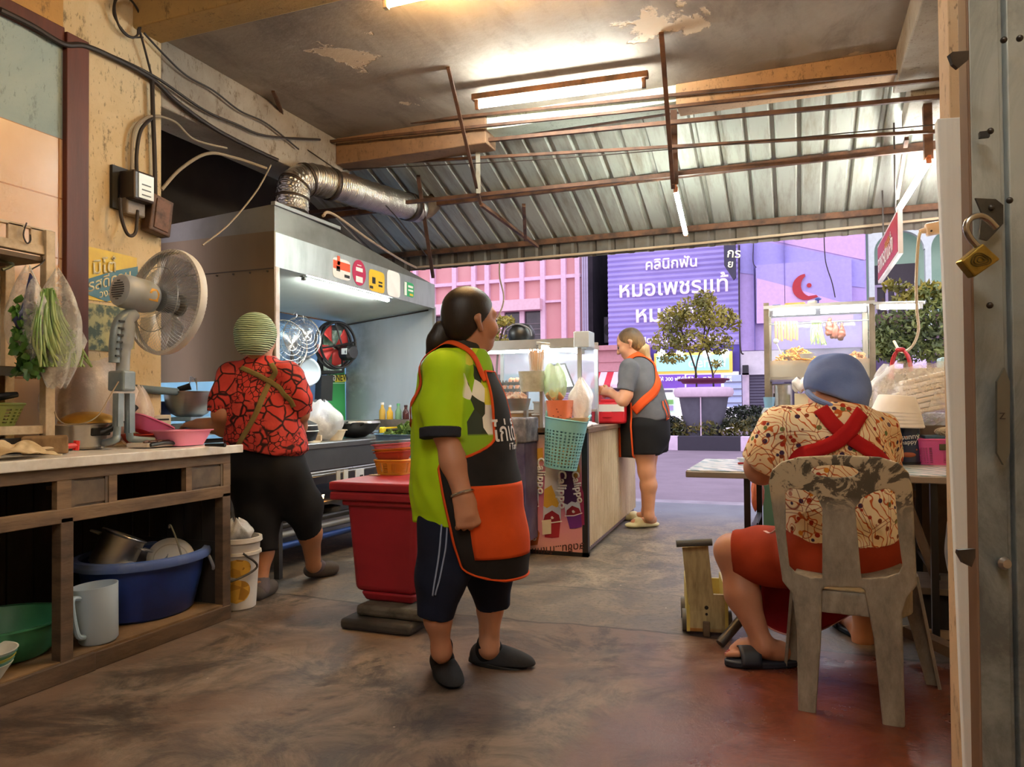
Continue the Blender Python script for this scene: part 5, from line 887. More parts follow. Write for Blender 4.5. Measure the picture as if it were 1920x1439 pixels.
MB().cyl((XB+.02, YH1-.012, 1.81), (XH-.06, YH1-.012, 1.9), .006).build('wire', m_wire, hood); MB().cyl((XB+.01, YH0+.1, 1.83), (XB+.01, YH1, 1.815), .007).build('hanging_rail', m_rust, hood)
MB().bx((XB-.01, YH0+1.05, .85), (XB, YH0+1.08, 1.82)).build('back_post', m_fas, hood, smooth=False)
hl = tube_lamp('hood_lamp', 'white tube light under the hood front edge', (XH-.05, PX(570, 517, -3.0)[1], 1.895), (XH-.05, PX(729, 559, -3.0)[1], 1.895), .014, (.95, 1, .98), HOOD_W, m_fas, .03, (0, 0, .02))
# stickers
def sticker(label, px0, py0, px1, py1, m, shape='rr', extra=()):
    a, b = PX(px0, py1, XH+.002), PX(px1, py0, XH+.002); ym, zm = (a[1]+b[1])/2, (PX((px0+px1)/2, (py0+py1)/2, XH)[2]); w_, h_ = (b[1]-a[1])/2, abs((py1-py0))*U(dep(PX((px0+px1)/2, (py0+py1)/2, XH)))/2
    s = thing('sticker', label, 'sticker', (XH+.002, ym, zm)); po_ = []
    e = {'rr': .35, 'el': 1.}[shape]
    for t in np.linspace(0, 2*math.pi, 41)[:-1]: ca, sa = math.cos(t), math.sin(t); po_.append((w_*math.copysign(abs(ca)**e, ca), h_*math.copysign(abs(sa)**e, sa)))
    MB().prism(po_, (XH+.0005, ym, zm), (0, 1, 0), (0, 0, 1), .0015).build('film', m, s, smooth=False)
    for (nm, u0, v0, u1, v1, mm) in extra: MB().bx((XH+.002, ym+u0*w_, zm+v0*h_), (XH+.0032, ym+u1*w_, zm+v1*h_)).build(nm, mm, s, smooth=False)
    return s
mo, mw, mk_ = mat('sticker_orange', 'e2572a', .4), mat('sticker_white', 'eeeae4', .4), mat('sticker_black', '1b1a1a', .4); mg_, my_, mt_ = mat('sticker_magenta', 'b51f4d', .4), mat('sticker_yellow', 'e2b92a', .4), mat('sticker_green', '2f9a62', .4)
sticker('orange and white rider sticker, first on the hood front', 624, 486, 657, 524, mw, 'rr', (('print', -.95, -.1, .95, .7, mo), ('print', -.5, .3, -.2, 1.2, mo), ('print', .3, -.75, .9, -.45, mk_), ('print', -.6, -.3, -.2, .2, mk_)))
sticker('tall magenta sticker, second on the hood front', 661, 488, 686, 536, mg_, 'el', (('print', -.5, .1, .5, .4, mw), ('print', -.5, -.75, .5, -.3, mw), ('print', -.3, .55, .3, .62, mw)))
sticker('yellow scooter sticker, third on the hood front', 692, 508, 721, 548, my_, 'rr', (('print', -.6, -.3, -.2, .3, mk_), ('print', -.9, -.8, -.5, -.55, mk_), ('print', .2, -.1, .7, .05, mk_), ('print', .2, -.45, .7, -.25, mk_)))
sticker('blank white sticker, fourth on the hood front', 726, 509, 750, 557, mw)
sticker('small green sticker, last on the hood front', 758, 530, 776, 557, mt_, 'rr', (('print', -.95, -.9, -.5, .9, mw), ('print', -.2, .3, .8, .6, mw), ('print', -.2, -.2, .8, .05, mw), ('print', .1, -.8, .8, -.5, my_)))
# hanging strainers, burner fan, poster (inside the open back of the hood)
def strainer(label, c, r, ax, m, hook, handle=None, ncirc=5):
    s = thing('wire_strainer', label, 'strainer', c); ax = np.array(ax, float)/np.linalg.norm(ax); mb = MB(); X_, Y_, D = basis(ax)
    for k in range(26):
        a = math.pi*k/26; mb.tube([c+(X_*math.cos(a)+Y_*math.sin(a))*r*math.sin(t)+D*r*.45*(math.cos(t)-0) for t in np.linspace(-math.pi/2, math.pi/2, 9)], .0016, 4, cap=False)
    for t in np.linspace(.25, 1, ncirc): mb.tube([c+(X_*math.cos(a)+Y_*math.sin(a))*r*t+D*r*.45*math.sqrt(max(0, 1-t*t)) for a in np.linspace(0, 6.283, 33)[:-1]], .0016, 4, closed=True)
    mb.build('mesh', m, s, weld=False); MB().tube([c+(X_*math.cos(a)+Y_*math.sin(a))*r for a in np.linspace(0, 6.283, 41)[:-1]], .005, 6, closed=True).build('hoop', m, s)
    if handle: MB().tube(crv(handle, 12), [.006]*5+[.014]*(len(crv(handle, 12))-5), 8).build('handle', m_black if 0 else mat('wood_dark', '2b2622', .6), s)
    if hook: MB().tube(crv(hook, 14), .004, 6).build('hook', m_steel, s)
    return s
xs = -3.6
strainer('wide wire strainer hanging nearest the hood corner post', PX(535, 648, xs+.05), .19, (1, -.35, .05), m_steel, [PX(550, 590, xs), PX(555, 586, xs), PX(556, 594, xs), PX(550, 600, xs)], [PX(548, 648, xs+.1), PX(547, 660, xs+.1), PX(548, 690, xs+.12), PX(552, 706, xs+.12)])
strainer('second wire strainer hanging in front of the blue wall', PX(567, 632, xs), .16, (1, -.45, .1), m_steel, [PX(568, 592, xs), PX(571, 606, xs)], [PX(562, 672, xs), PX(561, 680, xs), PX(559, 700, xs), PX(556, 712, xs)])
sv = thing('mesh_sieve', 'flat grey mesh sieve hanging lowest inside the hood', 'sieve', PX(572, 698, xs)); MB().lathe([(0, .0), (.07, .006), (.1, .02), (.118, .03)], PX(572, 698, xs), 36, axis=(1, -.6, .2)).build('mesh', mat('grey_mesh', '9fadb5', .5, .4), sv, smooth='all', solid=.003); MB().tube([PX(572, 698, xs)+np.array(q) for q in [(.03*0+.03+.118*.0, .118*math.cos(a)*.86-.0, .118*math.sin(a)) for a in np.linspace(0, 6.283, 33)[:-1]]], .005, 6, closed=True).build('hoop', m_steel, sv); MB().tube([PX(576, 672, xs), PX(573, 648, xs)], .004, 6).build('wire_handle', m_steel, sv)
bx0 = -3.80
bf = thing('wall_fan', 'black fan with red blades mounted inside the hood', 'fan', PX(622, 700, bx0)); P = [PX(a, b, bx0) for a, b in ((600, 612), (646, 612), (650, 636), (638, 700), (594, 704), (590, 690))]
wq(MB(), [(602, 612), (642, 608), (650, 640), (644, 672), (640, 700), (596, 704), (590, 694), (596, 660)], bx0, .03).build('back_plate', m_black, bf, smooth=False, bev=.01); wq(MB(), [(592, 704), (614, 704), (612, 752), (590, 752)], bx0, .06).build('support_post', mat('post_black', '1c1c1d', .5), bf, smooth=False)
fc = PX(626, 648, bx0+.10); rF = .20; fa = V(1, -.25, 0); fa /= np.linalg.norm(fa); X_, Y_, D_ = basis(fa)
for rr2 in (rF, rF*.98): MB().tube([fc+(X_*math.cos(a)+Y_*math.sin(a))*rr2+fa*(.0 if rr2 == rF else .06) for a in np.linspace(0, 6.283, 41)[:-1]], .012, 8, closed=True).build('fan_ring', m_black, bf)
for k in range(4):
    a0 = math.pi/2*k+.5; MB().grid([[fc+(X_*math.cos(a0+s)+Y_*math.sin(a0+s))*rF*t+fa*s*.05 for s in np.linspace(-.5, .5, 6)] for t in (.18, .4, .65, .88)]).build('blade', mat('red_blade', 'c23a35', .4), bf, solid=.003)
wq(MB(), [(606, 620), (640, 620), (640, 695), (606, 695)], bx0+.035, .004).build('backing', mat('pale_green_backing', '6c8f77', .5, col2='c7d2cc', sc=9, lo=.5, hi=.6), bf, smooth=False)
for k in range(4): a0 = math.pi/2*k+.2; MB().tube([fc+fa*.06+(X_*math.cos(a0)+Y_*math.sin(a0))*rF, fc+fa*.1], .008, 8).build('guard_arm', m_black, bf)
mc_ = PX(644, 662, bx0+.2); MB().lathe([(0, 0), (.055, 0), (.07, .012), (.07, .1), (.05, .125), (0, .125)], mc_, 28, axis=fa).build('motor', m_black, bf); MB().bx(mc_+V(.04, -.09, -.02), mc_+V(.09, -.05, .03)).build('motor_label', mat('label_grey', 'bfc6c6', .4), bf, smooth=False)
MB().beam(fc, mc_, .02, .02).build('guard_arm', m_black, bf)
gp = thing('menu_poster', 'green poster with a yellow NEW tag at the back of the hood', 'poster', PX(632, 790, XB+.01)); wq(MB(), [(612, 690), (646, 688), (648, 808), (618, 812)], XB+.01).build('sheet', mat('poster_green', '2f8a4c', .5), gp, smooth=False)
wq(MB(), [(616, 718), (646, 718), (646, 720), (616, 720)], XB+.013).build('line', mat('poster_pale_line', '9ccaa4', .5), gp, smooth=False); wq(MB(), [(613, 705), (627, 704), (627, 716), (613, 717)], XB+.013).build('dark_tag', mat('tag_dark', '2b2a33', .5), gp, smooth=False); wq(MB(), [(628, 704), (648, 703), (648, 716), (628, 717)], XB+.013).build('yellow_tag', mat('tag_yellow', 'd9c53a', .5), gp, smooth=False)
p, q = PX(629.5, 715, XB+.0155), PX(647, 714, XB+.0155); text('NEW', 'lettering', mat('ink_black', '1a1a1a', .5), p, q-p, (0, 0, 1), .088, .001, gp); p, q = PX(613.5, 714, XB+.0155), PX(627, 714, XB+.0155); text('ไก่อ', 'lettering', mat('ink_white', 'eee', .5) if 0 else mat('ink_white', 'eeeeee', .5), p, q-p, (0, 0, 1), .09, .001, gp)
# stove bench
sx0 = -2.95; stv = thing('stove_bench', 'long stainless stove bench under the hood', 'stove', (-3.4, 4.6, 0))
MB().bx((XB, 3.70, .78), (sx0-.05, 5.82, .805)).build('worktop', m_steel, stv, smooth=False); MB().bx((sx0-.06, 3.72, .775), (sx0, 4.93, .815)).build('front_lip', mat('lip_bright_steel', 'aeb0ae', .3, .9), stv, smooth=False, bev=.006)
MB().bx((sx0-.03, 3.72, .635), (sx0-.012, 4.93, .775)).build('front_panel', mat('dim_steel', '77787a', .4, .8, '696a6c', 3), stv, smooth=False)
for z in (.60, .618): MB().cyl((sx0-.01, 3.72, z), (sx0-.01, 4.93, z), .009).build('front_rail', m_steel, stv)
for y in (3.74, 4.9, 5.78): MB().bx((sx0-.05, y, 0), (sx0-.012, y+.035, .78)).build('leg', mat('dim_steel', ''), stv, smooth=False)
for z, m__ in ((.30, 'blackish_pipe'), (.24, 'dark_pipe'), (.17, 'blue_hose')):
    MB().cyl((sx0-.1-.06*z, 3.7, z), (sx0-.1, 5.3, z-.02), .022).build('shelf_pipe', mat(m__, {'blackish_pipe': '3a3835', 'dark_pipe': '8b8a86', 'blue_hose': '2b4a8a'}[m__], .4, .3), stv)
MB().bx((XB+.1, 3.72, .38), (sx0-.08, 5.8, .4)).build('lower_shelf', m_dark, stv, smooth=False)
MB().lathe([(0, 0), (.07, 0), (.1, .03), (.1, .06), (.06, .07)], PX(612, 950, sx0-.2)-V(0, 0, .06), 24).build('gas_burner', m_dark, stv)
fl = PX(597, 931, sx0-.12); tag(MB().lathe([(0, 0), (.018, .01), (.022, .025), (.012, .045), (0, .07)], fl-V(0, 0, .03), 16, axis=(.1, .8, .5)).build('gas_flame', glow('flame_glow', (1, .5, .14), 40), None), 'orange gas flame glowing under the stove bench', 'flame')
for k, (px, py, w_, h_, c_) in enumerate(((634, 892, 12, 18, 'b8b2a4'), (648, 890, 14, 18, 'd9d6d0'), (674, 888, 28, 16, 'dfdfe2'))):
    p = PX(px, py, sx0+.015); d_ = U(dep(p)); bt = thing('hanging_tag', ('narrow pale tag hanging left under the stove rail', 'middle white tag hanging under the stove rail', 'wide white tag hanging right under the stove rail')[k], 'tag', p); MB().bx(p+V(-.002, -w_*d_/2, -h_*d_/2-.02), p+V(.004, w_*d_/2, h_*d_/2)).build('card', mat('card_%d' % k, c_, .5), bt, smooth=False)
    if k == 2: MB().bx(p+V(.004, 0, -.03), p+V(.0055, .04, -.012)).build('mark', mk_, bt, smooth=False)
# table with scale and steel bowl (left of the cook)
tbz = .925; stt = thing('side_table', 'low table with the weighing scale beside the red-shirted cook', 'table', (-3.6, 3.5, 0)); MB().bx((-4.1, 3.3, tbz-.03), (-3.2, 3.66, tbz)).build('table_top', mat('blue_white_top', 'c9d2d6', .4), stt, smooth=False)
for x, y in ((-4.08, 3.31), (-3.23, 3.31), (-4.08, 3.63), (-3.23, 3.63)): MB().bx((x, y, 0), (x+.025, y+.025, tbz-.03)).build('leg', m_greysteel, stt, smooth=False)
scl = thing('weighing_scale', 'pale blue kitchen scale under the steel mixing bowl', 'scale', (-3.42, 3.5, tbz)); MB().bx((-3.50, 3.42, tbz), (-3.34, 3.58, tbz+.035)).build('scale_body', mat('pale_blue_plastic', 'b9cbd6', .35), scl, smooth=False, bev=.008); MB().bx((-3.50, 3.42, tbz+.05), (-3.34, 3.58, tbz+.075)).cyl((-3.42, 3.5, tbz+.03), (-3.42, 3.5, tbz+.055), .03).build('pan', mat('pale_blue_pan', 'a8c6dd', .35), scl, smooth=False, bev=.006)
cbw = V(-3.43, 3.5, tbz+.076); bw_ = basin('steel_bowl', 'big steel mixing bowl standing on the scale', cbw, [(.07, 0), (.105, .02), (.135, .075), (.143, .15)], m_steel, cat='bowl')
wi = thing('wire_whisk', 'black handled whisk lying across the steel bowl', 'whisk', cbw+V(0, 0, .15)); MB().tube([cbw+V(-.07, -.02, .165), cbw+V(-.02, .03, .185)], [.016, .022], 10).build('handle', m_black, wi)
for s_ in (-.012, .012, 0): MB().tube(crv([cbw+V(-.03, .03, .18), cbw+V(.0, .01, .23+s_), cbw+V(.05, 0, .22-s_), cbw+V(.06, -.0, .16)], 16), .0025, 6).build('wire_loop', m_steel, wi)
tag(MB().bx((-3.62, 3.34, tbz), (-3.57, 3.5, tbz+.17)).build('blue_packet', mat('navy_packet', '2f3f78', .35, col2='50608f', sc=20), None, smooth=False, bev=.01), 'dark blue packet standing left of the scale', 'packet')
# on the bench
zs = .806
wk = thing('wok', 'black wok with a pale steel lid on the bench', 'wok', (-3.22, 5.05, zs)); cw = PZ(682, 822, zs+.0)+V(-.12, .06, 0); MB().lathe([(0, 0), (.08, .005), (.15, .05), (.19, .105), (.195, .115), (.145, .06), (0, .012)], cw, 40).build('pan', mat('iron_black', '1c1b1a', .45, .5), wk); MB().lathe([(.19, .112), (.205, .118), (.2, .135), (.12, .14), (0, .142)], cw, 40).build('lid', m_alu, wk)
MB().tube(crv([cw+V(.14, -.13, .1), cw+V(.2, -.19, .12), cw+V(.14, -.24, .12), cw+V(.08, -.18, .1)], 16), .007, 8).build('handle', m_black, wk)
bg = thing('plastic_bag', 'big clear bag of rice noodles propped on the bench', 'plastic bag', PX(590, 830, -3.25)); baggy('bag_film', film('bench_film', (.75, .75, .75), .45), PX(596, 790, -3.3), .17, .15, bg, .3, 1.1, 21, .16); baggy('noodles', mat('noodle_tan', 'b09a7c', .7, col2='8d7859', sc=30), PX(592, 805, -3.3), .11, .09, bg, .3, 1, 22, .12)
pl2 = thing('striped_pot', 'black pot with white rings behind the red shirt', 'pot', PX(566, 825, -3.1)); cpo = PX(566, 826, -3.12); MB().lathe([(0, 0), (.09, 0), (.11, .06), (.1, .11), (.05, .135), (0, .14)], cpo, 32).build('pot_body', m_black, pl2)
for z in (.062, .1): MB().lathe([(.108 if z < .08 else .103, z-.004), (.114 if z < .08 else .107, z), (.108 if z < .08 else .1, z+.005)], cpo, 32).build('ring', mat('ring_white', 'cfcfcc', .4), pl2)
p5 = PZ(640, 826, zs)+V(-.06, 0, 0); basin('paper_bowl', 'cream paper bowl on the bench front', p5, [(.055, 0), (.075, .05), (.085, .075)], mat('cream_paper', 'dccaab', .6), cat='bowl'); MB().bx(p5+V(.0, 0, 0), p5+V(.001, .001, .001)) 
sp_ = thing('small_pot', 'small steel pot behind the cream paper bowl', 'pot', p5+V(-.1, .06, 0)); MB().lathe([(0, 0), (.07, 0), (.075, .11), (.08, .115), (.073, .115), (.068, .01), (0, .01)], p5+V(-.12, .1, 0), 32).build('pot_body', m_alu, sp_); MB().tube(crv([p5+V(-.05, .13, .1), p5+V(-.02, .2, .13), p5+V(-.06, .24, .12)], 10), .006, 6).build('handle', m_black, sp_)
tyb = thing('food_box', 'open cream food box with dark filling on the bench front', 'food box', PZ(592, 832, zs)); p6 = PZ(590, 831, zs)+V(-.07, 0, 0); MB().bx(p6+V(-.06, -.1, 0), p6+V(.06, .1, .012)).bx(p6+V(-.06, .085, 0), p6+V(.06, .1, .05)).build('box', mat('cream_paper', ''), tyb, smooth=False); MB().ball(p6+V(0, -.01, .02), (.05, .07, .025)).build('filling', mat('dark_sauce', '191411', .4), tyb)
tag(MB().tube(crv([p6+V(-.06, -.1, .04), p6+V(-.03, -.05, .06), p6+V(0, .02, .05)], 10), .012, 8).build('fried_stick', mat('fried_gold', 'c8862f', .5), None), 'golden fried stick behind the cream food box', 'snack')
ldg = thing('spice_shelf', 'dark greasy shelf with sauce bottles against the hood end', 'shelf', PX(752, 815, -3.0)); y2 = 5.55; z2 = PY(750, 787, y2)[2]; MB().bx((-3.4, y2, z2-.09), (-2.9, YH1, z2)).build('shelf_board', mat('greasy_board', '463f37', .5, col2='6b6258', sc=6, bump=.2), ldg, smooth=False, bev=.006); MB().bx((-3.38, y2+.05, zs), (-2.93, y2+.1, z2-.09)).build('shelf_foot', m_dark, ldg, smooth=False)
for k, (px, hpx, c_, cc_, lab) in enumerate(((717, 32, 'd8b250', 'f0ece2', 'first bottle on the spice shelf, amber with a white cap'), (731, 27, 'e3b33a', 'f0ece2', 'second bottle on the spice shelf, short and yellow'), (747, 30, '7da57e', '57a06a', 'third bottle on the spice shelf, clear green'), (761, 27, '4b1c18', '2a0f0d', 'fourth bottle on the spice shelf, dark brown sauce'))):
    p = PY(px, 787, y2+.08); s = U(dep(p)); hb_ = hpx*s; q = thing('sauce_bottle', lab, 'bottle', p, 'sauce bottles on the spice shelf'); n = N('bottle_glass_%d' % k, .12); n.color(c_); n.alpha(.85)
    MB().lathe([(0, 0), (.026, 0), (.028, .006), (.028, hb_*.5), (.013, hb_*.72), (.012, hb_*.88), (0, hb_*.88)], p, 20).build('glass', n.m, q); MB().lathe([(0, hb_*.86), (.015, hb_*.86), (.015, hb_), (0, hb_)], p, 16).build('cap', mat('cap_%s' % cc_, cc_, .4), q)
yt = thing('yellow_ladle', 'bright yellow plastic scoop lying before the spice shelf', 'scoop', PX(722, 815, -2.9)); p = PX(714, 806, -2.92); MB().bx(p+V(-.01, -.01, -.05), p+V(.02, .05, .02)).build('cup', mat('bright_yellow', 'e8cc22', .4), yt, smooth=False, bev=.01); MB().beam(p+V(0, .03, .01), p+V(.03, .2, .012), .012).build('handle', mat('bright_yellow', ''), yt, smooth=False)
# blue basin with greens on a stand
cbb = PZ(748, 862, .66)+V(-.02, .1, 0); cbb = V(-2.28, 4.15, .62); st_ = thing('basin_stand', 'dark stool carrying the blue basin of greens', 'stool', (cbb[0], cbb[1], 0)); MB().bx(cbb+V(-.2, -.17, -.04), cbb+V(.2, .17, 0)).build('seat', m_cwood, st_, smooth=False)
for sx_ in (-.17, .17):
    for sy_ in (-.14, .14): MB().bx(cbb+V(sx_-.02, sy_-.02, -cbb[2]), cbb+V(sx_+.02, sy_+.02, -.04)).build('leg', m_cwood, st_, smooth=False)
basin('plastic_basin', 'pale blue round basin of green leaves behind the red cooler', cbb, [(.17, 0), (.19, .04), (.215, .26)], mat('pale_blue_basin', '6d9cc4', .4, col2='5a88b3', sc=3))
for i in range(2): pass
gl = crown('leafy_greens', leafmat('salad_leaf', '5d8a35', '9ab56a', '33571f'), [(cbb+V(-.05, -.02, .25), (.14, .12, .03), 2), (cbb+V(.04, 0, .29), (.1, .1, .05), 2)], 420, .05, None, .7, .2); tag(gl, 'chopped green leaves heaped in the pale blue basin', 'vegetables', kind='stuff')
# ================================================================ red cooler on blocks
clr = thing('cooler_box', 'big red plastic cooler box standing on flat blocks', 'cooler box', (-1.8, 3.4, .1)); m_cool = mat('red_cooler_plastic', 'a3222f', .45, col2='8f1d29', sc=3, bump=.03)
xa, xb, ya, yb = -2.06, -1.67, 3.1, 3.58; zt = .685
def tap(nm, m, x0, x1, y0, y1, z0, z1, in0, par, bev=.02): 
    mb = MB(); vs = [(x0+in0, y0+in0, z0), (x1-in0, y0+in0, z0), (x1-in0, y1-in0, z0), (x0+in0, y1-in0, z0), (x0, y0, z1), (x1, y0, z1), (x1, y1, z1), (x0, y1, z1)]
    mb.add(vs, [(3, 2, 1, 0), (4, 5, 6, 7), (0, 1, 5, 4), (1, 2, 6, 5), (2, 3, 7, 6), (3, 0, 4, 7)]); o = mb.build(nm, m, par, bev=bev); o.modifiers['bevel'].segments = 4; return o
tap('body', m_cool, xa, xb, ya, yb, .15, .60, .03, clr, .03); tap('lid', m_cool, xa-.065, xb+.05, ya-.04, yb+.05, .60, .642, -.002, clr, .012); tap('lid_top', m_cool, xa-.068, xb+.062, ya-.045, yb+.055, .645, .69, .0, clr, .012); tap('base_skid', m_cool, xa+.06, xb-.03, ya+.03, yb-.05, .105, .152, .02, clr, .015)
tap('lip_ridge', m_cool, xa-.01, xb+.01, ya-.02, yb+.02, .572, .602, .0, clr, .012)
for k, (dx, z0, z1, y0, y1, lab) in enumerate(((0.02, .052, .105, 3.06, 3.45, 'upper grey flat block under the red cooler'), (-.03, .0, .052, 3.0, 3.5, 'lower dark flat block under the red cooler'))):
    o = tag(MB().bx((xa+.06+dx, y0, z0), (xb+.05+dx, y1, z1)).build('paving_block', mat('grey_block', '6a6256', .85, col2='3f3a33', sc=9, bump=.4) if k == 0 else mat('dark_block', '37332f', .8, col2='4f4943', sc=5, bump=.3), None, bev=.018), lab, 'block')
# baskets stacked on the cooler
cb_ = PZ(728, 891, .692)+V(-.0, .06, 0)
m_yb = mat('amber_basket', 'd9952f', .45); b0 = basket('woven_basket', 'amber openwork basket, lowest of the stack on the red cooler', 'basket', cb_, [(.072, 0), (.088, .075)], m_yb, sx=1.05, sy=.85, sq=.4, cols=44, rows=7)
for k, (c_, z, r, dx, lab) in enumerate((('b5472d', .07, .083, 0, 'red brown bowl just above the amber basket'), ('e08a2c', .085, .085, -.004, 'orange bowl in the middle of the cooler stack'), ('e9859b', .112, .087, -.008, 'pink bowl below the topmost blue one'), ('a9cfe0', .128, .088, -.01, 'pale blue bowl, topmost on the red cooler'))):
    bo = basin('plastic_bowl', lab, cb_+V(dx, 0, z), [(.065, 0), (.08, .03), (r, .05)], mat('bowl_%s' % c_, c_, .4), 1.05, .85, .4, cat='bowl', n=36); bo.rotation_euler = (0, math.radians(-4), 0)
tag(MB().bx(PZ(698, 893, .69)+V(-.02, .0, .002), PZ(698, 893, .69)+V(.03, .03, .006)).build('paper_scrap', mat('cream_paper', ''), None, smooth=False), 'small cream scrap on the red cooler lid', 'scrap')
# ================================================================ snack counter in the middle
fr = thing('freezer_counter', 'long chest counter with an ice lolly poster and ribbed cream side', 'counter', (-1.9, 6.1, 0)); FP = [(-2.4, 5.0), (-1.372, 5.0), (-1.475, 7.15), (-2.45, 7.15)]
MB().prism([(x, y) for x, y in FP], (0, 0, .02), (1, 0, 0), (0, 1, 0), .84).build('body', mat('counter_body', '6d5a58', .6), fr, smooth=False)
MB().prism([(-2.45, 4.95), (-1.33, 4.95), (-1.43, 7.2), (-2.5, 7.2)], (0, 0, .86), (1, 0, 0), (0, 1, 0), .035).build('top_board', mat('counter_top_wood', '6f5238', .5, col2='4a3626', sc=5), fr, smooth=False, bev=.005)
e0, e1 = V(-1.372, 5.03, 0), V(-1.475, 7.15, 0); L_ = np.linalg.norm(e1-e0); t_ = (e1-e0)/L_; nn = V(t_[1], -t_[0], 0); pf = []; s = 0
while s < L_: pf += [e0+t_*s+nn*.004, e0+t_*(s+.030)+nn*.004, e0+t_*(s+.034)+nn*.018, e0+t_*min(s+.05, L_)+nn*.018, e0+t_*min(s+.054, L_)+nn*.004]; s += .056
MB().grid([[p+V(0, 0, z) for p in pf] for z in (.06, .855)]).build('ribbed_side', mat('cream_ribbed_panel', 'd8c6a8', .5, col2='bfa987', sc=3), fr, smooth=False); MB().bx((-1.392, 4.985, .0), (-1.35, 5.03, .86)).bx((-2.4, 4.985, .0), (-1.35, 5.02, .03)).build('corner_edge', mat('corner_black', '1d1917', .5), fr, smooth=False)
n = N('lolly_poster', .35); z = n.xyz(n.wpos())[2]; zz = n.math('ADD', z, n.math('MULTIPLY', n.math('SUBTRACT', n.noise(5, None, 4), .5), .3)); n.color(n.ramp(zz, (.0, 'e0a08c'), (.22, 'd9909a'), (.5, 'b2577a'), (.72, 'd9a79c'), (.85, 'd8b59a')))
YP = 4.984; psx = PY(985, 1040, YP)[0]; MB().bx((psx, YP, .03), (-1.39, YP+.002, .845)).build('poster', n.m, fr, smooth=False)
def pq(nm, pts, m, dy=0): return MB().prism([(PY(a, b, YP)[0], PY(a, b, YP)[2]) for a, b in pts][::-1], (0, YP-.001-dy, 0), (1, 0, 0), (0, 0, 1), -.0012).build(nm, m, fr, smooth=False)
mwp = mat('print_white', 'f1ebe6', .4)
def tubead(x0, y0, x1, y1, wd, ctop, cmid, ccup):
    """one printed lolly tube: axis from (x0,y0) down to (x1,y1)"""
    d = V(x1-x0, y1-y0); d /= np.hypot(*d); nx = V(-d[1], d[0])*wd/2; q = lambda t, s: tuple(V(x0, y0)+V(x1-x0, y1-y0)*t+nx*s)
    pq('tube_print', [q(0, -.8), q(0, .8), q(.62, 1), q(.62, -1)], mat('print_'+ctop, ctop, .4)); pq('tube_print', [q(.3, .1), q(.36, .9), q(.66, 1), q(.60, -1), q(.5, -.6)], mat('print_'+cmid, cmid, .4), .0015); pq('ice_print', [q(.56, -1), q(.6, -.5), q(.57, 0), q(.61, .6), q(.58, 1), q(.78, 1), q(.78, -1)], mat('print_ice', 'c3ccd6', .4), .003); pq('cup_print', [q(.64, 0), q(.70, .8), q(.79, 1.0), q(.79, -1.0), q(.70, -.8)], mat('print_darkred', '8f1d2a', .4), .0045); pq('cup_print', [q(.79, -.95), q(.79, .95), q(1, .8), q(1.01, 0), q(1, -.8)], mat('print_'+ccup, ccup, .4), .003); pq('rim_print', [q(.775, -1.15), q(.795, 0), q(.775, 1.15), q(.79, 1.15), q(.81, 0), q(.79, -1.15)], mwp, .006)
    a, b = q(.1, -.62), q(.58, -.75); P0, P1 = PY(*a, YP-.009), PY(*b, YP-.009); text('Calippo', 'lettering', mwp, P0, P1-P0, np.cross(V(0, -1, 0), P1-P0), np.linalg.norm(P1-P0)/2.9, .001, fr, bold=.035)
    c = PY(*q(.735, 0), YP-.009); MB().tube([c+V(.011*k/14*math.cos(k*.9), 0, .011*k/14*math.sin(k*.9)) for k in range(15)], .0022, 5).build('swirl_print', mwp, fr)
tubead(1003, 845, 1001, 978, 17, 'e3b53a', 'd9622f', 'c84a22'); tubead(1036, 868, 1035, 1008, 33, 'd9d2cc', 'dca93a', 'a3242e'); tubead(1061, 875, 1080, 990, 29, '43204f', '43204f', '6a2a7d')
pq('cup_print', [(1017, 976), (1034, 974), (1034, 1001), (1018, 1003)], mat('print_cream', 'e2d3b4', .4), .008); pq('bottle_print', [(1080, 925), (1088, 905), (1094, 925), (1096, 985), (1084, 985)], mat('print_plum', '8a2450', .4)); pq('glow_print', [(1077, 870), (1086, 872), (1088, 885), (1080, 898), (1072, 888)], mat('print_gold', 'c79a45', .4)); pq('splash_print', [(990, 990), (1003, 985), (1012, 1000), (1008, 1022), (994, 1024), (986, 1008)], mat('print_rust', 'b55a2e', .4)); pq('juice_print', [(1004, 842), (1018, 840), (1019, 864), (1008, 866), (1002, 856)], mat('print_gold2', 'e1a63a', .4), .003)
P0, P1 = PY(1096, 1018, YP-.004), PY(992, 1030, YP-.004); text('สดชื่น...ทำให้หนาวใจ', 'lettering', mat('print_brown', '4d2018', .5), P0, P1-P0, (0, 0, -1), .072, .001, fr)
text('15', 'lettering', mwp, PY(989, 1012, YP-.006), (1, 0, -.1), (.1, 0, 1), .07, .001, fr)
mb_ = MB(); MB().bx((-2.42, 4.86, .08), (-1.80, 5.2 if 0 else 4.975, .62)).build('dark_base', mat('bin_purple', '3f3566', .4, col2='6a6580', sc=4), None, smooth=False) if 0 else None
bn = thing('steel_bin', 'grey and violet upright bin between the central woman and the poster', 'bin', (-1.98, 4.9, 0)); xa_ = PY(993, 850, 4.8)[0]; MB().bx((xa_-.42, 4.7, .12), (xa_, 4.97, .80)).build('bin_body', mat('bin_purple', '4a4266', .4, .3, '77738a', 4), bn, smooth=False, bev=.012); MB().bx((xa_-.43, 4.69, .80), (xa_+.01, 4.97, .97)).build('bin_lid', mat('worn_grey_lid', '6b6a72', .5, .3, 'a5a3a8', 16), bn, smooth=False, bev=.01)
for dx in (.1, .2, .3): MB().bx((xa_-dx, 4.68, .78), (xa_-dx+.05, 4.692, .86)).build('latch', m_greysteel, bn, smooth=False, bev=.004)
for dx in (.05, .36): MB().bx((xa_-dx-.05, 4.74, 0), (xa_-dx, 4.94, .12)).build('foot', m_black, bn, smooth=False)
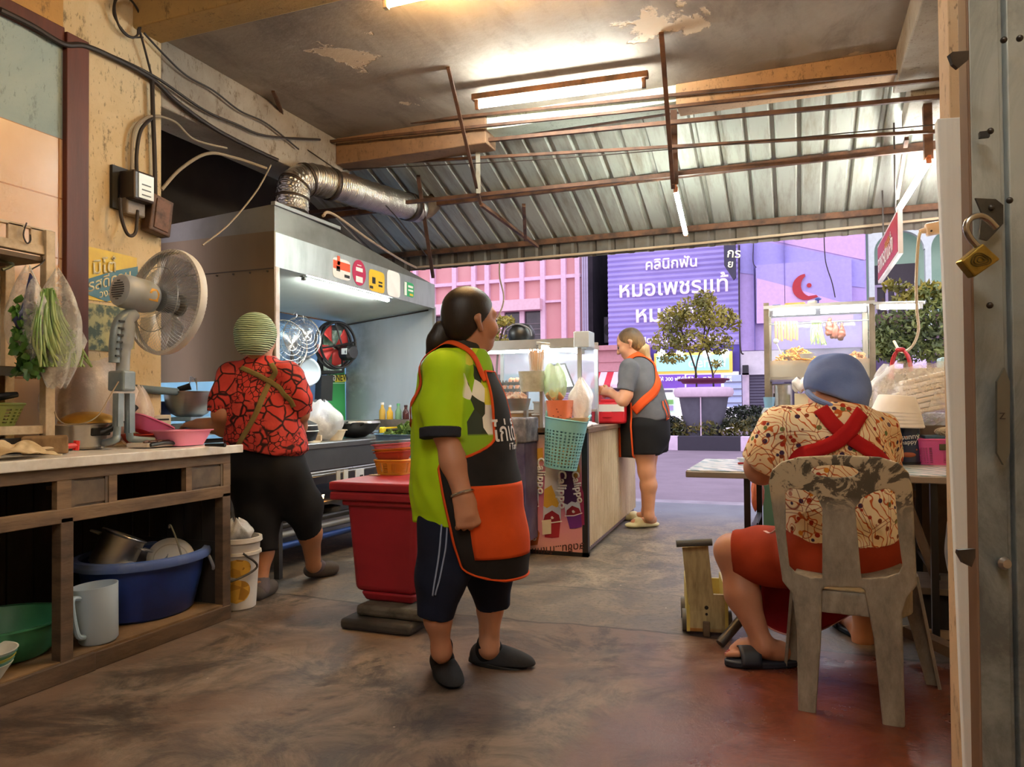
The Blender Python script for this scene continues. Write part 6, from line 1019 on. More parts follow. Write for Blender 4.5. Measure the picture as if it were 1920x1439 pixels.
# glass display case on the counter
zt = .897; m_gl = N('clear_glass', .06); m_gl.color('dcecf2'); m_gl.alpha(.16); m_gl = m_gl.m; m_fr = mat('bright_aluminium', 'c8cbca', .3, .8)
gc = thing('glass_case', 'aluminium glass display case with eggs on the middle counter', 'display case', (-1.85, 5.5, zt)); ga, gb2 = -2.32, -1.50; gy0, gy1 = 5.35, 5.85; gz0, gz1 = 1.02, 1.50
for x in (ga, gb2):
    for y in (gy0, gy1): MB().bx((x-.014, y-.014, zt), (x+.014, y+.014, gz1+.06)).build('corner_post', m_fr, gc, smooth=False)
MB().bx((ga-.02, gy0-.03, gz1), (gb2+.02, gy1+.02, gz1+.03)).bx((ga-.02, gy0-.035, gz1-.02), (gb2+.02, gy0-.01, gz1+.055)).build('top_frame', m_fr, gc, smooth=False); MB().bx((gb2-.03, gy0-.06, gz1-.02), (gb2+.09, gy0+.1, gz1+.1)).build('end_box', mat('box_grey', 'b9bec2', .4, .3), gc, smooth=False, bev=.006)
MB().quad((ga, gy0, gz0), (gb2, gy0, gz0), (gb2, gy0, gz1), (ga, gy0, gz1)).build('front_pane', m_gl, gc, smooth=False, weld=False); MB().quad((ga, gy1, gz0), (gb2, gy1, gz0), (gb2, gy1, gz1), (ga, gy1, gz1)).build('rear_pane', mat('pale_blue_pane', 'b9d3e4', .15, alpha=.55), gc, smooth=False, weld=False)
MB().bx((ga, gy0, gz0-.02), (gb2, gy1, gz0)).build('shelf', m_steel, gc, smooth=False)
MB().cyl((ga+.05, gy0+.05, gz1-.025), (gb2-.02, gy0+.05, gz1-.025), .013, n=10).build('tube', glow('case_tube', (.93, 1, 1), STALL_W), gc)
tube_lamp('tube_lamp', 'white tube sticking out right of the glass egg case', PY(1012, 652, 5.3), PY(1092, 660, 5.42), .014, (.95, 1, 1), STALL_W, m_fr, .03, (0, 0, .03))
hm = thing('black_helmet', 'glossy black basket shaped helmet on top of the egg case', 'helmet', PY(980, 640, 5.5)); c = PY(978, 640, 5.5); MB().lathe([(.11, 0), (.125, .03), (.12, .08), (.085, .125), (.03, .14), (0, .14)], c, 32, sx=.85).build('shell', m_black, hm, smooth='all'); MB().tube(crv([c+V(-.12, -.08, .02), c+V(-.09, -.1, .09), c+V(0, -.1, .125), c+V(.09, -.09, .09), c+V(.11, -.08, .03)], 20), .007, 6).build('rim', mat('rim_grey', '77777c', .3), hm)
# eggs in trays
m_egg = mat('brown_egg', 'b5704d', .45, col2='c98a66', sc=20); m_tray = mat('dark_pulp_tray', '3b3432', .85); p0 = PY(922, 748, 5.42); nx = 6; pw = .052; n_tr = 5
eggm = MB().lathe([(0, 0), (.012, .003), (.02, .013), (.0225, .025), (.019, .041), (.01, .052), (0, .055)], (0, 0, 0), 14)
e0_ = None; cnt = 0
for k in range(n_tr):
    z = zt+.125+k*.052; xr = PY(976, 700, 5.42)[0]; tr_ = MB(); 
    for i in range(nx):
        for j in range(3): c = V(xr-.02-i*pw, 5.40+j*pw, z); tr_.lathe([(.016, -.018), (.022, .0), (.028, .006)], c, 8); tr_.lathe([(.009, .004), (.002, .024)], c+V(pw/2, -pw/2, 0), 6)
    tag(tr_.bx((xr-nx*pw+.0, 5.375, z-.0015), (xr+.01, 5.375+3*pw, z+.0015)).build('egg_tray', m_tray, None, weld=False), ('lowest egg tray of the stack in the case', 'second egg tray from the bottom of the stack', 'middle egg tray of the stack in the case', 'second egg tray from the top of the stack', 'topmost egg tray of the stack in the case')[k], 'egg tray', 'egg trays in the glass case')
    for i in range(nx):
        for j in range(1 if k < n_tr-1 else 2):
            if k == n_tr-1 and i > 1: continue
            pos = (xr-.02-i*pw, 5.40+j*pw, z-.012); lab = 'brown egg in the %s row of dark trays, %s from the right' % (('lowest', 'second lowest', 'middle', 'second highest', 'top')[k] if j == 0 else 'rear top', ('first', 'second', 'third', 'fourth', 'fifth', 'sixth')[i])
            if e0_ is None: e0_ = tag(eggm.build('egg', m_egg, None, smooth='all', loc=(0, 0, 0)), lab, 'egg', 'brown eggs in the trays'); e0_.location = pos
            else: dup(e0_, pos, None, lab)
# things on the counter, front edge
def lat(name, label, cat, px, py, d, prof, m, part='body', **k):
    """turned vessel; profile in photo pixels at distance d, standing with its bottom centre at (px, py)"""
    p = Pd(px, py, d); u = U(d); q = thing(name, label, cat, p); MB().lathe([(r*u, h*u) for r, h in prof], p, 32, **k).build(part, m, q); return q, p, u
m_frost = mat('frosted_plastic', 'c9c8b8', .3, col2='a9a793', sc=14, alpha=.8)
q, p, u = lat('food_container', 'frosted container on a steel stand left of the green bag', 'container', 1001, 735, 5.2, [(0, 0), (22, 0), (26, 38), (24, 38), (20, 2), (0, 2)], m_frost, 'tub', sq=.3); zz_ = p[2]
for dx in (-.06, .06): MB().bx(p+V(dx-.012, -.02, -(zz_-zt)), p+V(dx+.012, .02, 0)).build('stand_leg', m_fr, q, smooth=False)
q, p, u = lat('straw_cup', 'clear cup packed with orange drinking straws', 'cup', 1006, 696, 5.2, [(13, 0), (16, 36), (15.5, 36), (12.5, .5)], mat('cup_clear', 'e2dccf', .15, alpha=.3), 'cup'); sb_ = MB()
for k in range(26): a, r = RNG.random()*6.28, .05*RNG.random()**.5; sb_.cyl(p+V(r*.8*math.cos(a), r*.8*math.sin(a), .005), p+V(r*1.15*math.cos(a), r*1.15*math.sin(a), .125+.03*RNG.random()), .0045, n=6)
o = sb_.build('straws', mat('straw_orange', 'e0a262', .5), q, weld=False); o['kind'] = 'stuff'; tag(MB().ball(PY(1005, 689, 5.05), (.03, .012, .03)).build('round_tag', m_black, None), 'black round tag stuck before the straw cup', 'tag')
g_ = thing('plastic_bag', 'pale green plastic bag of snacks on the middle counter', 'plastic bag', Pd(1040, 752, 5.1)); baggy('bag_film', film('green_film', (.62, .85, .5), .5), Pd(1040, 718, 5.1), .075, .125, g_, .5, .8, 31, .3); baggy('snacks', mat('snack_tan', 'd3b078', .6), Pd(1040, 742, 5.1), .06, .03, g_, .5, .8, 32)
q, p, u = lat('chilli_tub', 'orange plastic tub of chopped chillies behind the blue basket', 'tub', 1050, 795, 5.05, [(0, 0), (19, 0), (23, 44), (21.5, 44), (18, 1)], mat('orange_tub', 'e7835f', .4), 'tub', sq=.4); cm = MB()
for k in range(70): a = RNG.random()*6.28; cm.ball(p+V(.078*math.cos(a)*(.8+.2*RNG.random()), .078*math.sin(a), .02+.10*RNG.random()), (.006, .006, .004), 5, 3)
o = cm.build('chilli_flakes', mat('chilli_red', '8d2a17', .5), q, weld=False); o['kind'] = 'stuff'
wb_ = thing('plastic_bag', 'tall white carrier bag standing at the counter corner', 'plastic bag', Pd(1090, 792, 5.1)); baggy('bag_film', film('white_film', (.95, .94, .97), .68), Pd(1090, 752, 5.1), .078, .155, wb_, .1, .75, 38, .24)
q, p, u = lat('paper_bowl', 'beige bowl below the white carrier bag', 'bowl', 1082, 800, 5.0, [(0, 0), (16, 0), (23, 16), (21.5, 16), (15, 1)], mat('beige_bowl', 'd9bd90', .5), 'shell')
for k, (x0, y0, x1, y1, c_, lab) in enumerate(((998, 800, 1028, 776, 'a88462', 'brown lower food box at the left of the blue basket'), (1000, 776, 1028, 753, 'cfc3b4', 'pale upper food box at the left of the blue basket'), (958, 790, 990, 772, 'b9915e', 'cardboard piece on the violet bin'))):
    a, b = PY(x0, y0, 5.02), PY(x1, y1, 5.02); bx_ = thing('food_box', lab, 'box', a); MB().bx((a[0], 5.02, max(a[2], zt) if k < 2 else a[2]), (b[0], 5.16, b[2]-.008)).build('box_body', mat('box_%s' % c_, c_, .4, alpha=.9), bx_, smooth=False, bev=.006); MB().bx((a[0]-.004, 5.015, b[2]-.012), (b[0]+.004, 5.165, b[2])).build('box_lid', mat('box_lid_pale', 'd6cabb', .4), bx_, smooth=False)
q, p, u = lat('steel_pan', 'shallow steel pan with wrappers beside the egg case', 'pan', 968, 770, 5.15, [(0, 0), (22, 0), (28, 22), (26, 22), (20, 2)], m_steel, 'pan'); baggy('wrapper', mat('wrapper_pale', 'c7b39b', .5, col2='7d3a30', sc=25), p+V(0, 0, .08), .08, .04, q, .5, .8, 35, .3)
pos_ = thing('tablet_stand', 'tilted tablet with a dark frame behind the green bag', 'tablet', PY(1056, 735, 5.6)); P_ = [PY(a, b, 5.6) for a, b in ((1036, 684), (1059, 681), (1078, 728), (1050, 730))]; MB().add(P_+[q_+V(0, .02, 0) for q_ in P_], [(0, 1, 2, 3), (7, 6, 5, 4), (0, 4, 5, 1), (1, 5, 6, 2), (2, 6, 7, 3), (3, 7, 4, 0)]).build('frame', m_black, pos_, smooth=False); c_ = sum(P_)/4; MB().add([c_+(q_-c_)*.86+V(0, -.003, 0) for q_ in P_], [(0, 1, 2, 3)]).build('screen', mat('pale_screen', 'c6cfc9', .25), pos_, smooth=False, solid=.002); MB().bx(PY(1050, 738, 5.6), PY(1076, 728, 5.75)).build('stand_foot', m_black, pos_, smooth=False); MB().bx((PY(1060, 740, 5.6)[0]-.02, 5.62, zt), (PY(1066, 740, 5.6)[0]+.02, 5.68, PY(1060, 736, 5.6)[2])).build('stand_post', m_black, pos_, smooth=False)
pn = thing('napkin_pack', 'stack of lilac napkins below the tablet', 'napkins', PY(1058, 752, 5.3)); a, b = PY(1046, 752, 5.3), PY(1072, 736, 5.3); MB().bx((a[0], 5.3, zt), (b[0], 5.42, a[2])).build('holder', mat('lilac_box', '8f86b8', .5), pn, smooth=False)
for k in range(4): MB().bx((a[0]+.003*k, 5.3, a[2]+k*.016), (b[0]-.004*k, 5.42, a[2]+k*.016+.012)).build('napkin', mat('lilac_paper', 'b3a5e0', .6), pn, smooth=False)
rb_ = thing('red_case', 'red plastic case with a white label at the far end of the counter', 'case', PY(1140, 795, 6.1)); a, b = PY(1112, 795, 6.05), PY(1170, 753, 6.05); MB().bx((a[0], 6.05, zt), (b[0], 6.35, b[2])).build('case_body', mat('bright_red_plastic', 'd3222b', .35), rb_, bev=.02); MB().bx((a[0]+.02, 6.045, zt+.10), (b[0], 6.052, zt+.16)).build('label_strip', mat('label_white', 'e6ddd0', .4), rb_, smooth=False); MB().bx((a[0]+.08, 6.04, zt+.05), (a[0]+.16, 6.055, zt+.1)).build('clasp', mat('bright_red_plastic', ''), rb_, smooth=False, bev=.005); MB().bx((a[0]+.06, 6.06, b[2]-.005), (a[0]+.2, 6.2, b[2]+.02)).build('handle', mat('bright_red_plastic', ''), rb_, smooth=False, bev=.006)
sr = thing('small_red_box', 'small red packet behind the red plastic case', 'packet', PY(1121, 750, 6.5)); a, b = PY(1112, 750, 6.5), PY(1131, 735, 6.5); MB().bx((a[0], 6.45, zt), (b[0], 6.55, b[2])).build('packet', mat('packet_red', 'c02a35', .4), sr, smooth=False, bev=.004)
cloth('plastic_wrap', 'crumpled clear wrap along the counter corner', V(-1.5, 5.2, zt), .14, .2, .05, film('wrap_film', (.8, .72, .66), .6), 8, 'plastic wrap', 24)
# blue basket hung on the front
bq = PY(1055, 878, 4.86); bk_ = basket('hanging_basket', 'pale blue openwork basket of garlic hanging on the poster', 'basket', bq+V(-.01, -.02, 0), [(.112, 0), (.148, .335)], mat('pale_blue_plastic2', '86c3c8', .45), cols=30, rows=12, band=(.05, .8), sy=.75, th=.003); bk_.rotation_euler = (0, math.radians(8), 0)
for k in range(2): MB().tube(crv([bq+V(-.155+.29*k, -.02, .33), bq+V(-.16+.3*k, .0, .37), bq+V(-.15+.28*k, .07, .38)], 10), .008, 8).build('hook_ear', mat('pale_blue_plastic2', ''), bk_)
gm = MB()
for k in range(46): a, r, h_ = RNG.random()*6.28, .085*RNG.random()**.5, .025+.12*RNG.random(); gm.ball(bq+V(r*math.cos(a)+.1*h_, -.02+r*.75*math.sin(a), h_), (.022, .022, .018), 8, 5)
tag(gm.build('garlic_bulbs', mat('garlic_cream', 'e5d3a0', .5, col2='c98f3f', sc=9), None, weld=False), 'pale garlic filling the hanging blue basket', 'garlic', kind='stuff')
# ================================================================ people
m_navy = fabric('navy_cotton', '14192b', '1b2238'); m_orr = fabric('orange_cloth', 'd9541f', 'c94a1b'); m_apb = fabric('black_apron_cloth', '1d1c1c', '292625'); m_blk = fabric('black_cloth', '111011', '1a1818'); m_sock = fabric('black_sock', '17171a'); m_hair = N('black_hair', .45, 0, .4); m_hair.color(m_hair.mix(m_hair.noise(30, m_hair.map((3, 3, .6)), 4), '0f0c0b', '2c211b')).bump(m_hair.noise(90, m_hair.map((3, 3, .3)), 3), .3, .003); m_hair = m_hair.m
VR = CR; VF = np.array([CF[0], CF[1], 0])/np.hypot(CF[0], CF[1]); VU = V(0, 0, 1)
# ---------------- the woman in lime, standing in the middle
d0 = 2.88; s1 = U(d0)
def B(px, py, dd=0): return Pd(px, py, d0+dd)
A = thing('person', 'standing person in lime shirt and black apron, looking away right', 'person', PZ(880, 1275))
sk1 = skin('tan_skin', 'b27c60', 'c28d70'); body = Body()
hf = VR*.80+VF*.60; HC = B(884, 602, 0)
head(body, HC, hf, (0, 0, 1), 1.06, A)
body.cap(B(874, 640), B(862, 700), .062, .07, .04)
fl1 = (VF, 1.14)
tor = [(B(858, 712), .125), (B(860, 770), .15), (B(866, 840), .165), (B(868, 910), .17), (B(868, 975), .168)]
body.chain([p for p, r in tor], [r*.9 for p, r in tor], .05, fl=fl1)
armN = [B(834, 706, -.15), B(833, 800, -.2), B(850, 866, -.22), B(868, 930, -.25)]; body.chain(armN, [.06, .047, .043, .033], .035)
armF = [B(868, 706, .17), B(890, 800, .2), B(905, 870, .16), B(930, 925, .1)]; body.chain(armF, [.06, .046, .042, .032], .035)
hand(body, armN[-1]+V(0, 0, -.005), B(884, 1010, -.25)-armN[-1], VF*.75-VR*.3, VR*.95-VF*.2, 1.18, (.85, 1.0, .7), thumb=.9); hand(body, armF[-1], B(936, 990, .1)-armF[-1], -VF*.3-VR, VR, 1., (.4, .6, .5))
legN = [B(842, 985, -.09), B(826, 1090, -.10), B(821, 1160, -.10), B(828, 1222, -.08)]; legF = [B(902, 985, .09), B(918, 1080, .10), B(919, 1140, .10), B(917, 1215, .10)]
body.chain(legN, [.10, .07, .046, .034], .04).chain(legF, [.10, .075, .047, .039], .04)
ftN = [PZ(829, 1262)+V(0, 0, .05), PZ(846, 1284)+V(0, 0, .035)]; ftF = [PZ(912, 1247)+V(0, 0, .05), PZ(985, 1252)+V(0, 0, .03)]
body.cap(legN[-1], ftN[0], .034, .034).cap(ftN[0], ftN[1]-V(0, 0, .008), .028, .02).cap(legF[-1], ftF[0], .036, .034).cap(ftF[0], ftF[1]-V(0, 0, .008), .028, .02)
body.mesh('body', sk1, A, .0052)
hair = Body(); R_ = np.stack([np.cross(hf/np.linalg.norm(hf), VU), hf/np.linalg.norm(hf), VU], 1); L = lambda x, y, z: HC+R_ @ V(x, y, z)*1.06
hair.ell(L(0, -.018, .034), V(.083, .102, .092)*1.06, R_, .02).ell(L(0, -.05, -.02), V(.07, .062, .07)*1.06, R_, .03)
hair.mesh('hair', m_hair, A, .006, cuts=[(L(0, .052, .05), R_ @ V(0, .75, -.60)), (L(0, .02, -.075), R_ @ V(0, .35, -.9))])
pt = Body(); tie = B(842, 614, -.01); pt.chain([tie, B(832, 622, -.03), B(818, 640, -.04), B(803, 662, -.04)], [.03, .042, .036, .013], .02, fl=(VF, .6)); pt.fx.append(folds(.002, 70, 3)); pt.mesh('ponytail', m_hair, A, .005)
MB().tube([tie+V(0, 0, 0)+(VF*math.cos(a)*.03+(VR*.55+VU*.83)*math.sin(a)*.034) for a in np.linspace(0, 6.283, 25)[:-1]], .006, 8, closed=True).build('hair_tie', mat('hair_tie_pale', 'c8b99c', .5), A)
# shirt
n = N('lime_shirt_cloth', .8, 0, .25); p = n.wpos(); fwd = VR*.9-VF*.42; fd = n.n('VectorMath', operation='DOT_PRODUCT'); n.t.links.new(p, fd.inputs[0]); fd.inputs[1].default_value = tuple(fwd); q = n.math('SUBTRACT', fd.outputs['Value'], float(B(868, 800) @ fwd))
zz = n.xyz(p)[2]; pat = n.vor(17, n.map((1, 1, .6), v=p), 'F1', 'Color'); pc_ = n.ramp(n.xyz(pat)[0], (.0, '39402f'), (.22, '8fbf1c'), (.36, 'e0d84a'), (.5, '3c4438'), (.66, 'f0efe0'), (.84, 'c3d62a'), interp='CONSTANT')
q = n.math('SUBTRACT', fd.outputs['Value'], float(B(868, 800) @ fwd)); vr = n.n('VectorMath', operation='DOT_PRODUCT'); n.t.links.new(p, vr.inputs[0]); vr.inputs[1].default_value = tuple(VR); vq = n.math('SUBTRACT', vr.outputs['Value'], float(B(870, 800, -.1) @ VR)); edge = n.math('ADD', vq, n.math('MULTIPLY', n.math('SUBTRACT', n.noise(5, p, 3), .5), .05)); dk = n.step(zz, float(B(880, 812)[2]), .004); lowp = n.mix(n.step(n.math('ADD', q, n.math('MULTIPLY', zz, .8)), float(.06+B(880, 850)[2]*.8), .004), '39463a', '8fb52a')
c = n.mix(n.step(edge, .004, .004), n.mix(n.ramp(n.noise(3, p, 4), (.35, 0.), (.7, 1.)), 'a9d613', 'b9de20'), n.mix(dk, lowp, pc_)); n.color(c).bump(n.noise(300, None, 2), .12, .002); m_lime = n.m
sh_ = Body(); off = .016
sh_.chain([tor[0][0]+V(0, 0, .01)]+[p for p, r in tor[1:4]]+[B(867, 972)], [tor[0][1]+off]+[r+off+.004 for p, r in tor[1:4]]+[.187], .05, cut=1, fl=fl1).cap(B(868, 672), B(860, 715), .075, .12, .05, fl=fl1)
slN = [armN[0]+V(0, 0, .012), B(829, 760, -.18), B(829, 821, -.2)]; sh_.chain(slN, [.082, .075, .073], .03, cut=1); sh_.chain([armF[0], armF[1]+V(0, 0, .02)], [.08, .066], .03, cut=1); sh_.ell(B(840, 690, -.08), (.09, .09, .05), None, .05).ell(B(868, 690, .1), (.09, .09, .05), None, .05)
sh_.fx.append(folds(.0055, 26, 4, (1, 1, .6))); sh_.mesh('lime_shirt', m_lime, A, .0068, cuts=[(B(871, 656), (.0, .0, 1))])
cf = Body().chain([B(829, 804, -.195), B(829, 823, -.2)], [.0705, .0700], cut=0); cf = Body().cap(B(829, 803, -.194), B(829, 823, -.2), .0835, .082, .01, cut=2); cf.mesh('sleeve_band', fabric('charcoal_trim', '2b2e38'), A, .0055)
cn = Body().cap(B(873, 640), B(866, 668), .073, .082, .01, cut=2); cn.mesh('collar', fabric('charcoal_trim2', '3a352f'), A, .006)
# shorts
st1 = Body(); st1.cap(B(868, 940), B(870, 1000), .165, .165, .05, fl=fl1); st1.chain([B(842, 985, -.08), B(828, 1080, -.10), B(817, 1157, -.10)], [.118, .094, .066], .04, cut=1); st1.chain([B(903, 985, .08), B(918, 1070, .10), B(925, 1140, .10)], [.118, .095, .068], .04, cut=1); st1.fx.append(folds(.004, 22, 9, (1, 1, .5)))
st1.mesh('navy_shorts', m_navy, A, .0068)
mpi = fabric('pale_piping', '8d9bb8')
for dx in (0, 18): ribbon(st1, [B(808+dx, 978, -.3), B(806+dx, 1040, -.3), B(800+dx*.9, 1100, -.3), B(792+dx*.8, 1152, -.3)], .006, 'side_piping', mpi, A, .002, .002, 24, 1)
for leg, f0 in ((legN, ftN), (legF, ftF)):
    so = Body(); tp = leg[-1]; so.cap(f0[0], tp+V(0, 0, .02)+(leg[-2]-tp)*.02, .042, .043 if leg is legN else .049, .01, cut=1); so.cap(f0[0], f0[0]*.6+f0[1]*.4, .042, .035, .03).mesh('sock', m_sock, A, .006)
    shb = Body(); t_ = (f0[1]-f0[0])/np.linalg.norm(f0[1]-f0[0]); sd_ = np.cross(t_, VU)
    for u_, w_, h_ in ((-.015, .042, .058), (.05, .046, .058), (.10, .049, .05), (.15, .044, .038)): shb.ell(f0[0]*V(1, 1, 0)+t_*u_+V(0, 0, .034), (.055, w_, h_), np.stack([t_, sd_, np.cross(sd_, t_)], 1), .03)
    so_ = shb.mesh('slip_on_shoe', fabric('charcoal_shoe', '26272a', '313236'), A, .006, cuts=[(V(0, 0, .012), (0, 0, -1))])
    sl = MB(); out_ = [(math.cos(a)*.132+.055, math.sin(a)*(.047+.006*math.cos(a))) for a in np.linspace(0, 6.283, 33)[:-1]]; sl.prism(out_, f0[0]*V(1, 1, 0)+V(0, 0, .001), t_, sd_ if np.cross(t_, sd_)[2] > 0 else -sd_, .02); q = sl.build('sole', mat('rubber_black', '151516', .6), A, bev=.004)
# bangle
wc = armN[-1]*.94+armN[-2]*.06; ad = armN[-1]-armN[-2]; ad /= np.linalg.norm(ad); X_, Y_, _ = basis(ad); MB().tube([wc+(X_*math.cos(a)+Y_*math.sin(a))*.0395 for a in np.linspace(0, 6.283, 33)[:-1]], .0055, 8, closed=True).build('bangle', mat('silver', 'c9c6c0', .25, 1.), A)
# apron: wraps the front of shirt and hangs over the shorts
ap = Body(); ap.chain([tor[0][0]]+[p for p, r in tor[1:4]]+[B(867, 972)], [.13]+[r+.02 for p, r in tor[1:4]]+[.187], .05, fl=fl1); fv = fwd/np.linalg.norm(fwd)
ap.chain([B(880, 930)+fv*.03, B(893, 1010)+fv*.04, B(905, 1085)+fv*.05], [.165, .15, .125], .05, fl=fl1); fa0 = math.atan2(fv[1], fv[0])
def ctr(z): return B(868, 800)[:2]+fv[:2]*(.0 if z > .55 else .10*(.55-z))
zt_, zb_ = B(0, 706)[2], B(0, 1078)[2]; zw = B(0, 872)[2]
def span(z):
    if z > zw: t = (zt_-z)/(zt_-zw); w_ = .42+.12*t+.92*max(0, (t-.72)/.28)**1.6
    else: t = (zw-z)/(zw-zb_); w_ = 1.46-.34*t-.75*max(0, (t-.86)/.14)**2.2
    return fa0-w_, fa0+w_
zs_ = np.linspace(zt_, zb_, 64); apo, G = drape(ap, ctr, zs_, span, 'black_apron', m_apb, A, .010, .004, 34)
ed = MB()
for col in (0, -1): ed.tube(G[:, col], .0055, 6)
ed.tube(G[-1], .0055, 6).tube(G[0], .0055, 6).build('orange_binding', m_orr, A)
iz = [i for i, z in enumerate(zs_) if B(0, 905)[2] >= z >= B(0, 1040)[2]]; pk_ = [[G[i, j]+(G[i, j]-V(*ctr(zs_[i]), zs_[i]))/np.linalg.norm(G[i, j]-V(*ctr(zs_[i]), zs_[i]))*.005 for j in range(4, 20)] for i in iz]
MB().grid(pk_).build('orange_pocket', m_orr, A, smooth='all', solid=.003)
ribbon(sh_, [B(908, 716, -.12), B(893, 692, -.11), B(872, 668, -.09), B(850, 654, -.07), B(828, 656, -.07), B(806, 680, -.09), B(790, 715, -.10), B(782, 750, -.08), B(783, 785, -.02), B(800, 815, .1)], .026, 'orange_strap', m_orr, A, .006, .003, 60)
# lettering printed on the apron, bent over its front
def wraptext(s_, z0, col_a, h, m, nm='lettering'):
    o = text(s_, nm, m, (0, 0, 0), (1, 0, 0), (0, 1, 0), h, .0); me = o.data; bpy.data.objects.remove(o); co = np.array([v.co[:] for v in me.vertices]); z = z0+co[:, 1]; a = col_a+co[:, 0]/.20; c_ = np.array([np.append(ctr(q), q) for q in z]); d_ = np.stack([np.cos(a), np.sin(a), 0*a], -1); r_ = np.full(len(z), .45)
    for _ in range(40): r_ = r_-np.clip(ap.ev(c_+d_*r_[:, None])-.0155, -.03, .05)*.85
    me.vertices.foreach_set('co', (c_+d_*r_[:, None]).astype(np.float32).ravel()); finish(me, nm, m, A, smooth=False)
m_apw = mat('apron_print_white', 'e9e6e2', .6); wraptext('ไก่เด็ด', B(0, 812)[2], fa0+.0, .095, m_apw); wraptext('f Tam', B(0, 842)[2], fa0+.06, .035, m_apw)
# ---------------- the cook in the red shirt
d0 = 4.22; Cc = thing('person', 'cook in red crackle print shirt and green hairnet seen from behind', 'person', PZ(530, 1115)); sk2 = skin('brown_skin', 'a06a48', 'b27a54'); b2 = Body(); fw2 = VF*.95+VR*.28
HC = B(480, 636); head(b2, HC, fw2, (0.0, 0, 1), 1.1, Cc); b2.cap(B(486, 665), B(488, 705), .062, .075, .04); fl2 = (VF, .72)
t2 = [(B(488, 722), .155), (B(490, 775), .175), (B(497, 830), .185), (B(500, 885), .19)]; b2.chain([p for p, r in t2], [r*.92 for p, r in t2], .05, fl=fl2)
aL = [B(438, 712), B(420, 778, -.05), B(422, 800, .0), B(372, 797, .12)]; aR = [B(542, 712), B(560, 775, .02), B(558, 800, .12), B(545, 805, .3)]
b2.chain(aL, [.07, .062, .056, .038], .035).chain(aR, [.068, .055, .05, .036], .035); hand(b2, aL[-1], -VR+VF*.5, -VU, VF*.6+VR, 1., (.3, .4, .3)); hand(b2, aR[-1], VF-VR*.3, -VU, -VR, 1., (.3, .4, .3))
lL = [B(468, 890), B(488, 975, -.02), B(492, 1035, -.05), B(487, 1095, -.12)]; lR = [B(530, 890), B(566, 950, .08), B(581, 1000, .12), B(588, 1060, .22)]; b2.chain(lL, [.13, .09, .055, .042], .05).chain(lR, [.13, .09, .062, .042], .05)
fL = [PZ(487, 1122)+V(0, 0, .05), PZ(500, 1112)+V(0, .06, .035)]; fR = [PZ(592, 1085)+V(0, 0, .07), PZ(612, 1080)+V(.02, .07, .035)]
for l, f in ((lL, fL), (lR, fR)): b2.cap(l[-1], f[0], .038, .034).cap(f[0], f[1]-V(0, 0, .01), .03, .022)
b2.mesh('body', sk2, Cc, .0068)
nt_ = Body(); nt_.ell(HC+V(0, 0, .03)-VF*.01, V(.115, .12, .122), None, .02).ell(HC-VF*.06+V(0, 0, -.04), (.09, .08, .07), None, .04); nt_.fx.append(folds(.0015, 60, 2))
n = N('green_hairnet', .75); n.color(n.mix(n.ramp(n.wave(26, n.map((.35, .35, 1)), 5., 'Z', 3), (.3, 0.), (.6, 1.)), '5d7152', 'aac09a')).bump(n.wave(26, n.map((.35, .35, 1)), 5., 'Z', 3), .6, .012); nt_.mesh('hairnet', n.m, Cc, .007, cuts=[(HC+V(0, 0, -.085), (-.1, .1, -1)), (HC+VF*.07, fw2*1.0+V(0, 0, -.5))])
n = N('red_crackle_cloth', .75, 0, .3); w_ = n.map((1, 1, 1)); q = n.noise(3, None, 3, col=True); mv = n.n('VectorMath', operation='MULTIPLY_ADD'); n.t.links.new(q, mv.inputs[0]); mv.inputs[1].default_value = (.12, .12, .12); n.t.links.new(w_, mv.inputs[2]); mv = mv.outputs[0]
e1 = n.vor(14, mv, 'DISTANCE_TO_EDGE'); e2 = n.vor(36, mv, 'DISTANCE_TO_EDGE'); sm2 = n.ramp(n.noise(4, None, 2), (.53, 0.), (.56, 1.)); l1 = n.ramp(e1, (.04, 0.), (.085, 1.)); l2 = n.ramp(e2, (.04, 0.), (.12, 1.)); ln = n.mix(sm2, l1, l2)
rd = n.mix(n.ramp(n.noise(9, mv, 6, .7), (.3, 0.), (.7, 1.)), '8c1f1c', 'd95545'); rd = n.mix(n.xyz(n.vor(14, mv, 'F1', 'Color'))[1], rd, 'c23a30'); n.color(n.mix(ln, '2a0d0c', rd)).bump(n.noise(200, None, 2), .1, .002); m_crk = n.m
s2 = Body(); s2.chain([p for p, r in t2[:3]]+[B(500, 853)], [t2[0][1]+.02, t2[1][1]+.028, t2[2][1]+.034, .228], .05, cut=1, fl=fl2).cap(B(487, 680), B(489, 725), .075, .14, .05, fl=fl2); s2.chain([aL[0]+V(0, 0, .01), B(424, 745, -.02), B(416, 776, -.03)], [.094, .084, .08], .035, cut=1).chain([aR[0]+V(0, 0, .01), B(556, 745), B(562, 776, .03)], [.09, .078, .072], .035, cut=1).ell(B(450, 702), (.1, .08, .05), None, .05).ell(B(526, 702), (.1, .08, .05), None, .05)
s2.fx.append(folds(.005, 20, 14)); s2.mesh('red_shirt', m_crk, Cc, .008, cuts=[(B(486, 668), (0, 0, 1)), (B(500, 845), (-.20, -.06, -1))])
p2_ = Body(); p2_.cap(B(498, 830), B(500, 890), .17, .2, .05, fl=(VF, .78)); p2_.chain([B(470, 890), B(486, 970, -.02), B(494, 1036, -.05)], [.145, .115, .080], .05, cut=1).chain([B(530, 885), B(566, 950, .08), B(581, 1003, .12)], [.145, .11, .072], .05, cut=1); p2_.fx.append(folds(.004, 20, 15, (1, 1, .6))); p2_.mesh('black_trousers', m_blk, Cc, .008)
m_gs = fabric('grey_sock', '5a5357', '6d6468'); m_sho = fabric('brown_grey_shoe', '4d4743', '5d5651')
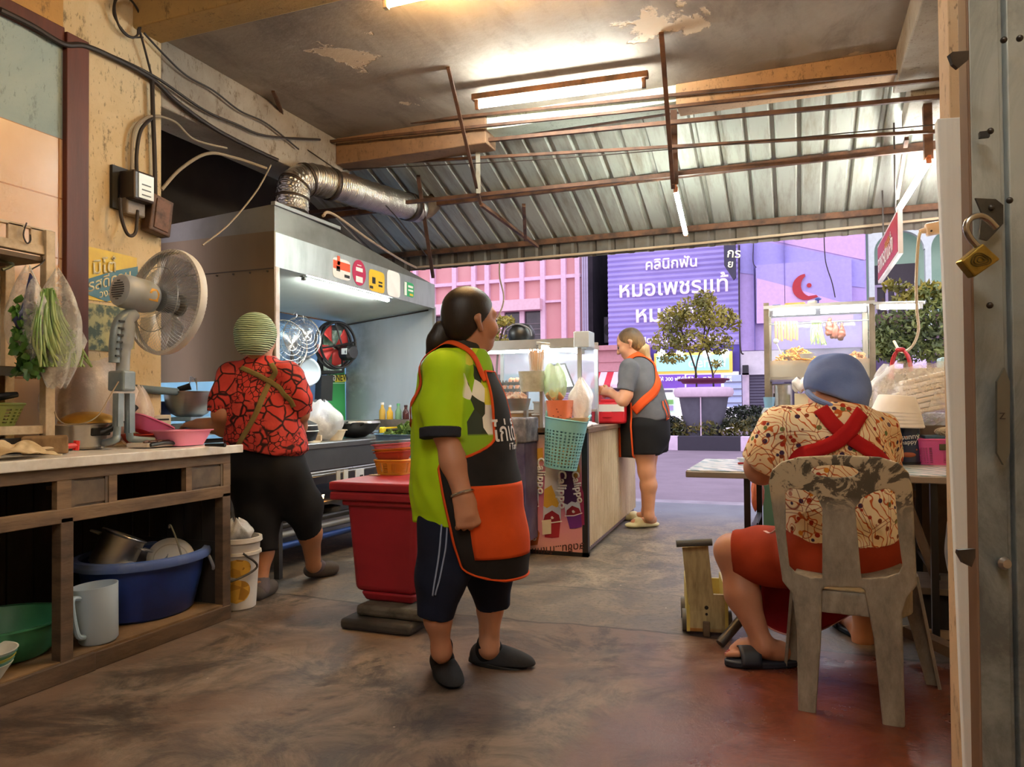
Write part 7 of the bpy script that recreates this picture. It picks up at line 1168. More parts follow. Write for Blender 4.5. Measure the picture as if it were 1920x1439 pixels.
for l, f in ((lL, fL), (lR, fR)):
    so = Body(); so.cap(f[0], f[0]+(l[-2]-l[-1])*.18+V(0, 0, .08)*0+(l[-1]-f[0])*1.0, .047, .05, .01, cut=1); so.cap(f[0], f[0]*.6+f[1]*.4, .044, .036, .03).mesh('sock', m_gs, Cc, .007); t_ = (f[1]-f[0])*V(1, 1, 0); t_ /= np.linalg.norm(t_); shb = Body(); z0 = f[0][2]-.05+.034
    for u_, w_ in ((-.02, .046), (.05, .05), (.11, .05)): shb.ell(f[0]*V(1, 1, 0)+t_*u_+V(0, 0, z0-u_*.12*(z0 > .04)), (.065, w_, .046), np.stack([t_, np.cross(VU, t_), VU], 1), .03)
    shb.mesh('slip_on_shoe', m_sho, Cc, .007)
m_olv = fabric('olive_strap', '6b5a2f', '857544')
ribbon(s2, [B(508, 674, -.1), B(509, 700, -.15), B(498, 732, -.16), B(474, 785, -.17), B(452, 822, -.17), B(441, 842, -.16)], .03, 'apron_strap', m_olv, Cc, .006); ribbon(s2, [B(452, 690, -.1), B(482, 702, -.15), B(510, 722, -.16), B(534, 744, -.15), B(550, 766, -.1)], .028, 'apron_strap', m_olv, Cc, .008)
# ---------------- the young woman at the cart
d0 = 6.35; D3 = thing('person', 'young person in grey shirt and orange strapped apron at the cart', 'person', PZ(1210, 990)); sk3 = skin('light_skin', 'c88d68', 'd69b75'); b3 = Body(); fw3 = -VR*.93+VF*.35
HC = B(1180, 645); R3 = head(b3, HC, fw3-V(0, 0, .45), (0, 0, 1), 1.12, D3); b3.cap(B(1188, 664), B(1194, 690), .056, .065, .04)
fl3 = (VF, 1.1); t3 = [(B(1197, 700), .13), (B(1203, 735), .15), (B(1212, 770), .155), (B(1218, 805), .165)]; b3.chain([p for p, r in t3], [r*.9 for p, r in t3], .05, fl=fl3)
a3 = [B(1180, 692, -.17), B(1174, 740, -.2), B(1168, 752, -.2), B(1146, 737, -.12)]; a3f = [B(1190, 692, .17), B(1172, 742, .18), B(1160, 750, .1), B(1144, 738, .0)]; b3.chain(a3, [.06, .052, .048, .034], .03).chain(a3f, [.058, .046, .042, .03], .03); hand(b3, a3[-1], B(1132, 733, -.05)-a3[-1], VF-VU*.3, VU, 1.1, (.6, .8, .5)); hand(b3, a3f[-1], B(1132, 734, .0)-a3f[-1], -VF-VU*.3, VU, 1.05, (.6, .8, .5))
g3 = [B(1207, 830, -.08), B(1212, 885, -.08), B(1217, 910, -.08), B(1217, 968, -.08)]; g3f = [B(1216, 830, .1), B(1214, 885, .12), B(1214, 910, .14), B(1212, 960, .2)]; b3.chain(g3, [.105, .066, .062, .040], .04).chain(g3f, [.1, .066, .06, .04], .04)
f3 = [PZ(1222, 988)+V(0, 0, .06), PZ(1188, 990)+V(0, 0, .045)]; f3f = [PZ(1212, 980)+V(0, .05, .06), PZ(1190, 978)+V(0, .04, .045)]
for g, f in ((g3, f3), (g3f, f3f)): b3.cap(g[-1], f[0], .04, .04).cap(f[0], f[1], .036, .028)
b3.mesh('body', sk3, D3, .0075)
n = N('streaked_blond_hair', .5, 0, .3); x = n.xyz(); n.color(n.mix(n.ramp(n.noise(16, n.map((3, 3, .8)), 4), (.35, 0.), (.65, 1.)), n.mix(n.step(n.xyz(n.wpos())[2], float(HC[2]+.03), .07), 'a9824e', '3a2d23'), 'c9a468' if 0 else '5b4630')).bump(n.noise(50, n.map((3, 3, .4)), 3), .3, .004); m_bl = n.m
h3 = Body(); h3.ell(HC+R3 @ V(0, -.02, .036), V(.09, .108, .098), R3, .02).ell(HC+R3 @ V(0, -.06, -.02), (.075, .075, .085), R3, .03); h3.mesh('hair', m_bl, D3, .008, cuts=[(HC+R3 @ V(0, .05, .03), R3 @ V(0, .85, -.5))])
q3 = Body(); q3.chain([B(1196, 645, -.02), B(1206, 655, -.03), B(1213, 675, -.02), B(1219, 700, .0)], [.045, .05, .036, .015], .02); q3.fx.append(folds(.003, 60, 3)); n = N('blond_tail', .5); n.color(n.mix(n.noise(14, n.map((3, 3, .5)), 4), '8a6a42', 'd9b981')); q3.mesh('ponytail', n.m, D3, .007)
m_gry = fabric('grey_tee', '57575a', '67666a'); s3 = Body(); s3.chain([p for p, r in t3[:3]]+[B(1216, 787)], [t3[0][1]+.02, t3[1][1]+.022, t3[2][1]+.026, .185], .05, cut=1, fl=fl3).cap(B(1191, 675), B(1196, 700), .07, .12, .05); s3.chain([a3[0]+V(0, 0, .01), B(1172, 733, -.2)], [.08, .072], .03, cut=1).chain([a3f[0], B(1178, 732, .19)], [.075, .068], .03, cut=1); s3.fx.append(folds(.005, 20, 24)); s3.mesh('grey_shirt', m_gry, D3, .009, cuts=[(B(1189, 668), (-.2, 0, 1))])
o3 = Body(); o3.cap(B(1216, 780), B(1218, 815), .165, .175, .05, fl=fl3); o3.cap(B(1212, 800, -.08), B(1213, 852, -.09), .15, .125, .04, cut=1).cap(B(1224, 800, .09), B(1228, 848, .1), .15, .115, .04, cut=1); o3.mesh('black_shorts', m_blk, D3, .009)
m_crm = mat('cream_foam_sandal', 'e5d9a0', .55)
for f in (f3, f3f):
    t_ = (f[1]-f[0])*V(1, 1, 0); t_ /= np.linalg.norm(t_); sn = Body()
    for u_, w_, z_, h_ in ((-.01, .05, .022, .022), (.06, .05, .022, .022), (.13, .056, .024, .024), (.19, .05, .024, .024), (.13, .058, .05, .036)): sn.ell(f[0]*V(1, 1, 0)+t_*u_+V(0, 0, z_), (.06 if h_ < .03 else .045, w_, h_), np.stack([t_, np.cross(VU, t_), VU], 1), .02)
    sn.mesh('foam_sandal', m_crm, D3, .007)
ribbon(s3, [B(1178, 676, -.06), B(1190, 668, -.05), B(1206, 675, -.03), B(1224, 695, -.06), B(1230, 712, -.10), B(1222, 735, -.15), B(1205, 757, -.17), B(1188, 772, -.17)], .075, 'orange_strap', m_orr, D3, .008, .004)
ap3 = Body(); ap3.p = list(s3.p)+list(o3.p); ap3.cap(B(1205, 800)+fw3*.05, B(1203, 860)+fw3*.06, .15, .13, .05); fa3 = math.atan2(fw3[1], fw3[0]); z3 = np.linspace(B(0, 765)[2], B(0, 866)[2], 24); apo, G = drape(ap3, lambda z: B(1212, 800)[:2], z3, lambda z: (fa3-1.15, fa3+1.15), 'black_apron', m_apb, D3, .012, .005, 24)
for col in (0, -1): MB().tube(G[:, col], .008, 6).build('orange_binding', m_orr, D3)
d_ = (G-np.mean(G, axis=1, keepdims=True)); d_ /= np.linalg.norm(d_, axis=-1, keepdims=True); [MB().grid((G+d_*.009)[6:, a_:a_+6]).build('orange_pocket', m_orr, D3, smooth='all', solid=.004) for a_ in (5, 12)]
ribbon(s3, [B(1233, 755, -.1), B(1238, 770, -.1), B(1242, 784, -.1)], .012, 'apron_tie', m_orr, D3, .01); ribbon(s3, [B(1231, 757, -.12), B(1234, 772, -.12), B(1246, 780, -.08)], .012, 'apron_tie', m_orr, D3, .012)
# ---------------- the woman seated on the plastic chair
d0 = 2.86; E4 = thing('person', 'seated person in blue cap and patterned blouse with crossed red straps', 'person', PZ(1560, 1190)); sk4 = skin('warm_skin', 'b0775a', 'c08a6b'); b4 = Body(); fw4 = VF*.9-VR*.25-V(0, 0, .35)
HC = B(1562, 728, .06); R4 = head(b4, HC, fw4, (0, 0, 1), 1.06, E4); b4.cap(B(1568, 758, .03), B(1572, 800, .0), .062, .08, .05)
fl4 = (VF, .78); t4 = [(B(1562, 812), .15), (B(1568, 870), .18), (B(1574, 935), .195), (B(1576, 1000), .205)]; b4.chain([p for p, r in t4], [r*.9 for p, r in t4], .06, fl=fl4); b4.cap(B(1520, 1040, .0), B(1632, 1040, .0), .115, None, .06)
a4 = [B(1470, 812, .02), B(1436, 868, .08), B(1428, 878, .1), B(1440, 872, .36)]; a4r = [B(1640, 820, .04), B(1660, 880, .12), B(1650, 872, .4)]; b4.chain(a4, [.075, .062, .058, .036], .04).chain(a4r, [.07, .055, .036], .04); hand(b4, a4[-1], VF+VR*.3, -VU, VR, .98, (.25, .4, .3)); hand(b4, a4r[-1], VF-VR*.3, -VU, -VR, .98, (.25, .4, .3))
k4 = [B(1525, 1050, .05), B(1440, 1040, .15), B(1372, 1034, .22), B(1392, 1115, .18), B(1432, 1212, .10)]; b4.chain(k4, [.115, .085, .062, .062, .036], .05); r4 = [B(1630, 1050, .05), B(1630, 1040, .3), B(1630, 1048, .42), B(1625, 1130, .42), B(1618, 1205, .4)]; b4.chain(r4, [.115, .085, .062, .06, .038], .05)
hl4 = PZ(1462, 1248)+V(0, 0, .055); b4.cap(k4[-1], hl4, .038, .036).cap(hl4, PZ(1395, 1243)+V(0, 0, .06), .036, .034).cap(PZ(1400, 1243)+V(0, 0, .055), PZ(1378, 1240)+V(0, 0, .042), .036, .024, .03)
for i in range(5): p = PZ(1376+i*1.5, 1248-i*3.2)+V(0, .0, .042); b4.cap(p+VR*.02, p-VR*(.028-.003*i), .0115-.001*i*(i > 0), .0105-.0012*i, .006)
h4r = PZ(1612, 1222)+V(0, .22, .05); b4.cap(r4[-1], h4r, .036, .034).cap(h4r, h4r+VF*.17-V(0, 0, .015), .034, .026)
b4.mesh('body', sk4, E4, .0055)
for i in range(4): p = PZ(1376+i*1.5, 1248-i*3.2)+V(0, 0, .047)-VR*(.032-.003*i); MB().ball(p, (.006, .007, .004), 8, 5).build('toenail', mat('nail_red', '8f2430', .3), E4)
h4 = Body(); h4.ell(HC+R4 @ V(0, -.03, .0), V(.088, .1, .1), R4, .02); h4.mesh('hair', m_hair, E4, .007, cuts=[(HC+R4 @ V(0, .03, 0), R4 @ V(0, 1, -.2))])
n = N('blue_denim_cap', .8, 0, .25); n.color(n.mix(n.ramp(n.noise(4, None, 5), (.35, 0.), (.7, 1.)), '6079bb', '7f98d2')).bump(n.noise(220, None, 2), .2, .002)
cp4 = Body(); cp4.ell(B(1565, 712, .05), V(.118, .12, .105), None, .03).ell(B(1588, 742, .0), V(.085, .095, .075), None, .05).cap(B(1530, 742, .04), B(1606, 766, -.03), .03, .032, .03); cp4.fx.append(folds(.004, 32, 31)); cp4.mesh('blue_cap', n.m, E4, .006, cuts=[(B(1560, 752, .05), V(-.5*VR[0], -.5*VR[1], -1)), ])
MB().tube(crv([B(1514, 735, -.0), B(1528, 748, -.06), B(1560, 762, -.09), B(1600, 778, -.08), B(1618, 770, -.02)], 30), .011, 8).build('cap_hem', n.m, E4)
n = N('patterned_blouse_cloth', .8, 0, .25); v = n.map((1, 1, 1)); lg = n.noise(7, None, 2, col=True); mv = n.n('VectorMath', operation='MULTIPLY_ADD'); n.t.links.new(lg, mv.inputs[0]); mv.inputs[1].default_value = (.2, .2, .2); n.t.links.new(v, mv.inputs[2]); mv = mv.outputs[0]
base = n.mix(n.ramp(n.noise(5, None, 2), (.45, 0.), (.55, 1.)), 'ecd0a2', 'f3e4c2'); sw = n.ramp(n.wave(15, mv, 6., 'DIAGONAL', 1), (.9, 0.), (.95, 1.)); c = n.mix(sw, base, 'c4622f'); d1 = n.vor(34, v); hue = n.vor(34, v, 'F1', 'Color'); dm = n.math('MULTIPLY', n.math('SUBTRACT', 1., n.step(d1, .33, .03)), n.step(n.xyz(hue)[0], .38, .02))
c = n.mix(dm, c, n.ramp(n.xyz(hue)[1], (0., 'a8321f'), (.3, '3d2b4a'), (.55, '7b3a1e'), (.75, '6d7a4a'), (.88, 'd98a2b'), interp='CONSTANT')); e_ = n.vor(8, v, 'DISTANCE_TO_EDGE'); c = n.mix(n.math('MULTIPLY', n.step(e_, .035, .006), n.math('SUBTRACT', 1., n.step(e_, .05, .006))), c, '8a3b22'); n.color(c).bump(n.noise(260, None, 2), .12, .002); m_blo = n.m
s4 = Body(); s4.chain([p for p, r in t4[:3]]+[B(1577, 1010)], [t4[0][1]+.02, t4[1][1]+.02, t4[2][1]+.018, .214], .06, cut=1, fl=fl4).cap(B(1568, 780, .01), B(1566, 815), .08, .13, .06); s4.chain([a4[0]+V(0, 0, .015), B(1446, 850, .05), B(1432, 872, .07)], [.098, .088, .084], .04, cut=1).chain([a4r[0]+V(0, 0, .015), B(1654, 862, .1)], [.09, .08], .04, cut=1).ell(B(1500, 798, .02), (.1, .09, .05), None, .06).ell(B(1620, 800, .02), (.1, .09, .055), None, .06)
s4.fx.append(folds(.004, 22, 34)); s4.mesh('patterned_blouse', m_blo, E4, .0068, cuts=[(B(1568, 768, .0), (0, .3, 1))])
m_rust4 = fabric('rust_red_cloth', 'a33a1c', '8f3017'); o4 = Body(); o4.cap(B(1575, 985), B(1576, 1010), .2, .21, .05, fl=(VF, .8)).cap(B(1520, 1042, .0), B(1622, 1042, .0), .128, None, .06); o4.chain([k4[0], B(1440, 1042, .15), B(1378, 1036, .21)], [.13, .112, .098], .05, cut=1).chain([r4[0], r4[1]], [.13, .108], .05, cut=1); o4.fx.append(folds(.004, 22, 35)); o4.mesh('rust_shorts', m_rust4, E4, .0068)
m_rs = fabric('red_strap_cloth', 'b4191f', '9c1419')
ribbon(s4, [B(1538, 764, -.1), B(1562, 788, -.16), B(1590, 812, -.18), B(1620, 834, -.18), B(1650, 862, -.14), B(1664, 900, -.1)], .055, 'apron_strap', m_rs, E4, .007, .003); ribbon(s4, [B(1608, 776, -.1), B(1600, 800, -.16), B(1575, 824, -.18), B(1535, 842, -.18), B(1490, 862, -.17), B(1470, 890, -.12)], .055, 'apron_strap', m_rs, E4, .011, .003)
ag = []
for t in np.linspace(0, 1, 18): ag.append([B(1428+190*u, 1075+(62+55*math.sin(math.pi*(.12+u*.88)**.8))*t, .25+.05*math.sin(6*u+2*t)+.02*t) for u in np.linspace(0, 1, 24)])
MB().grid(ag).build('apron_skirt', fabric('dark_red_apron', '8d1420', '780f1a'), E4, smooth='all', solid=.004); MB().tube(ag[-1], .004, 6).build('apron_binding', fabric('pink_binding', 'd9a3a3'), E4)
MB().grid([[p+VR*.006*s_ for s_ in (-1, 1)] for p in crv([B(1474, 905, -.06), B(1466, 925, -.1), B(1470, 950, -.12), B(1462, 985, -.1), B(1446, 1000, -.05), B(1434, 996, .0)], 24)]).build('apron_tie', fabric('pale_pink_tape', 'dfb7b0'), E4, solid=.002)
m_slp = mat('navy_rubber', '1d2431', .5); ax_t = -VR+VF*.05; ax_t /= np.linalg.norm(ax_t); c0 = PZ(1425, 1250)
for c_, nm in ((c0, 'slipper'), (h4r*V(1, 1, 0)+VF*.07, 'slipper')):
    tt = ax_t if c_ is c0 else VF; ss = np.cross(VU, tt); outl = [(math.cos(a)*.145-.005, math.sin(a)*(.045+.009*math.cos(a))) for a in np.linspace(0, 6.283, 41)[:-1]]; q = MB().prism(outl, c_+V(0, 0, .002), tt, ss, .026).build('slipper', m_slp, E4, bev=.006)
    rows = [[c_+tt*u+ss*.053*math.cos(a)+VU*(.015+.068*math.sin(a)*(1-(u-.02)*1.2)) for a in np.linspace(0, math.pi, 16)] for u in np.linspace(.005, .085, 6)]; MB().grid(rows).build('slipper_strap', m_slp, q, smooth='all', solid=.006)
# ================================================================ right-hand stall
m_post = mat('brownish_steel', '8f8575', .4, .6, '6f6455', 5); YS = 6.2
sx0, sx1 = PY(1437, 600, YS)[0], PY(1632, 600, YS)[0]+.01; zs0, zs1 = 1.26, 1.80
fs = thing('food_stall', 'glass fronted food stall with hanging sausages under white tubes', 'food stall', (.2, 6.4, 0))
for x, y in ((sx0, YS), (sx1, YS), (sx0, YS+.6), (sx1, YS+.6)): MB().bx((x-.02, y-.02, 0), (x+.02, y+.02, 1.85 if y == YS else 1.82)).build('post', m_post, fs, smooth=False)
MB().bx((sx0-.02, YS-.03, zs1), (sx1+.02, YS+.64, zs1+.025)).build('roof_shelf', m_fr, fs, smooth=False)
for y in (YS-.004, YS+.6): MB().quad((sx0, y, zs0+.02), (sx1, y, zs0+.02), (sx1, y, zs1), (sx0, y, zs1)).build('glass_pane', m_gl, fs, smooth=False, weld=False)
MB().bx((sx0, YS, zs0-.02), (sx1, YS+.6, zs0)).build('shelf', m_steel, fs, smooth=False); MB().bx((sx0, YS-.005, zs0), (sx1, YS+.004, zs0+.13)).build('front_guard', mat('clear_guard', 'd9cdb9', .2, alpha=.45), fs, smooth=False)
MB().bx((sx0, YS+.02, .55), (sx1, YS+.6, .58)).bx((sx0, YS+.02, .86), (sx1, YS+.6, .88)).build('lower_shelf', m_steel, fs, smooth=False)
for a, b in ((.05, .36), (.40, .72)): MB().cyl((sx0+a, YS+.06, zs1-.03), (sx0+b, YS+.06, zs1-.03), .016, n=10).build('tube', glow('stall_tube', (.95, 1, .97), STALL_W*1.5), fs)
tube_lamp('tube_lamp', 'white tube projecting right from the food stall roof', V(sx1+.04, YS-.02, 1.77), V(sx1+.32, YS-.06, 1.755), .016, (.95, 1, .97), STALL_W*1.5, m_fr, .03, (0, 0, .03))
MB().cyl((sx0, YS+.2, 1.70), (sx1, YS+.2, 1.70), .005, n=8).build('hanging_rail', m_steel, fs)
for k in range(8): px = 1454+k*5.6; a = PY(px, 603, YS+.2); b = PY(px+1, 636+2*(k % 3), YS+.2); tag(MB().tube(crv([a, (a+b)/2+V(.003*(k % 2), 0, 0), b], 8), .0095, 8).build('sausage', mat('sausage_tan', 'c48a58', .45, col2='a96b3c', sc=20), None), 'hanging tan sausage, %s from the stall post' % ('first', 'second', 'third', 'fourth', 'fifth', 'sixth', 'seventh', 'eighth')[k], 'sausage', 'sausages hanging in the stall')
lb_ = MB()
for k in range(34): a = PY(1520+RNG.random()*18, 602, YS+.22); b = PY(1520+RNG.random()*30, 640+8*RNG.random(), YS+.2+.05*RNG.random()); lb_.tube(crv([a, (a+b)/2+V(.006*RNG.normal(), 0, 0), b], 6), .004, 5)
n = N('green_bean', .45); n.color(n.mix(n.ramp(n.noise(5), (.4, 0.), (.6, 1.)), '7fae3f', 'd9e3ae')); tag(lb_.build('greens_bunch', n.m, None, weld=False), 'bunch of pale green stalks hanging in the stall', 'vegetables')
for k, (px, py, w_) in enumerate(((1556, 612, 9), (1566, 618, 10), (1579, 620, 9))): m_ = Body(); c = PY(px, py, YS+.2); m_.cap(c+V(0, 0, .05), c-V(.01, 0, .05), .014, .026, .02).cap(c, c+V(.03-.02*k, 0, -.06), .018, .014, .02); m_.fx.append(folds(.006, 60, 50+k)); tag(m_.mesh('dried_meat', mat('dried_meat_brown', '7d3c25', .5, col2='4f2416', sc=25), None, .005), ('left dark dried meat piece hanging in the stall', 'middle dark dried meat piece hanging in the stall', 'right dark dried meat piece hanging in the stall')[k], 'dried meat')
def heap(name, label, c, rx, ry, h, n_, m, ln=.05, r=.007):
    mb = MB()
    for k in range(n_):
        a, q = RNG.random()*6.28, RNG.random()**.5; p = V(c[0]+rx*q*math.cos(a), c[1]+ry*q*math.sin(a), c[2]+h*(1-q**1.6)*RNG.random()**.4); t = RNG.normal(size=3); t[2] *= .35; t /= np.linalg.norm(t); mb.tube(crv([p-t*ln/2, p+RNG.normal(size=3)*.008, p+t*ln/2], 5), r, 5)
    return tag(mb.build(name, m, None, weld=False), label, 'fried food', kind='stuff')
m_fry = mat('fried_golden', 'e0a835', .5, col2='c9832a', sc=14); m_trs = mat('tray_steel', 'b9b5ab', .3, .9)
zf = zs0+.10
for nm, a, b, lab in (('steel_tray', sx0+.03, sx0+.40, 'left steel tray under the golden fried heap'), ('steel_tray', sx0+.60, sx1-.02, 'right steel tray at the stall end')): MB_ = MB().bx((a, YS+.05, zs0), (b, YS+.45, zf-.01)).bx((a-.01, YS+.04, zf-.01), (b+.01, YS+.46, zf)); tag(MB_.build('steel_tray', m_trs, None, smooth=False), lab, 'tray')
heap('fried_noodles', 'golden fried noodle heap in the stall on the left', V(sx0+.22, YS+.2, zf), .19, .13, .15, 300, m_fry); heap('fried_dough', 'fried brown crisps at the right end of the stall', V(sx1-.09, YS+.2, zf), .09, .12, .10, 90, mat('fried_brown', 'd0985a', .5, col2='a8693a', sc=16), .04, .010)
ws_ = thing('white_skimmer', 'white round spoon stuck in the golden noodle heap', 'spoon', PY(1463, 660, YS+.1)); MB().ball(PY(1455, 640, YS+.1), (.022, .01, .022)).build('spoon_head', m_plate, ws_); MB().cyl(PY(1456, 645, YS+.1), PY(1464, 662, YS+.1), .004).build('handle', m_plate, ws_)
q, p, u = lat('white_saucer', 'white shallow saucer in front of the golden noodles', 'saucer', 1513, 672, dep(PY(1513, 672, YS-.02)), [(0, 0), (10, 0), (14, 8), (13, 8), (0, 2)], m_plate, 'lid')
for k, (x0, x1, y0, y1, c_, lab) in enumerate(((1471, 1510, 569, 579, 'e09a4a', 'orange tray on top of the food stall'), (1514, 1532, 567, 578, 'd6d3c6', 'pale bundle on top of the food stall'), (1534, 1590, 570, 576, 'e3dedb', 'white packet on top of the food stall'), (1447, 1465, 573, 580, '6a6fa0', 'small blue packet at the left of the stall top'))):
    a, b = PY(x0, y1, YS+.15), PY(x1, y0, YS+.15); zz_ = zs1+.026; hgt = b[2]-a[2]; t5 = thing(('orange_tray', 'bundle', 'packet', 'packet')[k], lab, 'container', (a[0], YS+.15, zz_)); MB().bx((a[0], YS+.12, zz_), (b[0], YS+.3, zz_+hgt)).build('body', mat('top_%s' % c_, c_, .5), t5, smooth=False, bev=.012)
bl_ = tag(MB().ball(PY(1534, 561, YS+.1)+V(0, 0, -.0), (.025, .03, .012)).cyl(PY(1534, 562, YS+.1), PY(1534, 575, YS+.1), .006).build('blue_clip', mat('clip_blue', '3a4590', .4), None), 'small dark blue clip standing on the stall top', 'clip')
# pots, cup and crate in and beside the stall
q, p, u = lat('steel_pot', 'tall steel pot under the fried food', 'pot', 1467, 775, dep(PY(1467, 770, YS-.05)), [(0, 0), (18, 0), (18, 52), (20, 54), (17, 54), (16, 2)], m_steel, 'pot_body'); 
bk2 = thing('pot_table', 'steel side table holding the tall pots of the food stall', 'table', (.2, 6.0, 0)); zp = p[2]; MB().bx((sx0+.02, 5.78, zp-.03), (sx1+.5, 6.17, zp-.001)).build('table_top', m_steel, bk2, smooth=False)
for x in (sx0+.06, sx1+.46):
    for y in (5.8, 6.14): MB().bx((x-.015, y-.015, 0), (x+.015, y+.015, zp-.03)).build('leg', m_post, bk2, smooth=False)
fbg = thing('plastic_bag', 'white printed bag of food on the stall pot table', 'plastic bag', PY(1503, 735, 6.0)); baggy('bag_film', mat('printed_bag', 'dcd3cc', .4, col2='c2603f', sc=9, lo=.6, hi=.64), PY(1502, 722, 6.0), .07, .05, fbg, .5, .8, 41, .2); MB().bx(PY(1490, 775, 6.0), PY(1528, 738, 6.12)).build('carton', mat('carton_cream', 'd9cba9', .6), fbg, smooth=False, bev=.004)
q, p, u = lat('steel_pot', 'steel pot right of the blue cap', 'pot', 1632, 785, dep(PY(1632, 770, 6.0)), [(0, 0), (14, 0), (14, 60), (15, 62), (13, 62), (12, 2)], m_steel, 'pot_body')
q, p, u = lat('drink_cup', 'clear iced drink cup with a pale blue top', 'cup', 1443, 805, 5.4, [(0, 0), (11, 0), (14, 25), (14, 32), (10, 40), (9, 40)], mat('iced_clear', 'd6dce0', .2, alpha=.75), 'cup'); MB().lathe([(8*u, 38*u), (11*u, 60*u), (10*u, 60*u)], p, 24).build('blue_top', mat('pale_blue_cup', '8dc0e0', .3, alpha=.8), q); MB().cyl(p+V(.03, 0, .08), p+V(.035, 0, .26), .006, n=8).build('straw', m_black, q)
q2 = thing('drink_crate', 'green and white crate below the iced cup', 'crate', PZ(1440, 990, 0)*V(1, 1, 0)); a, b = Pd(1424, 818, 5.4), Pd(1455, 806, 5.4); MB().bx((a[0], a[1]-.06, a[2]), (b[0], a[1]+.1, b[2]-.002)).build('white_box', m_plate, q2, smooth=False); MB().bx((a[0]+.02, a[1]-.04, 0), (b[0], a[1]+.08, a[2])).build('green_box', mat('dull_green', '3d5c48', .5), q2, smooth=False)
# steel bench right of the stall
sbn = thing('steel_bench', 'long steel tray bench right of the food stall', 'bench', (.85, 5.5, 0)); za, zb2 = PY(1700, 722, 5.3)[2], PY(1700, 690, 5.3)[2]; xb0 = PY(1648, 700, 5.3)[0]; MB().bx((xb0, 5.28, za), (1.3, 5.75, za+.025)).bx((xb0+.02, 5.26, za+.02), (1.3, 5.29, za+.07)).build('bench_top', m_post, sbn, smooth=False, bev=.004); MB().bx((xb0+.08, 5.4, za+.025), (1.25, 5.7, zb2)).build('tray', m_trs, sbn, smooth=False)
MB().cyl((xb0+.04, 5.3, za-.012), (1.3, 5.3, za-.012), .016).build('rail', m_steel, sbn); MB().bx((xb0+.12, 5.275, za-.01), (xb0+.2, 5.284, za+.01)).build('blue_tag', mat('tag_navy', '28295c', .4), sbn, smooth=False)
for x in (xb0+.03, 1.25): MB().bx((x-.018, 5.3, 0), (x+.018, 5.34, za)).build('leg', m_post, sbn, smooth=False)
tag(MB().bx((.88, 5.45, zb2), (1.1, 5.6, zb2+.07)).build('storage_tub', mat('tub_mint', 'a9c4c4', .4, alpha=.9), None, smooth=False, bev=.01), 'pale tub with a mint lid at the far right of the steel bench', 'tub')
rbn = thing('red_ribbon', 'red plastic ribbon tied over the steel bench edge', 'ribbon', PY(1685, 720, 5.24)); 
for pts in ([(1690, 656), (1680, 662), (1673, 680), (1671, 712)], [(1690, 656), (1700, 664), (1706, 680), (1708, 696)]): MB().grid([[PY(a+s_*4, b, 5.23+.01*s_) for s_ in (-1, 0, 1)] for a, b in crv([V(*p_) for p_ in pts], 16)]).build('tail', mat('ribbon_red', 'd9414f', .4), rbn, smooth='all', solid=.003)
MB().ball(PY(1688, 656, 5.22), (.03, .015, .015)).build('knot', mat('ribbon_red', ''), rbn)
# the folding table with its load
ft = thing('folding_table', 'folding table with a pale patterned top and black legs', 'table', (.15, 3.95, 0)); TZ = .74; X0, X1, TY0, TY1 = -.485, .80, 3.58, 4.36; n = N('marbled_table_top', .25); n.color(n.mix(n.ramp(n.wave(5, None, 9., 'DIAGONAL', 3), (.5, 0.), (.75, 1.)), 'd4d6d4', '93a9aa')); MB().bx((X0, TY0, TZ-.012), (X1, TY1, TZ)).build('table_top', n.m, ft, smooth=False); MB().bx((X0-.004, TY0-.006, TZ-.034), (X1+.004, TY0+.012, TZ-.004)).bx((X0-.004, TY0, TZ-.034), (X0+.012, TY1, TZ-.004)).build('edge_band', mat('edge_steel', 'a8a097', .35, .7), ft, smooth=False, bev=.004)
for x, y in ((-.215, TY0+.05), (-.19, TY1-.08), (.55, TY0+.05), (.58, TY1-.08)): MB().bx((x-.014, y-.014, 0), (x+.014, y+.014, TZ-.02)).build('leg', m_black, ft, smooth=False)
MB().beam((-.2, TY0+.05, .45), (-.19, TY1-.08, .45), .022).bx((-.21, TY0+.3, 0), (-.18, TY0+.33, .46)).build('brace', m_black, ft, smooth=False); MB().beam((.56, TY0+.05, .3), (.58, TY1-.08, .3), .022).build('brace', m_black, ft, smooth=False)
def tz(px, py): return PZ(px, py, TZ)
q, p, u = lat('glass_plate', 'clear shallow dish at the left of the table', 'dish', 1398, 867, dep(tz(1398, 867)), [(0, 0), (10, 0), (17, 8), (16, 8), (0, 1.5)], mat('dish_clear', 'dfe6e6', .1, alpha=.5), 'dish'); tag(MB().cyl(tz(1384, 872)+V(0, 0, .007), tz(1402, 872)+V(0, .01, .007), .006, n=10).build('red_pen', mat('pen_red', 'a3242c', .4), None), 'short red pen on the table by her elbow', 'pen')
pbx = thing('violet_bag', 'dark violet box beside the navy tin on the table', 'box', tz(1664, 872)); a = tz(1652, 874); MB().bx((a[0], a[1], TZ), (a[0]+.09, a[1]+.1, TZ+.19)).build('box', mat('dark_violet', '3b2540', .5), pbx, smooth=False, bev=.01)
nt2 = tz(1703, 872); nv = thing('printed_tin', 'navy printed tin under the stack of foam bowls', 'tin', nt2); r_ = .062; MB().lathe([(0, 0), (r_, 0), (r_, .185), (0, .185)], nt2+V(0, r_, 0), 36).build('tin_body', mat('navy_tin', '1f2a44', .35, col2='2a3553', sc=9), nv); MB().lathe([(r_+.003, 0), (r_+.004, .012), (r_, .014)], nt2+V(0, r_, 0), 36).build('base_ring', mat('tin_black', '15181f', .4), nv)
for s_, z_, h_ in (('sunny', .125, .036), ('happy', .1, .03)): text(s_, 'lettering', m_apw, nt2+V(-.03, -.004, z_), (1, 0, .12), (-.12, 0, 1), h_, .001, nv)
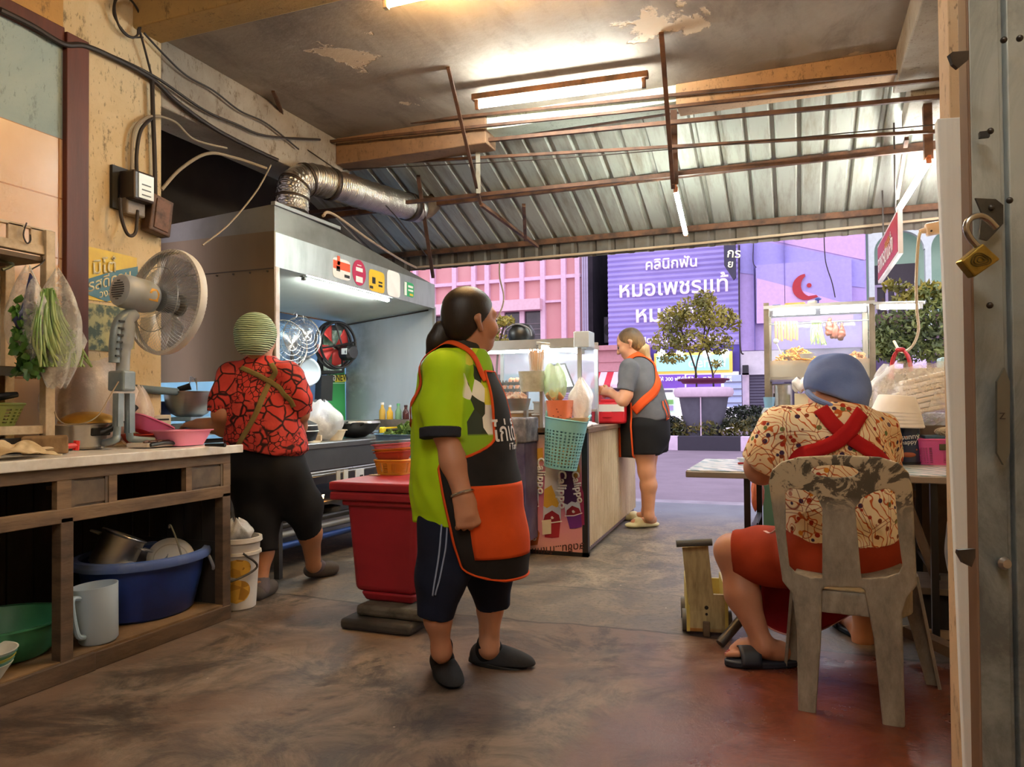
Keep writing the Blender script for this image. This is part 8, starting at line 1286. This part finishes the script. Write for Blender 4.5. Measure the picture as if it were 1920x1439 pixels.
for k in range(9): a = -1.57+1.1*(RNG.random()-.5)*2; c = nt2+V(r_*math.cos(a), r_+r_*math.sin(a), .03+.14*RNG.random()); MB().ball(c, (.005, .005, .005), 8, 5).build('star_print', mat('star_%d' % (k % 3), ('c8d3e0', 'c26a4a', '6f9a86')[k % 3], .5), nv)
MB().ball(nt2+V(.0, .001, .05), (.036, .006, .013)).ball(nt2+V(-.03, .004, .03), (.010, .006, .02)).build('fox_print', mat('fox_orange', 'a8532f', .5), nv)
m_foam = mat('white_foam', 'faf4f0', .6); fc = nt2+V(-.03, r_, .186)
for k in range(5): z_ = .0+.018*k; q = thing('foam_bowl', ('lowest', 'second lowest', 'middle', 'second highest', 'topmost')[k]+' white foam bowl of the upturned stack on the tin', 'bowl', fc+V(-.004*k, 0, z_), 'upturned foam bowls'); MB().lathe([(.112, 0), (.116, .006), (.113, .014), (.102, .045), (.086, .088), (.08, .092), (0, .09), (.09, .04), (.108, .004)], fc+V(-.004*k, 0, z_), 40).build('shell', m_foam, q, smooth=True); q.rotation_euler = (0, math.radians(4 if k > 2 else 2), 0)
pkc = tz(1762, 873); pkb = basket('plastic_basket', 'pink openwork basket at the right end of the table', 'basket', pkc+V(.02, .1, 0), [(.092, 0), (.108, .125)], mat('pink_basket', 'd9559a', .45), sx=1.1, sy=.85, sq=.7, cols=38, rows=9, band=(.08, .72)); MB().bx(pkc+V(.0, -.002, .075), pkc+V(.1, .004, .105)).build('handle_hole', mat('shadow_olive', '4a4430', .7), pkb, smooth=False)
tag(MB().bx(pkc+V(-.06, .02, .128), pkc+V(.03, .16, .145)).build('serving_tray', mat('slate_blue', '3f5f78', .4), None, smooth=False, bev=.004), 'slate blue tray lying on the pink basket', 'tray'); nm_ = MB()
for k in range(26): c = pkc+V(.045, .07, .165); a = RNG.random()*6.28; r = .02+.035*RNG.random(); ax_ = RNG.normal(size=3); X_, Y_, _ = basis(ax_); nm_.tube([c+(X_*math.cos(t+a)+Y_*math.sin(t+a)*.7)*r*V(1.1, 1, .6) for t in np.linspace(0, 6.0, 16)], .0035, 5)
tag(nm_.build('string_bundle', mat('string_cream', 'cdbfa8', .8), None, weld=False), 'bundle of cream string on the pink basket', 'string')
fb3 = thing('foam_box_bag', 'clear bag of stacked pale foam boxes behind the foam bowls', 'bag of boxes', V(.72, 4.2, .95)); 
cbx = PY(1722, 745, 4.45); stz = thing('wooden_crate', 'crate holding up the bag of foam boxes', 'crate', (cbx[0], 4.5, TZ)); MB().bx((cbx[0]-.22, 4.38, 0), (min(cbx[0]+.3, .845), 4.72, .93)).build('crate_body', mat('crate_brown', '6b5a48', .7), stz, smooth=False) 
for k in range(7): q = cbx+V(-.03+.012*k, .03, -.10+.032*k); MB().bx(q+V(-.15+.006*k, 0, 0), q+V(.16-.006*k, .18, .026), R=Euler((0, math.radians(-14), 0)).to_matrix()).build('foam_box', m_foam if k % 2 else mat('foam_cream', 'f3e6d8', .6), fb3, smooth=False, bev=.008)
baggy('bag_film', film('peach_film', (.98, .92, .86), .2), cbx+V(.0, .1, .01), .24, .17, fb3, .6, .75, 43, .14); cb3 = Pd(1668, 755, 4.45); baggy('bag_fold', film('peach_film'), cb3, .07, .12, fb3, .4, .7, 44, .2)
# under the table
ob_ = thing('plastic_bag', 'salmon coloured bag hanging behind the black table legs', 'plastic bag', Pd(1420, 950, 4.3)); baggy('bag_film', mat('salmon_film', 'e2886c', .4, col2='c5533f', sc=12), Pd(1421, 925, 4.28), .035, .10, ob_, .4, .8, 45, .2); MB().tube(crv([Pd(1417, 905, 4.3), V(*Pd(1419, 880, 4.22)[:2], TZ-.016), Pd(1425, 905, 4.3)], 12), .004, 6).build('loop', mat('salmon_film', ''), ob_)
stl = thing('wooden_stool', 'worn wooden stool leaning behind the plastic chair on the right', 'stool', PZ(1745, 1090, .2)*V(1, 1, 0)); m_stw = mat('grey_brown_wood', '6e5a44', .7, col2='4b3b2c', sc=6, bump=.2); MB().beam(Pd(1702, 945, 3.3), Pd(1755, 1086, 3.25), .055, .04).build('leg', m_stw, stl, smooth=False, bev=.008); MB().beam(Pd(1640, 925, 3.32), Pd(1712, 925, 3.3), .06, .03).build('stretcher', m_stw, stl, smooth=False); MB().beam(Pd(1760, 890, 3.6), Pd(1770, 1000, 3.6), .06, .03).build('leg', m_stw, stl, smooth=False)
plk = PZ(1760, 1160, .0); blk = thing('low_bench', 'low dark bench plank behind the chair on the right', 'bench', (.75, 3.4, 0)); q = Pd(1730, 1098, 3.3); MB().bx((q[0]-.02, q[1]-.05, q[2]-.03), (.84, q[1]+.3, q[2])).build('plank', m_stw, blk, smooth=False, bev=.004); MB().bx((q[0], q[1], 0), (.84, q[1]+.27, q[2]-.03)).build('base_block', m_cdark, blk, smooth=False); MB().beam(Pd(1700, 1140, 3.1)*V(1, 1, 0)+V(0, 0, .1), V(.75, 3.2, .03), .06, .04).build('strut', m_stw, blk, smooth=False)
lg = tag(MB().beam(PZ(1640, 1180, .03), PZ(1790, 1190, .03)+V(0, 0, 0), .06, .035).build('floor_plank', mat('pale_plank', 'a88a68', .6), None, smooth=False), 'pale plank lying on the floor behind the chair legs', 'plank')
wbg = thing('plastic_bag', 'white bag at the foot of the door plank', 'plastic bag', Pd(1795, 1095, 3.36)); baggy('bag_film', mat('white_bag', 'dedbd8', .5), Pd(1795, 1020, 3.36), .05, .165, wbg, .5, .8, 46, .12)
# ---- wooden push cart toy
m_yel = mat('yellow_green_wood', 'c9b85e', .5, col2='a89a50', sc=6, bump=.08); m_pale = mat('pale_ply', 'b3a376', .55, col2='8d7d55', sc=7, stretch=(6, 6, 1), bump=.1); ty_ = thing('toy_wagon', 'yellow wooden push wagon with an upright handle board', 'toy wagon', PZ(1325, 1192)); c0 = PZ(1288, 1192); c1 = PZ(1366, 1196); t_ = (c1-c0)/np.linalg.norm(c1-c0); w_ = V(-t_[1], t_[0], 0); wd = np.linalg.norm(c1-c0); H_ = .19; Lg = .34
def bb(a, b, c, d, e, f): mb = MB(); P = [c0+t_*x+w_*y+V(0, 0, z) for x in (a, b) for y in (c, d) for z in (e, f)]; return mb.add(P, [(0, 1, 3, 2), (4, 6, 7, 5), (0, 4, 5, 1), (2, 3, 7, 6), (0, 2, 6, 4), (1, 5, 7, 3)])
bb(.01, wd-.01, 0, .015, .02, H_).build('rear_board', m_pale, ty_, smooth=False); bb(.01, wd-.01, Lg-.015, Lg, .02, H_).build('front_board', m_yel, ty_, smooth=False); bb(0, .014, -.004, Lg, .02, H_+.03).build('side_board', m_yel, ty_, smooth=False); bb(wd-.014, wd, -.004, Lg, .02, H_+.03).build('side_board', m_yel, ty_, smooth=False); bb(0, wd, 0, Lg, .02, .035).build('bottom_board', mat('orange_board', 'c9822f', .5), ty_, smooth=False)
bt, tp = Pd(1317, 1130, 3.36), Pd(1303, 1024, 3.34); MB().beam(bt-V(0, -.02, .1), tp+V(0, .0, .0), .115, .018, up=w_).build('handle_board', m_pale, ty_, smooth=False, bev=.003); MB().cyl(Pd(1268, 1020, 3.32), Pd(1335, 1017, 3.30), .016).build('grip_bar', mat('dark_grey_grip', '4d4f4c', .5), ty_)
for x in (-.018, wd+.002):
    for y in (.07, Lg-.06): MB().cyl(c0+t_*x+w_*y+V(0, 0, .052), c0+t_*(x+.018)+w_*y+V(0, 0, .052), .05, n=24).build('wheel', mat('wheel_grey', '55504a', .6), ty_)
for z_, r in ((.16, .005), (.13, .009), (.1, .006)): MB().cyl(c0+t_*wd*.48-w_*.003+V(0, 0, z_), c0+t_*wd*.48+V(0, 0, z_), r, n=12).build('peg_hole', mat('hole_dark', '241c14', .8), ty_)
MB().bx(c0+t_*(wd*.48)+V(-.016, -.012, .0), c0+t_*(wd*.48)+V(.016, -.002, .07)).build('wooden_foot', m_stw, ty_, bev=.01)
tag(MB().cyl(PZ(1350, 1208, .02), Pd(1400, 1150, 3.25), .02, .022).build('steel_tube', mat('dark_steel_tube', '4a4744', .45, .5), None), 'dark steel tube leaning between the toy wagon and her foot', 'tube')
# ================================================================ plastic chair
OC = V(.16, 2.725, 0); cu = V(.995, -.10, 0); cw_ = V(.10, .995, 0)
def pl_(px, py): R = ray(px, py); q = CAM+R*(((OC-CAM) @ cw_)/(R @ cw_)); return (float((q-OC) @ cu), float(q[2]))
def psdf(P, poly):
    poly = np.array(poly); d = np.full(P.shape[:-1], 9.); sgn = np.ones(P.shape[:-1])
    for i in range(len(poly)):
        a, b = poly[i], poly[i-1]; e = b-a; w = P-a; t = np.clip((w @ e)/(e @ e), 0, 1); d = np.minimum(d, ((w-t[..., None]*e)**2).sum(-1)); c1_ = P[..., 1] >= a[1]; c2_ = P[..., 1] < b[1]; c3_ = e[0]*w[..., 1] > e[1]*w[..., 0]; sgn = np.where((c1_ & c2_ & c3_) | (~c1_ & ~c2_ & ~c3_), -sgn, sgn)
    return sgn*np.sqrt(d)
OUT = [pl_(*q) for q in ((1444, 905), (1450, 882), (1468, 866), (1500, 857), (1575, 853), (1650, 857), (1684, 868), (1702, 886), (1709, 915), (1713, 1000), (1718, 1098), (1700, 1120), (1690, 1150), (1696, 1363), (1657, 1366), (1640, 1200), (1622, 1106), (1614, 1101), (1546, 1100), (1540, 1106), (1538, 1200), (1528, 1347), (1498, 1337), (1496, 1190), (1488, 1115), (1468, 1090), (1456, 1000))]
W1 = [pl_(*q) for q in ((1474, 925), (1482, 914), (1512, 918), (1534, 930), (1543, 952), (1542, 1084), (1520, 1084), (1494, 1076), (1480, 1062), (1474, 1000))]; W2 = [pl_(*q) for q in ((1604, 952), (1616, 932), (1640, 920), (1664, 914), (1678, 922), (1684, 1000), (1692, 1060), (1686, 1074), (1660, 1082), (1615, 1085))]
OV = [tuple(V(*pl_(1566, 882))+V(.073*math.cos(a), .021*math.sin(a))) for a in np.linspace(0, 6.283, 25)[:-1]]
def chairback(P):
    X = P-OC; uz = np.stack([X @ cu, X[..., 2]], -1); w = X @ cw_; u = uz[..., 0]; g = np.maximum(np.maximum(psdf(uz, OUT), -psdf(uz, W1)), np.maximum(-psdf(uz, W2), -psdf(uz, OV)))
    bow = .35*u*u*np.clip((uz[..., 1]-.35)/.3, 0, 1)-.05*np.clip((uz[..., 1]-.45)/.4, 0, 1); sl = np.abs(w-bow)-.0075; rim_ = np.maximum(np.abs(psdf(uz, OUT)+.006)-.006, np.maximum(w-bow-.035, -(w-bow)))
    d = np.maximum(g, sl); return smin(d, np.maximum(rim_, psdf(uz, OUT)), .01)
n = N('weathered_plastic', .6); z = n.xyz(n.wpos())[2]; wn = n.noise(22, n.map((1, 1, .6)), 8, .75, 1.); hi_ = n.step(n.math('ADD', z, n.math('MULTIPLY', n.noise(8, None, 4), .1)), .77, .03); wear = n.mix(n.ramp(n.noise(13, None, 7, .7, .8), (.46, 0.), (.5, 1.)), '4d4638', 'b3a487'); c = n.mix(n.ramp(n.noise(9, n.map((1.5, 1.5, .6)), 8, .75), (.32, 0.), (.68, 1.)), '686257', 'a29a8a'); n.color(n.mix(hi_, c, wear)).bump(wn, .2, .004); m_ch = n.m
ch = thing('plastic_chair', 'weathered grey brown plastic armless chair seen from behind', 'chair', OC)
def fnmesh(fn, lo, hi, h, name, m, par):
    n_ = np.ceil((hi-lo)/h).astype(int)+1; ax = [lo[i]+h*np.arange(n_[i]) for i in range(3)]; v, f = nets(fn(np.stack(np.meshgrid(*ax, indexing='ij'), -1)).astype(np.float32)); me = bpy.data.meshes.new(name); me.from_pydata((v*h+lo).tolist(), [], f.tolist()); return finish(me, name, m, par, smooth=True)
fnmesh(chairback, V(-.18, 2.62, .28), V(.52, 2.86, .92), .0042, 'backrest', m_ch, ch)
def legs(sgn):
    def f(P):
        X = P-OC; return np.maximum(chairback(P), np.maximum(-(X @ cu)*sgn+.0 if 0 else -((X @ cu)-.0)*sgn, P[..., 2]-.285))
    return f
for sg_ in (-1, 1): fnmesh(legs(sg_), V(-.18, 2.62, -.02), V(.52, 2.86, .30), .005, 'rear_leg', m_ch, ch)
def seatf(P):
    X = P-OC; u, w, z = X @ cu, X @ cw_-.22, X[..., 2]; q = np.stack([np.abs(u)-.19+.1, np.abs(w)-.21+.1], -1); g = np.linalg.norm(np.maximum(q, 0), axis=-1)+np.minimum(q.max(-1), 0)-.1; zt_ = .43+.02*np.clip(w/.2, -1, 1)-.02*np.exp(-(u*u+w*w)/.02); top = np.maximum(g, np.abs(z-zt_)-.007); return np.minimum(top, np.maximum(np.abs(g+.006)-.006, np.abs(z-zt_+.035)-.035))
fnmesh(seatf, V(-.14, 2.66, .33), V(.50, 3.22, .49), .006, 'seat', m_ch, ch)
for sg_, top_, bot_ in ((1, OC+cu*.175+cw_*.40+V(0, 0, .42), PZ(1748, 1285)), (-1, OC-cu*.175+cw_*.40+V(0, 0, .42), OC-cu*.23+cw_*.44)):
    mb = MB(); d_ = bot_-top_; 
    for (a0_, a1_, b0_, b1_) in (((-.035, 0), (.035, 0), (-.02, 0), (.024, 0)), ((.035*sg_, 0), (.035*sg_, -.06), (.022*sg_, 0), (.022*sg_, -.045))): mb.grid([[top_+cu*a[0]+cw_*a[1], top_+cu*b[0]+cw_*b[1]] if t == 0 else [bot_+cu*c[0]+cw_*c[1], bot_+cu*e[0]+cw_*e[1]] for t, a, b, c, e in ((0, a0_, a1_, b0_, b1_), (1, a0_, a1_, b0_, b1_))])
    mb.build('front_leg', m_ch, ch, smooth=False, solid=.012, bev=.002)
# ================================================================ door post and folding gate, close to the viewer
m_plank = mat('white_primed_plank', 'f0f5f9', .6, col2='e0e7ec', sc=2, stretch=(14, 14, .4), bump=.1); dp = 1.45
pA, pB, pC, pD = Pd(1757, 222, dp), Pd(1812, 218, dp), Pd(1846, 1500, dp), Pd(1812, 1500, dp); dn = (pD-pA)/(pA[2]-pD[2]); k0 = pA[2]; bw2 = pB-pA; lo1, lo2 = pA+dn*k0, pA+bw2*.9+dn*k0*.93
o = tag(MB().add([pA, pA+bw2*1.15, lo2*V(1, 1, 0), lo1*V(1, 1, 0), pA+V(0, .03, 0), pA+bw2*1.15+V(0, .03, 0), lo2*V(1, 1, 0)+V(0, .03, 0), lo1*V(1, 1, 0)+V(0, .03, 0)], [(0, 1, 2, 3), (7, 6, 5, 4), (0, 4, 5, 1), (1, 5, 6, 2), (2, 6, 7, 3), (3, 7, 4, 0)]).build('white_plank', m_plank, None, smooth=False, bev=.003), 'tall white plank leaning against the door jamb on the right', 'plank')
jx0 = Pd(1779, 100, 1.62); struct(MB().bx((jx0[0], jx0[1], 0), (jx0[0]+.12, jx0[1]+.12, 3.1)), 'door_1', plaster('tan_jamb', 'c9ae8c', 'b8976f'), smooth=False, bev=.004); struct(MB().bx((jx0[0]+.055, jx0[1]-.006, 0), (jx0[0]+.07, jx0[1]+.0, 3.1)), 'trim_3', m_rust, smooth=False)
n = N('scratched_gate_steel', .42, .25); a_ = n.ramp(n.noise(7, n.map((1, 1, .5)), 9, .75, .6), (.42, 0.), (.62, 1.)); z = n.xyz(n.wpos())[2]; low_ = n.math('SUBTRACT', 1., n.step(n.math('ADD', z, n.math('MULTIPLY', n.noise(9, None, 6, .7), .3)), 1.36, .12)); n.color(n.mix(n.math('MULTIPLY', low_, .85), n.mix(a_, 'adb5b3', '8b9391'), n.mix(a_, '3f4242', '8d9290'))).bump(n.noise(25, None, 6), .25, .004); n.rough(n.ramp(n.noise(9, None, 5), (.3, .3), (.7, .6))); m_gate = n.m
gt = thing('folding_gate', 'grey scratched steel folding gate leaf at the right edge', 'gate', Pd(1860, 720, 1.02)*V(1, 1, 0)); gx = lambda px, d=1.02: Pd(px, 760, d)
a, b = gx(1829), gx(1896); gd = (b-a)/np.linalg.norm(b-a); gn = V(-gd[1], gd[0], 0)
def gp_(s0, s1, t0, t1, z0, z1, nm, m, par=gt, bev=.002): mb = MB(); P = [a*V(1, 1, 0)+gd*x+gn*y+V(0, 0, z) for x in (s0, s1) for y in (t0, t1) for z in (z0, z1)]; return mb.add(P, [(0, 1, 3, 2), (4, 6, 7, 5), (0, 4, 5, 1), (2, 3, 7, 6), (0, 2, 6, 4), (1, 5, 7, 3)]).build(nm, m, par, smooth=False, bev=bev)
wg = np.linalg.norm(b-a); gp_(0, wg*.86, 0, .02, 0, 2.2, 'gate_leaf', m_gate); gp_(wg*.86, wg*1.03, .006, .03, 0, 2.2, 'hinge_strip', m_gate); gp_(wg*1.07, wg*2.6, 0, .02, 0, 2.2, 'second_leaf', m_gate); gp_(-.003, .0008, -.001, .02, 0, 2.2, 'rusty_edge', mat('dull_rust', '7a5f4a', .6))
def G_(px, py, dz=.0): return Pd(px, py, 1.0+dz)
m_stl2 = mat('dark_bolt', '4a4642', .4, .8)
for k, (px, py) in enumerate(((1882, 75), (1912, 72), (1857, 246), (1893, 376), (1858, 390), (1856, 573))): MB().ball(G_(px, py, .005), (.0045, .0045, .0045), 10, 6).build('bolt', m_stl2, gt)
MB().lathe([(0, 0), (.007, .0), (.009, .006), (.006, .012), (0, .013)], G_(1878, 1055, .012), 16, axis=-gn).build('knob', mat('bright_knob', 'b5b0aa', .3, .9), gt); MB().bx(G_(1846, 252, .008)-V(.006, .002, .004), G_(1846, 252, .008)+V(.006, .006, .004)).build('bolt_slot', m_black, gt, smooth=False)
for py0, sg_ in ((98, 1), (1030, 1)): P = [G_(px, py, -.005) for px, py in ((1817, py0-3), (1786, py0-1), (1780, py0+4), (1787, py0+22), (1797, py0+30), (1816, py0+14))] if py0 < 500 else [G_(px, py, -.005) for px, py in ((1829, py0), (1797, py0+2), (1796, py0+8), (1806, py0+26), (1822, py0+34), (1829, py0+16))]; MB().add(P+[q+gn*.006 for q in P], [tuple(range(6)), tuple(range(11, 5, -1))]+[(i, (i+1) % 6, 6+(i+1) % 6, 6+i) for i in range(6)]).build('latch_tongue', mat('rusty_tongue', '4f4740', .5, .6, '2f2823', 20), gt, smooth=False)
hs = [G_(px, py, .006) for px, py in ((1828, 372), (1866, 374), (1880, 385), (1880, 420), (1862, 440), (1850, 452), (1835, 448), (1840, 400))]; MB().add(hs, [tuple(range(8))]).build('hasp_plate', mat('black_hasp', '55534c', .5, .6, '222220', 15), gt, smooth=False, solid=.003)
ar = [G_(px, py, .004) for px, py in ((1868, 716), (1882, 690), (1892, 716), (1892, 850), (1880, 872), (1868, 850))]; MB().add(ar, [tuple(range(6))]).build('arrow_slot', mat('slot_steel', '77776f', .4, .7), gt, smooth=False, solid=.004); text('Z', 'stamp', m_stl2, G_(1874, 786, -.002), gd, (0, 0, 1), .012, .0005, gt)
pd_ = thing('padlock', 'open brass padlock with a steel shackle hanging on the gate', 'padlock', G_(1840, 490, -.03)); PP = lambda px, py, dz=0: Pd(px, py, .965+dz)
bp_ = [PP(px, py) for px, py in ((1802, 489), (1844, 455), (1878, 486), (1828, 521))]; cc_ = sum(bp_)/4; bq_ = [cc_+(q-cc_)*.97 for q in bp_]; MB().add(bq_+[q+gn*.016 for q in bq_], [(3, 2, 1, 0), (4, 5, 6, 7), (0, 1, 5, 4), (1, 2, 6, 5), (2, 3, 7, 6), (3, 0, 4, 7)]).build('lock_body', mat('brass', 'a8924a', .32, .9, '7d6a33', 30), pd_, smooth=False, bev=.0022)
for sc_ in (.0105, .0075, .004): MB().tube([cc_-gn*.0012+(gd*math.cos(t)*1.15+V(0, 0, 1)*math.sin(t)*.75+gd*.3*math.sin(t)-V(0, 0, .2)*math.cos(t))*sc_*(1+.12*math.cos(3*t)) for t in np.linspace(0, 6.283, 33)[:-1]], .0006, 5, closed=True).build('emblem', mat('emblem_dark', '5d4f27', .5, .6), pd_)
MB().tube(crv([PP(1836, 466, .008), PP(1820, 448, .008), PP(1812, 430, .008), PP(1816, 414, .008), PP(1832, 405, .008), PP(1850, 410, .008), PP(1868, 428, .008)], 40), .0042, 12).build('shackle', mat('shackle_steel', 'b9b6b0', .25, 1.), pd_)
